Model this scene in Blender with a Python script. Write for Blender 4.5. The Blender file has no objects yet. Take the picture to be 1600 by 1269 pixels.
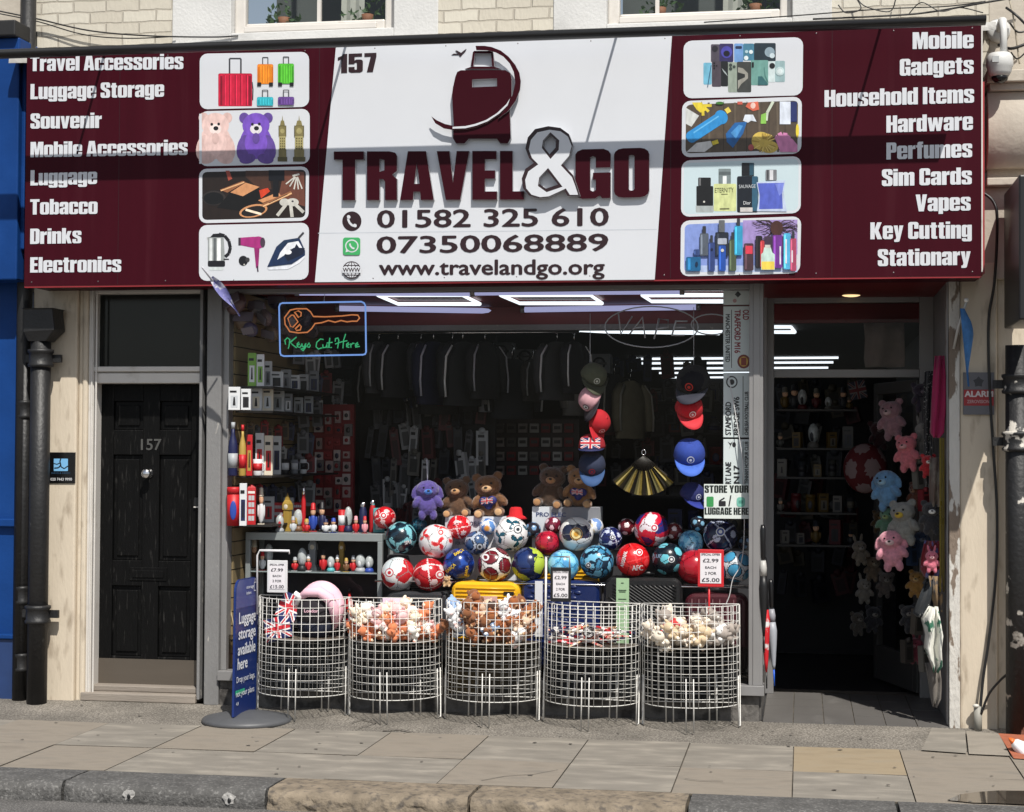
import bpy, bmesh, math, random
from mathutils import Vector, Matrix, noise
from mathutils.geometry import tessellate_polygon
R = math.radians
S = bpy.context.scene
COL = S.collection

# ---------------------------------------------------------------- camera
YAW, PITCH, ROLL, F = math.atan(455 / 2700), 0.02426, 0.0055, 2700.0
CAMP = Vector((0.0, -10.57, 1.68))
CR = Matrix.Rotation(YAW, 3, 'Z') @ Matrix.Rotation(math.pi / 2 + PITCH, 3, 'X') @ Matrix.Rotation(ROLL, 3, 'Z')
cam = bpy.data.cameras.new('camera')
cam.lens = F / 1600 * 36; cam.sensor_width = 36; cam.clip_start = .1; cam.clip_end = 600
camo = bpy.data.objects.new('camera', cam); COL.objects.link(camo)
camo.matrix_world = Matrix.Translation(CAMP) @ CR.to_4x4()
S.camera = camo

# ---------------------------------------------------------------- light
SUN = Vector((-.50, 1.0, -1.55)).normalized()          # the way the sunlight travels
sun = bpy.data.lights.new('sun', 'SUN'); sun.energy = 4.7; sun.angle = R(.53); sun.color = (1, .955, .88)
suno = bpy.data.objects.new('sun', sun); COL.objects.link(suno); suno.location = (4, -8, 14)
suno.rotation_euler = SUN.to_track_quat('-Z', 'Y').to_euler()
W = bpy.data.worlds.new('World'); S.world = W; W.use_nodes = True
_n = W.node_tree.nodes; _l = W.node_tree.links
_bg = _n['Background']; _sky = _n.new('ShaderNodeTexSky'); _sky.sky_type = 'NISHITA'; _sky.sun_disc = False
_sky.sun_elevation = math.asin(-SUN.z); _sky.sun_rotation = math.atan2(-SUN.x, -SUN.y)
_hs = _n.new('ShaderNodeHueSaturation'); _hs.inputs['Saturation'].default_value = .55; _l.new(_sky.outputs[0], _hs.inputs['Color']); _l.new(_hs.outputs[0], _bg.inputs[0]); _bg.inputs[1].default_value = .092
S.view_settings.view_transform = 'Standard'; S.view_settings.look = 'None'; S.view_settings.exposure = .12; S.view_settings.gamma = 1
S.cycles.max_bounces = 8; S.cycles.transparent_max_bounces = 24; S.cycles.caustics_reflective = False; S.cycles.caustics_refractive = False

# ---------------------------------------------------------------- pixel -> world
def ray(px, py):
    return (CR @ Vector(((px - 800) / F, -(py - 634.5) / F, -1)))
def q(px, py, Y=0.0):
    d = ray(px, py); return CAMP + d * ((Y - CAMP.y) / d.y)
def g(px, py, z=0.0):
    d = ray(px, py); return CAMP + d * ((z - CAMP.z) / d.z)
def X(px, py, Y=0.0): return q(px, py, Y).x
def Z(px, py, Y=0.0): return q(px, py, Y).z
def mpp(Y=0.0, px=900):                                # metres per pixel, upright, on a plane facing the street
    return (q(px, 700, Y) - q(px, 600, Y)).length / 100

# ---------------------------------------------------------------- materials
MATS = {}
def mat(name, col, rough=.55, var=.12, scale=6, bump=0., bscale=40, metal=0., spec=.5, col2=None, c2=(.55, .7), c2scale=3, coat=0., sheen=0., stretch=(1, 1, 1)):
    if name in MATS: return MATS[name]
    m = bpy.data.materials.new(name); m.use_nodes = True; MATS[name] = m
    n = m.node_tree.nodes; l = m.node_tree.links; p = n['Principled BSDF']
    p.inputs['Roughness'].default_value = rough; p.inputs['Metallic'].default_value = metal
    p.inputs['Specular IOR Level'].default_value = spec; p.inputs['Coat Weight'].default_value = coat
    p.inputs['Sheen Weight'].default_value = sheen
    tc = n.new('ShaderNodeTexCoord'); mp = n.new('ShaderNodeMapping'); mp.inputs[3].default_value = stretch
    l.new(tc.outputs['Object'], mp.inputs[0])
    def nz(sc, det=5):
        t = n.new('ShaderNodeTexNoise'); t.inputs['Scale'].default_value = sc; t.inputs['Detail'].default_value = det
        l.new(mp.outputs[0], t.inputs['Vector']); return t
    t = nz(scale); mr = n.new('ShaderNodeMapRange'); mr.inputs[3].default_value = 1 - var; mr.inputs[4].default_value = 1 + var
    mr.inputs[1].default_value = .25; mr.inputs[2].default_value = .75
    l.new(t.outputs['Fac'], mr.inputs[0])
    src = None
    if col2:
        t2 = nz(c2scale, 8); cr = n.new('ShaderNodeMapRange'); cr.inputs[1].default_value = c2[0]; cr.inputs[2].default_value = c2[1]
        l.new(t2.outputs['Fac'], cr.inputs[0])
        mx = n.new('ShaderNodeMix'); mx.data_type = 'RGBA'; mx.inputs['A'].default_value = (*col, 1); mx.inputs['B'].default_value = (*col2, 1)
        l.new(cr.outputs[0], mx.inputs['Factor']); src = mx.outputs['Result']
    sc = n.new('ShaderNodeVectorMath'); sc.operation = 'SCALE'
    if src: l.new(src, sc.inputs[0])
    else: sc.inputs[0].default_value = col
    l.new(mr.outputs[0], sc.inputs['Scale']); l.new(sc.outputs[0], p.inputs['Base Color'])
    if bump:
        b = n.new('ShaderNodeBump'); b.inputs['Strength'].default_value = bump; b.inputs['Distance'].default_value = .01
        t3 = nz(bscale, 6); l.new(t3.outputs['Fac'], b.inputs['Height']); l.new(b.outputs[0], p.inputs['Normal'])
    return m
def emit(name, col, st):
    if name in MATS: return MATS[name]
    m = mat(name, (col[0] * .5, col[1] * .5, col[2] * .5), .4, 0); p = m.node_tree.nodes['Principled BSDF']
    p.inputs['Emission Color'].default_value = (*col, 1); p.inputs['Emission Strength'].default_value = st
    return m
def glass(name, ior=1.3, tint=(1, 1, 1), rough=0.):
    if name in MATS: return MATS[name]
    m = bpy.data.materials.new(name); m.use_nodes = True; MATS[name] = m
    n = m.node_tree.nodes; l = m.node_tree.links; n.remove(n['Principled BSDF'])
    t = n.new('ShaderNodeBsdfTransparent'); t.inputs[0].default_value = (*tint, 1)
    gl = n.new('ShaderNodeBsdfGlossy'); gl.inputs['Roughness'].default_value = rough
    lw = n.new('ShaderNodeLayerWeight'); f0 = ((ior - 1) / (ior + 1)) ** 2; mx = n.new('ShaderNodeMixShader')
    pw = n.new('ShaderNodeMath'); pw.operation = 'POWER'; pw.inputs[1].default_value = 5; fr = n.new('ShaderNodeMath'); fr.operation = 'MULTIPLY_ADD'
    fr.inputs[1].default_value = 1 - f0; fr.inputs[2].default_value = f0; l.new(lw.outputs['Facing'], pw.inputs[0]); l.new(pw.outputs[0], fr.inputs[0])
    l.new(fr.outputs[0], mx.inputs[0]); l.new(t.outputs[0], mx.inputs[1]); l.new(gl.outputs[0], mx.inputs[2])
    l.new(mx.outputs[0], n['Material Output'].inputs[0]); return m
def rgb(r, g_, b):                                     # sRGB 0-255 -> linear
    f = lambda c: (c / 255 / 12.92) if c <= 10 else ((c / 255 + .055) / 1.055) ** 2.4
    return (f(r), f(g_), f(b))
_pc = {}
def P(r, g_, b, rough=.45, **k):                       # plain colour, cached
    key = 'c%02x%02x%02x_%d_%s' % (r, g_, b, int(rough * 100), ''.join('%s%s' % (a, v) for a, v in k.items()))
    return mat(key, rgb(r, g_, b), rough, k.pop('var', .06), **k)

# ---------------------------------------------------------------- mesh builder
WL = {}                                                # world origin of each thing
class MB:
    def __init__(s): s.v = []; s.f = []; s.mi = []; s.sm = []; s.mats = []
    def m(s, mt):
        if mt not in s.mats: s.mats.append(mt)
        return s.mats.index(mt)
    def add(s, vs, fs, mt, smooth=False, M=None):
        o = len(s.v); k = s.m(mt)
        s.v += [(M @ Vector(a)) if M is not None else Vector(a) for a in vs]
        for f in fs: s.f.append([o + i for i in f]); s.mi.append(k); s.sm.append(smooth)
        return s
    def poly(s, pts, mt): return s.add(pts, [list(range(len(pts)))], mt)
    def box(s, a, b, mt, M=None):
        (x0, y0, z0), (x1, y1, z1) = [min(*t) for t in zip(a, b)], [max(*t) for t in zip(a, b)]
        vs = [(x, y, z) for x in (x0, x1) for y in (y0, y1) for z in (z0, z1)]
        return s.add(vs, [(0, 1, 3, 2), (4, 6, 7, 5), (0, 4, 5, 1), (2, 3, 7, 6), (0, 2, 6, 4), (1, 5, 7, 3)], mt, False, M)
    def tube(s, pts, r, mt, n=6, closed=False, smooth=True):
        pts = [Vector(p) for p in pts]; N = len(pts); vs = []; rs = r if isinstance(r, (list, tuple)) else [r] * N
        up = None
        for i, p in enumerate(pts):
            a = pts[(i - 1) % N] if (i or closed) else p; b = pts[(i + 1) % N] if (i < N - 1 or closed) else p
            t = (b - a)
            if t.length < 1e-9: t = Vector((0, 0, 1))
            t.normalize()
            if up is None: up = Vector((0, 0, 1)) if abs(t.z) < .9 else Vector((1, 0, 0))
            u = (up - t * up.dot(t))
            if u.length < 1e-6: u = t.orthogonal()
            u.normalize(); up = u; w = t.cross(u)
            # mitre
            k = 1.0
            if 0 < i < N - 1 or closed:
                d1 = (p - a); d2 = (b - p)
                if d1.length > 1e-9 and d2.length > 1e-9:
                    k = min(1.6, 1 / max(.5, math.cos(d1.angle(d2) / 2)))
            for j in range(n):
                an = 2 * math.pi * j / n; vs.append(p + (u * math.cos(an) + w * math.sin(an)) * rs[i] * k)
        fs = []
        for i in range(N if closed else N - 1):
            for j in range(n):
                a = i * n + j; b = i * n + (j + 1) % n; c = ((i + 1) % N) * n + (j + 1) % n; d = ((i + 1) % N) * n + j
                fs.append((a, b, c, d))
        if not closed: fs += [list(range(n))[::-1], [(N - 1) * n + j for j in range(n)]]
        return s.add(vs, fs, mt, smooth)
    def lathe(s, prof, mt, n=20, M=None, smooth=True, a0=0, a1=2 * math.pi):
        vs = []; full = abs(a1 - a0 - 2 * math.pi) < 1e-6; K = n if full else n + 1
        for r, z in prof:
            for j in range(K):
                an = a0 + (a1 - a0) * j / n; vs.append((r * math.cos(an), r * math.sin(an), z))
        fs = []
        for i in range(len(prof) - 1):
            for j in range(n):
                fs.append((i * K + j, i * K + (j + 1) % K, (i + 1) * K + (j + 1) % K, (i + 1) * K + j))
        if full and prof[0][0] > 1e-4: fs.append([j for j in range(n)][::-1])
        if full and prof[-1][0] > 1e-4: fs.append([(len(prof) - 1) * K + j for j in range(n)])
        return s.add(vs, fs, mt, smooth, M)
    def ell(s, c, r, mt, nu=16, nv=10, rot=None):
        if not hasattr(r, '__len__'): r = (r, r, r)
        M = Matrix.Translation(Vector(c)) @ (rot.to_4x4() if rot is not None else Matrix()) @ Matrix.Diagonal((*r, 1))
        pr = [(max(1e-5, math.sin(math.pi * i / nv)), -math.cos(math.pi * i / nv)) for i in range(nv + 1)]
        return s.lathe(pr, mt, nu, M)
    def prism(s, pts, Y0, Y1, mt, side=None):          # pts: (x,z) outline, from Y0 (front) back to Y1
        N = len(pts); area = sum(pts[i][0] * pts[(i + 1) % N][1] - pts[(i + 1) % N][0] * pts[i][1] for i in range(N))
        if area < 0: pts = pts[::-1]
        s.add([(x, Y0, z) for x, z in pts], [list(range(N))], mt)
        vs = [(x, Y0, z) for x, z in pts] + [(x, Y1, z) for x, z in pts]
        s.add(vs, [(i, i + N, (i + 1) % N + N, (i + 1) % N) for i in range(N)] + [list(range(N, 2 * N))[::-1]], side or mt)
        return s
    def build(s, name, parent=None, base=None, bev=0, segs=2, rem=0, solid=0, M=None):
        base = Vector(base) if base is not None else (WL.get(parent.name, Vector()) if parent else Vector())
        me = bpy.data.meshes.new(name)
        me.from_pydata([tuple((M @ v if M is not None else v) - base) for v in s.v], [], s.f)
        for mt in s.mats: me.materials.append(mt)
        me.polygons.foreach_set('material_index', s.mi); me.polygons.foreach_set('use_smooth', s.sm); me.update()
        o = bpy.data.objects.new(name, me); COL.objects.link(o)
        if parent is not None: o.parent = parent; WL[o.name] = WL.get(parent.name, Vector())
        else: o.location = base; WL[o.name] = base
        if rem:
            d = o.modifiers.new('r', 'REMESH'); d.mode = 'VOXEL'; d.voxel_size = rem; d.use_smooth_shade = True
            d = o.modifiers.new('s', 'SMOOTH'); d.iterations = 3
        if bev:
            d = o.modifiers.new('b', 'BEVEL'); d.width = bev; d.segments = segs; d.limit_method = 'ANGLE'; d.angle_limit = R(40)
        return o
def tag(o, label, cat, group=None, kind=None):
    if kind: o['kind'] = kind
    else: o['label'] = label; o['category'] = cat
    if group: o['group'] = group
    return o
def struct(o): o['kind'] = 'structure'; return o
def thing(name, label, cat, loc, group=None):
    o = bpy.data.objects.new(name, None); COL.objects.link(o); o.location = loc; o.empty_display_size = .1
    WL[o.name] = Vector(loc); return tag(o, label, cat, group)
def dup(root, loc, rot=None, label=None, scale=None):
    r = root.copy(); COL.objects.link(r); r.location = loc; WL[r.name] = Vector(loc)
    if rot is not None: r.rotation_euler = rot
    if scale: r.scale = (scale,) * 3
    if label: r['label'] = label
    for ch in list(root.children):
        c = ch.copy(); COL.objects.link(c); c.parent = r
        for k in ch.children:
            d = k.copy(); COL.objects.link(d); d.parent = c
    return r

# ---------------------------------------------------------------- lettering
def RR(x0, y0, x1, y1, r, n=3):
    out = []
    for cx, cy, a in ((x1 - r, y1 - r, 0), (x0 + r, y1 - r, 90), (x0 + r, y0 + r, 180), (x1 - r, y0 + r, 270)):
        for i in range(n + 1):
            t = R(a + 90 * i / n); out.append((cx + r * math.cos(t), cy + r * math.sin(t)))
    return out
G = {}
def _g(ch, w, *pieces): G[ch] = (w, [(p if isinstance(p, tuple) else (p, [])) for p in pieces])
_Sp = [(0, .34), (0, .1), (.04, .03), (.1, 0), (.4, 0), (.46, .03), (.5, .1), (.5, .43), (.43, .53), (.22, .68), (.21, .72), (.21, .83), (.23, .86), (.27, .86), (.29, .83), (.29, .66), (.5, .66), (.5, .9), (.46, .97), (.4, 1), (.1, 1), (.04, .97), (0, .9), (0, .65), (.06, .54), (.27, .38), (.29, .34), (.29, .17), (.27, .14), (.23, .14), (.21, .17), (.21, .34)]
_Cp = [(.1, 0), (.03, .04), (0, .1), (0, .9), (.03, .96), (.1, 1), (.4, 1), (.47, .96), (.5, .9), (.5, .6), (.29, .6), (.29, .83), (.25, .86), (.21, .83), (.21, .17), (.25, .14), (.29, .17), (.29, .42), (.5, .42), (.5, .1), (.47, .04), (.4, 0)]
_g('T', .5, [(0, 1), (.5, 1), (.5, .83), (.355, .83), (.355, 0), (.145, 0), (.145, .83), (0, .83)])
_g('A', .56, ([(0, 0), (.13, 1), (.43, 1), (.56, 0), (.345, 0), (.335, .17), (.225, .17), (.215, 0)], [[(.235, .33), (.325, .33), (.28, .78)]]))
_g('L', .4, [(0, 0), (0, 1), (.21, 1), (.21, .17), (.4, .17), (.4, 0)])
_g('S', .5, _Sp); _g('s', .47, [(x * .94, y * .81) for x, y in _Sp])
_g('C', .5, _Cp); _g('c', .48, [(x * .96, y * .8) for x, y in _Cp])
_g('M', .69, [(0, 0), (0, 1), (.28, 1), (.345, .5), (.41, 1), (.69, 1), (.69, 0), (.5, 0), (.5, .62), (.42, 0), (.27, 0), (.19, .62), (.19, 0)])
_g('D', .5, ([(0, 0), (0, 1), (.36, 1), (.46, .96), (.5, .88), (.5, .12), (.46, .04), (.36, 0)], [[(.21, .16), (.21, .84), (.27, .84), (.29, .8), (.29, .2), (.27, .16)]]))
_g('E', .41, [(0, 0), (0, 1), (.4, 1), (.4, .83), (.21, .83), (.21, .6), (.38, .6), (.38, .43), (.21, .43), (.21, .17), (.41, .17), (.41, 0)])
_g('G', .5, [(.1, 0), (.03, .04), (0, .1), (0, .9), (.03, .96), (.1, 1), (.4, 1), (.47, .96), (.5, .9), (.5, .62), (.29, .62), (.29, .83), (.25, .86), (.21, .83), (.21, .17), (.25, .14), (.29, .17), (.29, .38), (.25, .38), (.25, .52), (.5, .52), (.5, 0), (.38, 0), (.35, .06), (.28, 0)])
_g('H', .52, [(0, 0), (0, 1), (.21, 1), (.21, .6), (.31, .6), (.31, 1), (.52, 1), (.52, 0), (.31, 0), (.31, .43), (.21, .43), (.21, 0)])
_g('I', .21, [(0, 0), (0, 1), (.21, 1), (.21, 0)])
_g('P', .48, ([(0, 0), (0, 1), (.37, 1), (.45, .97), (.48, .9), (.48, .5), (.45, .43), (.38, .4), (.21, .4), (.21, 0)], [[(.212, .55), (.212, .85), (.28, .82), (.28, .58)]]))
_g('R', .5, ([(0, 0), (0, 1), (.37, 1), (.47, .97), (.5, .9), (.5, .6), (.42, .52), (.5, .43), (.5, 0), (.3, 0), (.3, .38), (.27, .43), (.21, .43), (.21, 0)], [[(.212, .58), (.212, .85), (.29, .82), (.29, .61)]]))
_g('V', .54, [(0, 1), (.15, 0), (.39, 0), (.54, 1), (.33, 1), (.27, .35), (.21, 1)]); _g('v', .47, [(0, .8), (.13, 0), (.34, 0), (.47, .8), (.285, .8), (.235, .28), (.185, .8)])
_g('K', .57, [(0, 0), (0, 1), (.21, 1), (.21, .6), (.33, 1), (.55, 1), (.39, .52), (.57, 0), (.34, 0), (.21, .42), (.21, 0)])
_g('O', .5, (RR(0, 0, .5, 1, .13), [RR(.21, .14, .29, .86, .035)])); _g('o', .49, (RR(0, 0, .49, .8, .12), [RR(.205, .13, .285, .67, .035)]))
_g('U', .5, [(.1, 0), (.03, .04), (0, .1), (0, 1), (.21, 1), (.21, .17), (.25, .14), (.29, .17), (.29, 1), (.5, 1), (.5, .1), (.47, .04), (.4, 0)])
_g('Y', .55, [(0, 1), (.17, .4), (.17, 0), (.38, 0), (.38, .4), (.55, 1), (.34, 1), (.275, .65), (.21, 1)])
_g('a', .48, [(0, .5), (0, .7), (.04, .77), (.1, .8), (.38, .8), (.45, .77), (.48, .7), (.48, 0), (.28, 0), (.28, .62), (.245, .66), (.21, .62), (.21, .5)], ([(.28, .47), (.1, .41), (.02, .36), (0, .28), (0, .1), (.04, .03), (.1, 0), (.2, 0), (.28, .06)], [[(.2, .15), (.2, .3), (.24, .33), (.27, .34), (.27, .15), (.235, .12)]]))
_b = [(0, 0), (0, 1), (.21, 1), (.21, .75), (.27, .8), (.4, .8), (.46, .77), (.49, .7), (.49, .1), (.46, .03), (.4, 0), (.27, 0), (.21, .05), (.21, 0)]; _bh = RR(.213, .14, .28, .66, .03)
_g('b', .49, (_b, [_bh])); _g('d', .49, ([(.49 - x, y) for x, y in _b], [[(.49 - x, y) for x, y in _bh]]))
_g('p', .49, ([(x, .8 - y) if y <= .8 else (x, -.17) for x, y in _b], [_bh]))
_G_ = [(.48, .8), (.27, .8), (.27, .75), (.21, .8), (.08, .8), (.02, .77), (0, .7), (0, .17), (.02, .11), (.08, .08), (.21, .08), (.27, .13), (.27, -.03), (.25, -.05), (.21, -.03), (.21, .02), (.01, .02), (.01, -.09), (.04, -.15), (.09, -.17), (.4, -.17), (.46, -.14), (.48, -.08)]
_g('g', .48, (_G_, [RR(.2, .22, .267, .66, .03)]))
_g('e', .49, ([(.1, 0), (.03, .04), (0, .1), (0, .7), (.03, .76), (.1, .8), (.39, .8), (.46, .76), (.49, .7), (.49, .36), (.205, .36), (.205, .17), (.245, .13), (.285, .17), (.285, .28), (.49, .28), (.49, .1), (.46, .04), (.39, 0)], [[(.205, .47), (.205, .64), (.245, .67), (.285, .64), (.285, .47)]]))
_g('f', .33, [(.06, 0), (.06, .66), (0, .66), (0, .8), (.06, .8), (.06, .9), (.09, .97), (.15, 1), (.33, 1), (.33, .86), (.27, .86), (.27, .8), (.33, .8), (.33, .66), (.27, .66), (.27, 0)])
_n_ = lambda t: [(0, 0), (0, t), (.21, t), (.21, .74), (.28, .8), (.41, .8), (.47, .77), (.49, .71), (.49, 0), (.28, 0), (.28, .63), (.245, .66), (.21, .63), (.21, 0)]
_g('h', .49, _n_(1)); _g('n', .49, _n_(.8)); _g('u', .49, [(.49 - x, .8 - y) for x, y in _n_(.8)])
_g('m', .74, [(0, 0), (0, .8), (.21, .8), (.21, .74), (.27, .8), (.38, .8), (.46, .73), (.53, .8), (.65, .8), (.72, .77), (.74, .71), (.74, 0), (.53, 0), (.53, .63), (.5, .66), (.475, .63), (.475, 0), (.265, 0), (.265, .63), (.24, .66), (.21, .63), (.21, 0)])
_g('r', .35, [(0, 0), (0, .8), (.2, .8), (.2, .7), (.25, .78), (.35, .81), (.35, .58), (.25, .58), (.21, .54), (.21, 0)])
_g('t', .34, [(.06, .66), (0, .66), (0, .8), (.06, .8), (.06, .95), (.27, .95), (.27, .8), (.33, .8), (.33, .66), (.27, .66), (.27, .17), (.29, .15), (.34, .15), (.34, 0), (.15, 0), (.08, .03), (.06, .08)])
_g('w', .74, [(0, .8), (.11, 0), (.31, 0), (.37, .4), (.43, 0), (.63, 0), (.74, .8), (.55, .8), (.51, .35), (.46, .8), (.28, .8), (.23, .35), (.19, .8)])
_g('y', .47, [(0, .8), (.13, .1), (.1, -.02), (.03, -.03), (.03, -.17), (.2, -.17), (.26, -.15), (.29, -.1), (.47, .8), (.28, .8), (.235, .35), (.2, .8)])
_g('k', .52, [(0, 0), (0, 1), (.21, 1), (.21, .5), (.3, .8), (.5, .8), (.39, .45), (.52, 0), (.31, 0), (.21, .35), (.21, 0)])
_g('i', .21, [(0, 0), (0, .8), (.21, .8), (.21, 0)], [(0, .86), (0, 1), (.21, 1), (.21, .86)]); _g('l', .21, [(0, 0), (0, 1), (.21, 1), (.21, 0)])
_g('1', .33, [(.12, 0), (.12, .72), (0, .66), (0, .82), (.14, .9), (.19, 1), (.33, 1), (.33, 0)])
_g('5', .5, [(0, .3), (0, .1), (.03, .04), (.1, 0), (.4, 0), (.47, .04), (.5, .1), (.5, .58), (.47, .65), (.4, .68), (.26, .68), (.21, .63), (.21, .83), (.47, .83), (.47, 1), (0, 1), (0, .45), (.2, .45), (.21, .5), (.25, .53), (.29, .5), (.29, .17), (.25, .14), (.21, .17), (.21, .3)])
_g('7', .42, [(0, 1), (.42, 1), (.42, .8), (.3, 0), (.09, 0), (.22, .81), (0, .81)])
def heavy(s, gap=.05):                                 # triangles of a heavy condensed word, cap height 1
    out = []; x = 0
    for ch in s:
        if ch == ' ': x += .2; continue
        w, ps = G[ch]
        for outer, holes in ps:
            loops = [[Vector((x + a, b, 0)) for a, b in lp] for lp in [outer] + holes]
            flat = [p for lp in loops for p in lp]
            out.append(([(p.x, p.y) for p in flat], [list(t) for t in tessellate_polygon(loops)], loops))
        x += w + gap
    return out, x - gap
_TX = {}
def plain(s):                                          # triangles of a word in the built-in face, cap height 1
    if s not in _TX:
        c = bpy.data.curves.new('t', 'FONT'); c.body = s; c.size = 1; c.resolution_u = 3
        o = bpy.data.objects.new('t', c); COL.objects.link(o)
        dg = bpy.context.evaluated_depsgraph_get(); me = bpy.data.meshes.new_from_object(o.evaluated_get(dg))
        vs = [(v.co.x / .695, v.co.y / .695) for v in me.vertices]; fs = [list(p.vertices) for p in me.polygons]
        bpy.data.objects.remove(o); bpy.data.curves.remove(c); bpy.data.meshes.remove(me)
        x0 = min([v[0] for v in vs] or [0]); x1 = max([v[0] for v in vs] or [1])
        _TX[s] = ([(a - x0, b) for a, b in vs], fs, x1 - x0)
    return _TX[s]
def lay(mb, tris, mt, O, U, V):                        # flat triangles (u,v) into the plane O + u U + v V
    N = U.cross(V)
    for vs, fs in tris:
        f2 = []
        for f in fs:
            a, b, c = [Vector(vs[i]) for i in f[:3]]
            f2.append(f if (b - a).cross(c - a) > 0 else f[::-1])
        mb.add([O + U * a + V * b for a, b in vs], f2, mt)
def word(mb, s, mt, O, U, h, width=None, V=None, bold=0., heavyface=False, off=.0004, gap=.05):
    """a word with its baseline starting at O, along unit U, cap height h (metres), optionally stretched to a width"""
    V = (V or Vector((0, 0, 1))); N = U.cross(V).normalized()
    if heavyface:
        t, w = heavy(s, gap); k = (width or w * h) / w
        for i, (vs, fs, lp) in enumerate(t): lay(mb, [(vs, fs)], mt, O + N * (off * .3 * (i % 3)), U * k, V * h)
    else:
        vs, fs, w = plain(s); b = bold; k = (width or (w + b) * h) / (w + b)
        sh = [(0, 0)] if not b else [(0, 0), (b, 0), (b * .5, b * .35), (b * .5, -b * .35)]
        for i, (dx, dy) in enumerate(sh):
            lay(mb, [([(x + dx, y + dy) for x, y in vs], fs)], mt, O + N * (off * .3 * i), U * k, V * h)
def wordpx(mb, s, mt, p0, p1, hpx, Y, **k):            # baseline between two pixels of the photo, on the plane Y
    a = q(*p0, Y); b = q(*p1, Y); U = (b - a); w = U.length
    word(mb, s, mt, a, U.normalized(), hpx * mpp(Y, p0[0]), w, **k)
class Print:                                           # flat printed shapes, one thin layer over the other
    def __init__(s, mb, Y, mapping=(0, 0, 1), step=.00009): s.mb = mb; s.Y = Y; s.o = mapping; s.st = step
    def pt(s, x, y): ox, oy, sc = s.o; return q(ox + x / sc, oy + y / sc, s.Y)
    def poly(s, pts, mt):
        ps = [s.pt(*p) for p in pts]; n = len(ps)
        ar = sum(ps[i].x * ps[(i + 1) % n].z - ps[(i + 1) % n].x * ps[i].z for i in range(n))
        s.mb.poly(ps if ar > 0 else ps[::-1], mt); s.Y -= s.st
    def el(s, cx, cy, rx, ry, mt, a=0, n=20):
        c, d = math.cos(R(a)), math.sin(R(a))
        s.poly([(cx + rx * math.cos(t) * c - ry * math.sin(t) * d, cy + rx * math.cos(t) * d + ry * math.sin(t) * c) for t in [2 * math.pi * i / n for i in range(n)]], mt)
    def rc(s, x0, y0, x1, y1, mt, r=0): s.poly(RR(x0, y0, x1, y1, r) if r else [(x0, y0), (x1, y0), (x1, y1), (x0, y1)], mt)
    def ln(s, pts, w, mt):
        for (x0, y0), (x1, y1) in zip(pts, pts[1:]):
            dx, dy = x1 - x0, y1 - y0; L = math.hypot(dx, dy) or 1; nx, ny = -dy / L * w / 2, dx / L * w / 2
            s.poly([(x0 + nx, y0 + ny), (x1 + nx, y1 + ny), (x1 - nx, y1 - ny), (x0 - nx, y0 - ny)], mt)
def inset(pts, d):
    n = len(pts); ar = sum(pts[i][0] * pts[(i + 1) % n][1] - pts[(i + 1) % n][0] * pts[i][1] for i in range(n)); sg = 1 if ar > 0 else -1
    out = []
    for i in range(n):
        a, b, c = [Vector(pts[j % n]) for j in (i - 1, i, i + 1)]
        e1 = (b - a).normalized(); e2 = (c - b).normalized(); n1 = Vector((-e1.y, e1.x)) * sg; n2 = Vector((-e2.y, e2.x)) * sg
        m = (n1 + n2); m = m.normalized() if m.length > 1e-6 else n1; k = d / max(.5, m.dot(n1)); out.append(tuple(b + m * k))
    return out
rnd = random.Random(7)
# ================================================================ materials of the place
ASPH = mat('asphalt', (.09, .087, .083), .92, .3, 3, .9, 160, col2=(.22, .21, .2), c2=(.48, .62), c2scale=110)
ASPH2 = mat('footway_asphalt', (.125, .112, .095), .92, .35, 2.5, .9, 150, col2=(.29, .265, .23), c2=(.42, .62), c2scale=95)
SLABS = [mat('slab_' + n, c, .88, .2, 4, .35, 90, col2=c2, c2=(.5, .78), c2scale=4, stretch=(1, 2.2, 1)) for n, c, c2 in
         [('warm', (.25, .218, .178), (.15, .135, .115)), ('grey', (.225, .205, .175), (.285, .258, .218)), ('pale', (.275, .246, .205), (.18, .162, .138)), ('buff', (.30, .24, .16), (.22, .188, .14))]]
JOINT = mat('slab_joint', (.115, .1, .08), .95, .4, 8, .5, 90)
GRANITE = mat('granite_kerb', (.085, .083, .08), .8, .35, 9, .9, 70, col2=(.19, .185, .178), c2=(.52, .7), c2scale=60)
TANKERB = mat('tan_kerb', (.215, .175, .128), .9, .4, 9, 1., 45, col2=(.10, .085, .07), c2=(.5, .68), c2scale=26)
CREAM = mat('cream_paint', (.60, .52, .41), .7, .08, 3, .25, 30, col2=(.25, .19, .13), c2=(.54, .80), c2scale=9, stretch=(1.8, 1.8, .5))
RENDER_ = mat('white_render', (.62, .62, .61), .8, .06, 4, .3, 60, col2=(.46, .46, .45), c2=(.58, .8), c2scale=3)
LEAD = mat('lead_flashing', (.36, .35, .33), .55, .3, 9, .6, 25)
WHITEP = mat('white_gloss_frame', (.64, .61, .57), .4, .06, 6, .05, 40, col2=(.45, .41, .36), c2=(.6, .8), c2scale=7)
GREYF = mat('grey_shopfront_paint', (.205, .203, .203), .5, .12, 5, .3, 60, col2=(.42, .40, .37), c2=(.66, .70), c2scale=18, stretch=(1, 1, .4))
GREYF2 = mat('grey_aluminium_frame', (.26, .255, .255), .42, .06, 5, metal=.2)
PEEL = mat('peeling_white_paint', (.58, .56, .52), .75, .1, 9, .8, 40, col2=(.2, .155, .12), c2=(.535, .56), c2scale=6, stretch=(1.6, 1.6, .6))
BLACKD = mat('worn_black_door', (.0045, .0045, .0046), .5, .2, 8, .3, 70, spec=.12, col2=(.075, .072, .068), c2=(.6, 1.0), c2scale=26, stretch=(2.2, 2.2, .3))
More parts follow.
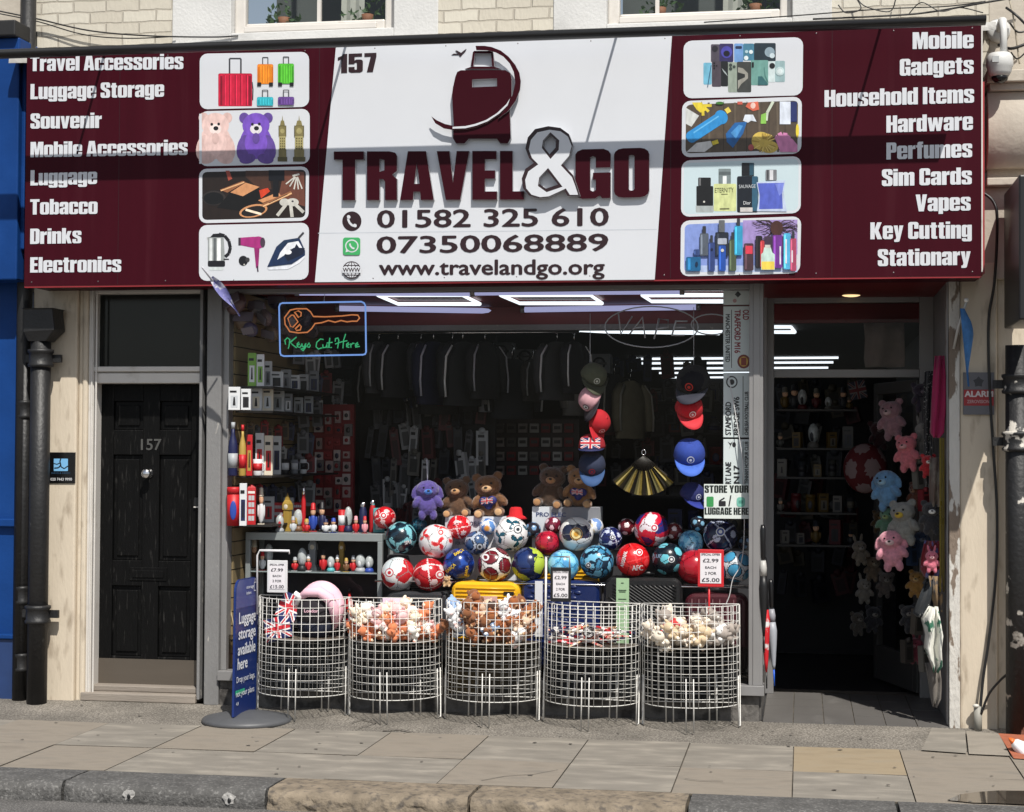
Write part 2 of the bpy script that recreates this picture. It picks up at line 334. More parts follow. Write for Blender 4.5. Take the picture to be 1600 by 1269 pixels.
IRON = mat('black_iron_pipe', (.014, .014, .015), .5, .3, 9, .3, 50, col2=(.10, .10, .10), c2=(.68, .8), c2scale=14)
IRONP = mat('peeling_iron_pipe', (.013, .013, .014), .55, .2, 9, .5, 40, col2=(.5, .47, .42), c2=(.6, .635), c2scale=9)
BLUEB = mat('blue_shop_paint', (.008, .048, .20), .45, .16, 3, .1, 40, spec=.15, col2=(.016, .07, .26), c2=(.55, .8), c2scale=2)
BLUEL = mat('blue_shop_plinth', (.015, .04, .13), .5, .2, 4, .05, 40)
DARKG = mat('black_soot', (.012, .012, .013), .6, .2)
STEELP = mat('scuffed_brown_plate', (.125, .105, .085), .45, .15, 3, metal=.35, stretch=(.3, 1, 2))
WOODT = mat('worn_timber_threshold', (.27, .235, .2), .7, .2, 5, .3, 50, stretch=(.3, 1, 3))
TILE = mat('grey_floor_tile', (.125, .118, .112), .5, .15, 3, .1, 40, col2=(.2, .19, .18), c2=(.6, .8), c2scale=4, stretch=(1, .4, 1))
CHROME = mat('chrome', (.75, .75, .76), .18, .02, metal=1)
BLACK = mat('black_plastic', (.012, .012, .013), .4, .05)
SLAT = mat('slatwall_tan', (.24, .18, .09), .6, .15, 5)
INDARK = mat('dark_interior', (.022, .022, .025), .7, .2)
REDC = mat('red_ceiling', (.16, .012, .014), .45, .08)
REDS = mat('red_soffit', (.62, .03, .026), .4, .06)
WIN = glass('window_glass', 1.22); WINUP = glass('upper_window_glass', 1.4, (.8, .84, .84))
def brickmat():
    m = mat('painted_brick', (.56, .5, .4), .75, .07, 5); n = m.node_tree.nodes; l = m.node_tree.links
    tc = n.new('ShaderNodeTexCoord'); mp = n.new('ShaderNodeMapping'); mp.inputs[2].default_value = (R(90), 0, 0)
    l.new(tc.outputs['Object'], mp.inputs[0]); b = n.new('ShaderNodeTexBrick'); b.inputs['Scale'].default_value = 1
    b.inputs['Brick Width'].default_value = .225; b.inputs['Row Height'].default_value = .075; b.inputs['Mortar Size'].default_value = .006; b.inputs['Mortar Smooth'].default_value = .4
    nz = n.new('ShaderNodeTexNoise'); nz.inputs['Scale'].default_value = 9; va = n.new('ShaderNodeVectorMath'); va.operation = 'MULTIPLY_ADD'
    va.inputs[1].default_value = (.03, .022, .03); l.new(nz.outputs['Color'], va.inputs[0]); l.new(mp.outputs[0], va.inputs[2]); l.new(va.outputs[0], b.inputs['Vector'])
    b.inputs['Color1'].default_value = (.62, .585, .50, 1); b.inputs['Color2'].default_value = (.53, .49, .41, 1); b.inputs['Mortar'].default_value = (.45, .41, .34, 1)
    p = n['Principled BSDF']; l.new(b.outputs['Color'], p.inputs['Base Color'])
    t = n.new('ShaderNodeTexNoise'); t.inputs['Scale'].default_value = 45; t.inputs['Detail'].default_value = 6; ad = n.new('ShaderNodeMath'); ad.operation = 'MULTIPLY_ADD'
    ad.inputs[1].default_value = .35; iv = n.new('ShaderNodeMath'); iv.operation = 'SUBTRACT'; iv.inputs[0].default_value = 1; l.new(b.outputs['Fac'], iv.inputs[1])
    l.new(t.outputs['Fac'], ad.inputs[0]); l.new(iv.outputs[0], ad.inputs[2])
    bu = n.new('ShaderNodeBump'); bu.inputs['Strength'].default_value = .9; bu.inputs['Distance'].default_value = .012; l.new(ad.outputs[0], bu.inputs['Height']); l.new(bu.outputs[0], p.inputs['Normal'])
    return m
BRICK = brickmat()

# ================================================================ ground
YA, YB, YC, YK = -.60, -1.38, -2.07, -2.42
def gz(Y): return 0 if Y < YA else (.038 if Y > 0 else .038 * (Y - YA) / (-YA))
b = MB(); b.poly([(-60, -300, -.09), (60, -300, -.09), (60, YK + .02, -.09), (-60, YK + .02, -.09)], ASPH); struct(b.build('road'))
b = MB()
b.poly([(-30, YC, -.01), (30, YC, -.01), (30, YA, -.01), (-30, YA, -.01)], JOINT)
b.poly([(-30, YA - .003, -.004), (30, YA - .003, -.004), (30, 0.02, .036), (-30, .02, .036)], ASPH2)
rs = random.Random(3)
k0 = -16
for k in range(k0, 14):
    x0, x1 = -.05 + .585 * k, -.05 + .585 * (k + 1)
    for (ya, yb, row) in ((YA, YB, 0), (YB, YC, 1)):
        mt = SLABS[rs.choice([0, 0, 1, 1, 2])]
        if row == 0 and k == 0: mt = SLABS[3]
        if row == 0 and k < -3: mt = SLABS[rs.choice([0, 1])]
        t = rs.uniform(.002, .0034); h = rs.uniform(-.002, .002); tl = rs.uniform(-.002, .002); z = [h + tl, h - tl]
        b.poly([(x0 + t, yb + t, z[0]), (x1 - t, yb + t, z[1]), (x1 - t, ya - t, z[1]), (x0 + t, ya - t, z[0])], mt)
        for e0, e1 in (((x0 + t, yb + t, z[0]), (x1 - t, yb + t, z[1])), ((x0 + t, yb + t, z[0]), (x0 + t, ya - t, z[0])), ((x1 - t, yb + t, z[1]), (x1 - t, ya - t, z[1]))):
            b.poly([e0, e1, (e1[0], e1[1], -.009), (e0[0], e0[1], -.009)], JOINT)
# odd paving in front of the right-hand pier: two pale slabs and a patch of red brick
for px, mt in (((( 1456, 1137), (1508, 1141), (1510, 1177), (1440, 1172)), SLABS[1]), (((1510, 1142), (1562, 1147), (1578, 1181), (1514, 1178)), SLABS[2])):
    b.poly([g(*p, gz(g(*p).y) + .006) for p in px][::-1], mt)
REDB = mat('red_paving_brick', (.36, .11, .055), .8, .2, 9, .3, 60)
b.poly([g(*p, gz(g(*p).y) + .007) for p in ((1560, 1146), (1640, 1150), (1660, 1190), (1584, 1185))][::-1], REDB)
GUM = [mat('old_gum_spot', (.085, .076, .066), .9, .3, 60), mat('pale_gum_spot', (.2, .185, .165), .9, .3, 60), mat('damp_stain', (.19, .165, .135), .8, .25, 12)]
gs = random.Random(12)
for k in range(75):
    x, y = gs.uniform(-5.2, 1.4), gs.uniform(YC + .02, -.05); r = gs.uniform(.005, .013); zz = gz(y) + .0045 + .0004 * (k % 5); a0 = gs.uniform(0, 6)
    b.poly([(x + r * gs.uniform(.7, 1.3) * math.cos(a0 + 6.283 * i / 9), y + r * gs.uniform(.7, 1.3) * math.sin(a0 + 6.283 * i / 9), zz) for i in range(9)], GUM[0 if k % 4 else 1])
def crack(pts, w):
    P_ = [g(*p) for p in pts]; P_ = [Vector((p.x, p.y, gz(p.y) + .0052)) for p in P_]
    for p0, p1 in zip(P_, P_[1:]):
        n = (p1 - p0).cross(Vector((0, 0, 1))).normalized() * w * gs.uniform(.5, 1); b.poly([p0 - n, p1 - n, p1 + n, p0 + n] if (p1 - p0).cross(n).z > 0 else [p0 + n, p1 + n, p1 - n, p0 - n], GUM[0])
crack([(752, 1221), (790, 1214), (835, 1211), (872, 1204)], .003); crack([(548, 1134), (566, 1130), (588, 1134), (560, 1140)], .007); crack([(598, 1143), (625, 1142), (648, 1146)], .010); crack([(1070, 1218), (1095, 1221), (1130, 1222)], .006)
struct(b.build('pavement'))
b = MB(); pud = [(1480, 1252), (1500, 1243), (1530, 1239), (1560, 1237), (1640, 1238), (1640, 1262), (1560, 1257), (1520, 1256)]
b.poly([Vector((g(*p).x, max(g(*p).y, YC + .01), .0058)) for p in pud][::-1], mat('shallow_puddle', (.06, .05, .04), .04, .2, 6, spec=.6)); struct(b.build('puddle'))
b = MB()
xs = [X(0, 1203, YC) - 6, X(0, 1203, YC) - 1.2, X(140, 1207, YC), X(447, 1215, YC), X(752, 1224, YC), X(1080, 1238, YC), X(1400, 1252, YC), X(1400, 1252, YC) + 1.2, 12]
kb = random.Random(5)
for i, (x0, x1) in enumerate(zip(xs, xs[1:])):
    mt = TANKERB if i in (3, 4) else GRANITE
    n = max(2, int((x1 - x0) / .02)) if x1 - x0 < 3 else 4
    pr = [(YC - .004, .001), (YC - .15, .004), (YK + .07, .003), (YK + .03, -.004), (YK + .012, -.016), (YK + .004, -.032), (YK, -.048), (YK - .002, -.064), (YK - .003, -.08), (YK - .003, -.13)]
    rg = .013 if mt is TANKERB else .006
    vs = []; N = len(pr)
    for a in range(n + 1):
        x = x0 + .008 + (x1 - x0 - .016) * a / n
        for j, (y, z) in enumerate(pr):
            d = noise.noise(Vector((x * 9, j * .8, i * 3))) * rg + noise.noise(Vector((x * 34, j * 1.9, i))) * rg * .9 - (.02 * max(0, 1 - min(a, n - a) * .02 / .03) if j > 2 else 0) * -1
            vs.append((x, y + d * (1 if j > 2 else .2), z + d * (.5 if j else 0)))
    fs = [(a * N + j, a * N + j + 1, (a + 1) * N + j + 1, (a + 1) * N + j) for a in range(n) for j in range(N - 1)]
    b.add(vs, fs, mt, True)
    b.add([vs[j] for j in range(N)] + [(x0 + .005, YC, -.12)], [list(range(N + 1))], mt); b.add([vs[n * N + j] for j in range(N)] + [(x1 - .005, YC, -.12)], [list(range(N + 1))[::-1]], mt)
for px in (200, 357, 1400):                            # white spots of paint on the kerb face
    c = q(px, 1240 + (px > 1000) * 20, YK - .012)
    sp = mat('kerb_paint_spot', (.40, .39, .375), .9, .4, 40, .8, 60)
    vs = [(c.x, YK - .012, -.045)] + [(c.x + .034 * kb.uniform(.6, 1.25) * math.cos(6.283 * i / 14), YK - .007, -.045 + .03 * kb.uniform(.6, 1.2) * math.sin(6.283 * i / 14)) for i in range(14)]
    b.add(vs, [(0, 1 + i, 1 + (i + 1) % 14) for i in range(14)], sp, True); b.ell((c.x + .003, YK - .009, -.05), (.010, .006, .014), BLACK, 10, 6)
struct(b.build('kerb'))

# ================================================================ the shop building
B = thing('shop_building', 'cream painted brick shop building housing the luggage shop under the maroon sign', 'building', (-2, 0, 0))
YW = .05
def quad(mb, pts, mt): mb.poly(pts, mt)
# upper wall with the two window openings, in bays: brick / render / window / render / brick ...
def xz(px, py, Y=YW): v = q(px, py, Y); return v.x, v.z
zt = 6.2; zb = 2.60
wx = [(X(362, 10, YW), X(616, 10, YW)), (X(948, 8, YW), X(1238, 8, YW))]
wz = [Z(490, 48, YW), Z(1090, 33, YW)]
XL, XR = X(57, 40, YW), X(1545, 30, YW)
def wallbox(name, x0, x1, z0, z1, mt, y0=YW, y1=.35): b = MB(); b.box((x0, y0, z0), (x1, y1, z1), mt); return b.build(name, B)
bays = [X(270, 40, YW), X(685, 30, YW), X(865, 30, YW), X(1300, 20, YW)]
wallbox('brick_wall', XL, bays[0], 3.9, zt, BRICK); wallbox('brick_wall', bays[1], bays[2], 3.9, zt, BRICK); wallbox('brick_wall', bays[3], XR, 3.9, zt, BRICK)
for i, (a0, a1) in enumerate(((bays[0], bays[1]), (bays[2], bays[3]))):
  if 1:
    b = MB(); x0, x1 = wx[i]; zz = wz[i]; Y0 = YW - .012
    b.box((a0, Y0, 3.9), (x0, .35, zt), RENDER_); b.box((x1, Y0, 3.9), (a1, .35, zt), RENDER_); b.box((x0, Y0, 3.9), (x1, .35, zz), RENDER_)
    b.build('window_surround', B, bev=.006)
    w = MB(); f = .075; yf = Y0 + .07
    for bx in (((x0, yf, zz), (x0 + f, yf + .07, zt)), ((x1 - f, yf, zz), (x1, yf + .07, zt)), ((x0 + f, yf, zz), (x1 - f, yf + .07, zz + f))): w.box(*bx, WHITEP)
    wo = w.build('window', B, bev=.012)
    s = MB(); xm = x0 + (x1 - x0) * (.52 if i == 0 else .27)
    s.box((xm - .012, yf + .02, zz + f), (xm + .012, yf + .05, zt), WHITEP); s.build('glazing_bar', wo)
    s = MB(); s.box((x0 + f, yf - .028, zz + .012), (x1 - f - .05, yf - .002, zz + .05), WHITEP); s.build('sill', wo, bev=.005)
    s = MB(); s.poly([(x0 + f, yf + .045, zz + f), (x1 - f, yf + .045, zz + f), (x1 - f, yf + .045, zt), (x0 + f, yf + .045, zt)], WINUP); s.build('pane', wo)
    s = MB(); s.poly([(x0, yf + .9, zz - .3), (x1, yf + .9, zz - .3), (x1, yf + .9, zt), (x0, yf + .9, zt)], mat('dim_room', (.12, .125, .12), .9, .3, 2))
    CUR = mat('pale_curtain', (.5, .48, .43), .9, .1); xc = x0 + (x1 - x0) * .62
    pts = [(xc + .03 * k, yf + .16 + .02 * (k % 2)) for k in range(6)]
    for (xa, ya), (xb2, yb2) in zip(pts, pts[1:]): s.poly([(xa, ya, zz - .1), (xb2, yb2, zz - .1), (xb2 + .02, yb2, zt), (xa + .02, ya, zt)], CUR)
    s.build('curtain', wo)
    lf = mat('window_plant_leaf', (.05, .09, .03), .5, .4, 30); rl = random.Random(i + 2)
  for pos in (.80, .28):
    s = MB(); x0, x1 = wx[i]; zz = wz[i]
    s.lathe([(.03, 0), (.04, .06), (.036, .06)], mat('plant_pot', (.3, .12, .06), .7), 14, Matrix.Translation((x0 + (x1 - x0) * pos, yf + .1, zz + f - .005)))
    for k in range(60):
        cx = (x0 + (x1 - x0) * pos) + rl.gauss(0, .07); cz = zz + f + abs(rl.gauss(.05, .06)); a = rl.uniform(0, 6.28); r = rl.uniform(.012, .03)
        c, d = math.cos(a) * r, math.sin(a) * r; y = yf + .10 + rl.uniform(-.03, .03)
        s.poly([(cx - c, y, cz - d), (cx + d * .4, y + .01, cz - c * .4), (cx + c, y, cz + d), (cx - d * .4, y - .01, cz + c * .4)], lf)
    s.build('house_plant', wo)
# lead flashing ledge above the sign and the plain wall behind the sign
b = MB(); zl = Z(300, 62, 0); n = 60
vs = []
for i in range(n + 1):
    x = XL + (XR - XL) * i / n
    for j, (y, dz) in enumerate(((YW + .0, .05), (-.06, .035), (-.2, .012), (-.34, -.02), (-.345, -.07))):
        vs.append((x, y + noise.noise(Vector((x * 5, j, 0))) * .012, 4.17 + dz + noise.noise(Vector((x * 7, j * 2, 5))) * .012))
b.add(vs, [(i * 5 + j, i * 5 + j + 1, (i + 1) * 5 + j + 1, (i + 1) * 5 + j) for i in range(n) for j in range(4)], LEAD, True); b.build('lead_flashing', B)
wallbox('sign_backing_wall', XL - .1, .98, 2.78, 3.9, CREAM, .02, .3)
# left pier and front door
xa, xb, xc = X(76, 700), X(119, 700), X(134, 700)
b = MB(); b.box((xa - .12, .0, .02), (xb, .3, 2.8), CREAM)
b.box((xb, .025, .02), (xb + .03, .3, 2.8), CREAM); b.box((xb + .03, .012, .02), (xc, .3, 2.8), CREAM); b.build('left_pier', B, bev=.012)
D = MB(); x0, x1 = X(151, 800, .1), X(316, 800, .1); YD = .16
zd, zf0, zf1 = Z(230, 600, YD), Z(230, 573, .06), Z(230, 459, .06)
for bx in (((xc, .03, .05), (x0, .24, 2.8)), ((x0, .04, zd), (x1, .24, zd + .065)), ((x0, .06, zd + .065), (x1, .24, zd + .075)), ((x0, .03, zd + .075), (x1, .24, zf0)), ((x0, .03, zf1), (x1, .24, 2.8))): D.box(*bx, WHITEP)
for xx in (xc + .02, xc + .05): D.box((xx, .018, .05), (xx + .012, .03, 2.75), WHITEP)
D.box((x1, .02, .06), (x1 + .02, .24, 2.8), GREYF)
D.build('door_frame', B, bev=.006)
b = MB(); b.poly([(x0, .12, zf0), (x1, .12, zf0), (x1, .12, zf1), (x0, .12, zf1)], mat('dark_fanlight_glass', (.013, .014, .013), .12, .1, spec=.3)); b.build('fanlight', B)
def door():
    b = MB(); zk = Z(230, 1030, YD); z0 = Z(230, 1073, YD)
    xr = [X(p, 800, YD) for p in (151, 176, 222, 248, 298, 316)]
    zr = [Z(230, p, YD) for p in (601, 627, 672, 711, 876, 916, 1026, 1073)]
    yb = YD + .02
    for k in (0, 2, 4): b.box((xr[k], YD, zr[7]), (xr[k + 1], YD + .045, zr[0]), BLACKD)
    for k in (1, 3):
        for a, c in ((0, 1), (2, 3), (4, 5), (6, 7)): b.box((xr[k], YD + .0005, zr[c]), (xr[k + 1], YD + .045, zr[a]), BLACKD)
        for a, c in ((1, 2), (3, 4), (5, 6)):
            b.box((xr[k], yb, zr[c]), (xr[k + 1], YD + .04, zr[a]), BLACKD)
            e = .028; b.box((xr[k] + e, YD + .010, zr[c] + e), (xr[k + 1] - e, yb - .001, zr[a] - e), BLACKD)
    o = b.build('door', B, bev=.005)
    b = MB(); b.box((xr[0] + .004, YD - .004, z0), (xr[5], YD - .001, zk), STEELP); b.build('kick_plate', o)
    b = MB(); c = q(233, 740, YD); M = Matrix.Translation((c.x, YD, c.z)) @ Matrix.Rotation(R(90), 4, 'X')
    b.lathe([(.03, 0), (.03, .006), (.014, .012), (.012, .035), (.028, .045), (.032, .058), (.026, .07), (.001, .075)], CHROME, 24, M); b.build('knob', o)
    b = MB(); NUM = mat('door_numeral_metal', (.12, .118, .112), .45, .15, 20, metal=.5)
    wordpx(b, '157', NUM, (220, 703), (252, 703), 17, YD - .004, bold=.05)
    b.build('door_number', o)
    b = MB(); p0 = q(203, 907, YD); p1 = q(261, 887, YD); b.box((p0.x, YD - .006, p0.z), (p1.x, YD + .003, p1.z), BLACKD)
    b.box((p0.x + .02, YD - .012, p0.z + .02), (p1.x - .02, YD - .004, p1.z - .02), BLACKD); b.build('letterbox', o, bev=.003)
    b = MB(); c = q(308, 786, YD); b.box((c.x - .015, YD - .012, c.z - .02), (c.x + .016, YD + .002, c.z + .035), BLACK); b.box((c.x - .018, YD - .016, c.z - .03), (c.x + .018, YD + .001, c.z - .022), WHITEP); b.build('latch', o)
door()
b = MB(); zt0 = .06
b.box((xc - .02, .0, .035), (x1, .3, zt0 + .03), WOODT); b.box((x0 - .01, .07, zt0 + .03), (x1, .3, zt0 + .07), WOODT); b.build('threshold', B, bev=.008)
b = MB(); b.box((x0 - .1, .22, 0), (x1 + .1, .3, 2.8), INDARK); b.build('hall_wall', B)
# grey post between the door and the window, and the window frame
b = MB(); p0, p1, p2 = X(321, 800), X(344, 800), X(353, 800)
b.box((p0, -.005, .03), (p1, .25, 2.8), GREYF); b.build('shopfront_post', B, bev=.008)
xr0, xr1 = X(1170, 800), X(1192, 800); zs0, zs1 = .195, .255
b = MB(); b.box((p1, .03, zs1), (p2, .12, 2.8), GREYF2); b.box((xr0, .0, zs1), (xr1, .1, 2.8), GREYF2); b.box((xr0 + .025, -.006, zs1), (xr1 - .02, 0, 2.8), GREYF2)
zt1 = Z(700, 456, .05); b.box((p2, .02, zt1), (xr0, .12, 2.8), GREYF2)
b.box((p1, -.03, zs0), (xr1 + .01, .14, zs1), GREYF2); b.build('window_frame', B, bev=.005)
b = MB(); b.poly([(p2, .07, zs1), (xr0, .07, zs1), (xr0, .07, zt1), (p2, .07, zt1)], WIN); b.build('shop_window', B)
b = MB(); b.poly([(p2, .078, zs1), (xr0, .078, zs1), (xr0, .078, .475), (p2, .078, .475)], glass('shade_film', 1.2, (.36, .34, .31))); b.build('shade_film', B)  # added tinted sheet, darkens the low window in place of shade
RISER = mat('dirty_render_riser', (.15, .14, .13), .9, .4, 9, .9, 30, col2=(.035, .032, .03), c2=(.45, .62), c2scale=9)
b = MB(); b.box((p1, .01, -.02), (xr1 - .02, .2, zs0), RISER); b.build('stall_riser', B, bev=.01)
# recessed entrance
YR = 1.2; xe = X(1483, 800)
b = MB(); b.box((xr1 - .03, .1, .0), (xr1 - .01, YR, .3), RISER)
for y in (.12, YR - .05): b.box((xr1 - .035, y, .3), (xr1, y + .05, 2.72), GREYF2)
b.box((xr1 - .035, .17, .3), (xr1, YR - .05, .34), GREYF2); b.build('entrance_side_frame', B, bev=.004)
b = MB(); b.poly([(xr1 - .02, .17, .34), (xr1 - .02, YR - .05, .34), (xr1 - .02, YR - .05, 2.72), (xr1 - .02, .17, 2.72)], WIN); b.build('entrance_side_pane', B)
b = MB(); nx = 6; ny = 4
b.box((xr1, .02, -.02), (xe, 1.5, .034), JOINT)
for i in range(nx):
    for j in range(ny):
        w = (xe - xr1) / nx; h = 1.3 / ny; b.box((xr1 + w * i + .003, .0 + h * j + .003, .03), (xr1 + w * (i + 1) - .003, h * (j + 1) - .003, .04 + rs.uniform(0, .0015)), TILE)
b.build('entrance_tiles', B)
zso = 2.715
b = MB(); b.box((xr1 - .05, -.34, zso), (xe + .06, YR + .1, zso + .05), REDS); b.build('entrance_soffit', B)
b = MB(); c = g(1330, 458, zso); b.lathe([(.075, 0), (.075, -.012), (.05, -.014)], WHITEP, 24, Matrix.Translation((c.x, c.y, zso))); b.build('downlight', B)
b = MB(); b.ell((c.x, c.y, zso - .012), (.062, .062, .014), emit('warm_downlight', (1, .7, .35), 1.2), 24, 8); b.build('downlight_lens', B)
dx0, dx1 = X(1199, 700, YR), X(1440, 700, YR); zr1, zr0 = Z(1320, 577, YR), Z(1320, 590, YR)
b = MB(); fr = .035
for bx in (((xr1 - .03, YR, .04), (X(1209, 800, YR), YR + .06, zso)), ((X(1437, 800, YR), YR, .04), (xe, YR + .06, zso)), ((X(1209, 800, YR), YR, zr0), (X(1437, 800, YR), YR + .06, zr1)), ((X(1209, 800, YR), YR, Z(1320, 473, YR)), (X(1437, 800, YR), YR + .06, zso))): b.box(*bx, GREYF2)
b.build('entrance_frame', B, bev=.004)
b = MB(); b.poly([(dx0, YR + .03, zr1), (dx1, YR + .03, zr1), (dx1, YR + .03, zso), (dx0, YR + .03, zso)], WIN); b.build('transom_pane', B)
b = MB(); xh = X(1436, 800, YR) - .01; a = R(-72); M = Matrix.Translation((xh, YR + .07, 0)) @ Matrix.Rotation(a, 4, 'Z'); wd = .82
for bx in (((-wd, 0, .06), (-wd + .07, .045, zr0 - .01)), ((-.07, 0, .06), (0, .045, zr0 - .01)), ((-wd + .07, 0, .06), (-.07, .045, .3)), ((-wd + .07, 0, zr0 - .09), (-.07, .045, zr0 - .01))): b.box(*bx, mat('dark_grey_door_frame', (.075, .074, .072), .45, .1), M)
do = b.build('glass_door', B, bev=.004)
b = MB(); b.add([(-wd + .07, .02, .3), (-.07, .02, .3), (-.07, .02, zr0 - .09), (-wd + .07, .02, zr0 - .09)], [(0, 1, 2, 3)], WIN, False, M); b.build('pane', do)
# right-hand jamb and pier
b = MB(); b.box((xe, .0, .03), (X(1500, 800), .25, 2.8), PEEL); b.box((xe, .25, .03), (xe + .03, YR, 2.8), GREYF)
b.box((xe - .012, .03, .05), (xe, .06, 2.75), GREYF2); b.build('entrance_jamb', B, bev=.006)
b = MB(); b.box((X(1500, 800), .01, .02), (1.135, .4, 2.8), CREAM); b.box((1.135, .07, .02), (2.4, .4, 2.75), CREAM); b.build('right_pier', B, bev=.014)
b = MB()                                              # console bracket and cornice at the sign's right end
CR2 = mat('cream_console', (.50, .45, .38), .75, .12, 5, .3, 30, col2=(.3, .25, .2), c2=(.58, .8), c2scale=5)
zz = [Z(1570, p, -.05) for p in (128, 142, 262, 278, 290)]
b.box((1.06, -.16, zz[0] - .02), (2.4, .3, zz[0] + .05), CR2); b.box((1.08, -.12, zz[1] - .01), (2.4, .3, zz[0] - .02), CR2)
pr = [(-.04, zz[2])] + [(-.04 - .10 * math.sin(math.pi * t / 10) ** .7, zz[2] + (zz[1] - zz[2]) * t / 10) for t in range(1, 10)] + [(-.08, zz[1] - .012), (.3, zz[1] - .012), (.3, zz[2])]
N = len(pr); b.add([(x, y, z) for x in (1.07, 1.75) for y, z in pr], [(i, (i + 1) % N, N + (i + 1) % N, N + i) for i in range(N)] + [list(range(N))[::-1], list(range(N, 2 * N))], CR2, True)
b.box((1.07, -.07, zz[4]), (2.4, .3, zz[3]), CR2); b.box((1.06, .02, 2.7), (2.4, .3, zz[4]), CR2); b.box((1.08, .03, zz[3]), (2.4, .3, zz[0]), CR2)
b.box((XR, YW, zz[0] + .05), (2.4, .35, zt), CR2)
b.build('console_bracket', B, bev=.006)
# ---- interior shell
XI0, XI1, YE, ZC = p2 + .01, xe + .05, 11.5, 2.70
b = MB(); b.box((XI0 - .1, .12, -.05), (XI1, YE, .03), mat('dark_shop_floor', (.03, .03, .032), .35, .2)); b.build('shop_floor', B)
b = MB(); b.box((p2 - .02, .12, .03), (xr1 - .05, .95, zs1 - .005), mat('window_bed', (.05, .045, .04), .7, .2)); b.build('window_bed', B)
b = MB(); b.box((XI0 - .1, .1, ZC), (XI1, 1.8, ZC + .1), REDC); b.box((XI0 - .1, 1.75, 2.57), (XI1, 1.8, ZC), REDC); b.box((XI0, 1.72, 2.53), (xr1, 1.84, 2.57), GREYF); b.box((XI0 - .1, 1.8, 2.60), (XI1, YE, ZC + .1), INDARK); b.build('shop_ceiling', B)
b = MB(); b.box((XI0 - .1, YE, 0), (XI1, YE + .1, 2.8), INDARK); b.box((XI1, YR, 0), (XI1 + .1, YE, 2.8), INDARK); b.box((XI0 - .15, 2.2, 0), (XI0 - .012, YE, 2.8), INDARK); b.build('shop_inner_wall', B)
b = MB(); b.box((XI0 - .15, .12, .03), (XI0 - .012, 2.2, ZC), mat('slat_groove', (.03, .022, .012), .8, .1)); zz = .26
while zz < 2.65: b.box((XI0 - .012, .125, zz), (XI0, 2.2, zz + .082), SLAT); zz += .09
b.build('slat_wall', B)
# ---- blue shop next door
K = thing('blue_shopfront', 'bright blue painted shopfront beside the black drainpipes at the left edge', 'shopfront', (-6, 0, 0))
xk = X(38, 300, -.05); xk2 = X(26, 700, 0)
b = MB(); b.box((-9, -.22, Z(15, 438, -.2)), (X(26, 430, -.22), .3, Z(15, 60, -.2)), BLUEB); b.box((-9, -.17, Z(15, 438, -.2) + .2), (X(37, 430, -.17), .3, Z(15, 85, -.2)), BLUEB)
b.box((-9, -.27, Z(15, 60, -.2)), (X(24, 40, -.27), .3, Z(15, 35, -.2)), DARKG); b.build('fascia', K, bev=.01)
b = MB(); b.box((-9, .02, .02), (xk2, .3, 2.75), BLUEB); zl = Z(15, 818, 0); zl2 = Z(15, 998, 0)
b.box((-9, -.02, zl - .02), (xk2 + .004, .02, zl + .03), BLUEB); b.build('pier', K, bev=.006)
b = MB(); b.box((-9, -.012, .02), (xk2 + .002, .018, zl2), BLUEL); b.box((-9, -.03, zl2), (xk2 + .006, .018, zl2 + .03), BLUEB); b.build('plinth', K, bev=.006)
b = MB(); b.box((-9, .05, 2.7), (XL - .0, .35, zt), CR2); b.build('upper_wall', K)
# ================================================================ the shop sign
YS = -.36
MAROON = mat('maroon_sign_vinyl', (.046, .0038, .0095), .4, .08, 3, .02, 60, spec=.1, col2=(.062, .010, .017), c2=(.55, .85), c2scale=2.5, stretch=(4, 1, .25))
MAROOND = mat('maroon_raised_letter', (.038, .0042, .009), .4, .04, spec=.1)
SIGNW = mat('white_sign_vinyl', (.65, .67, .71), .35, .02, 3)
GREYSIDE = mat('grey_letter_return', (.38, .38, .40), .5, .05)
INK = mat('dark_maroon_ink', (.022, .006, .009), .4, .04)
def C_(r, g_, b): return mat('print_%d_%d_%d' % (r, g_, b), rgb(r, g_, b), .4, .2, 38, stretch=(1, 1, .5))
SG = thing('shop_sign', 'wide maroon and white luggage shop sign above the window and doors', 'sign', q(790, 440, YS))
b = MB(); x0, x1, z0, z1 = X(40, 260, YS), X(1533, 230, YS), 2.685, 4.155
b.box((x0, YS, z0), (x1, .02, z1), MAROON)
SEAM = P(30, 8, 14)
for px in (186, 498, 1048, 1300): xs_ = X(px, 250, YS); b.box((xs_ - .0012, YS - .0006, z0 + .004), (xs_ + .0012, YS - .0002, z1 - .004), SEAM)
for i in range(14): xs_ = x0 + .05 + (x1 - x0 - .1) * i / 13; b.ell((xs_, YS, z0 + .022), (.005, .003, .005), P(120, 110, 112, .3, metal=.6), 8, 6); b.ell((xs_, YS, z1 - .04), (.005, .003, .005), P(120, 110, 112, .3, metal=.6), 8, 6)
b.build('sign_board', SG, bev=.004)
b = MB(); b.box((x1 + .003, YS + .012, z0 + .012), (x1 + .02, .0, z1 - .35), mat('sign_edge_red', (.33, .03, .035), .5, .1)); b.box((x1 + .001, YS - .004, z0 + .02), (x1 + .009, YS + .01, z1 - .02), WHITEP); b.build('edge_trim', SG)
b = MB(); b.box((x0, YS + .004, z0 - .012), (x1, YS + .04, z0), mat('sign_bottom_trim', (.3, .022, .03), .4, .1)); b.build('bottom_trim', SG)
def panelpx(name, pts, Y, mt):
    b = MB(); pr = Print(b, Y); pr.poly(pts, mt); return b
L = Print
ctr = panelpx('centre_panel', [(525, 72), (1050, 56), (1023, 437), (492, 441)], YS - .0015, SIGNW)
pr = Print(ctr, YS - .002)
pr.poly([(497, 364), (1026, 358), (1026, 359), (497, 365)], P(190, 196, 204))
ctr.build('centre_panel', SG)
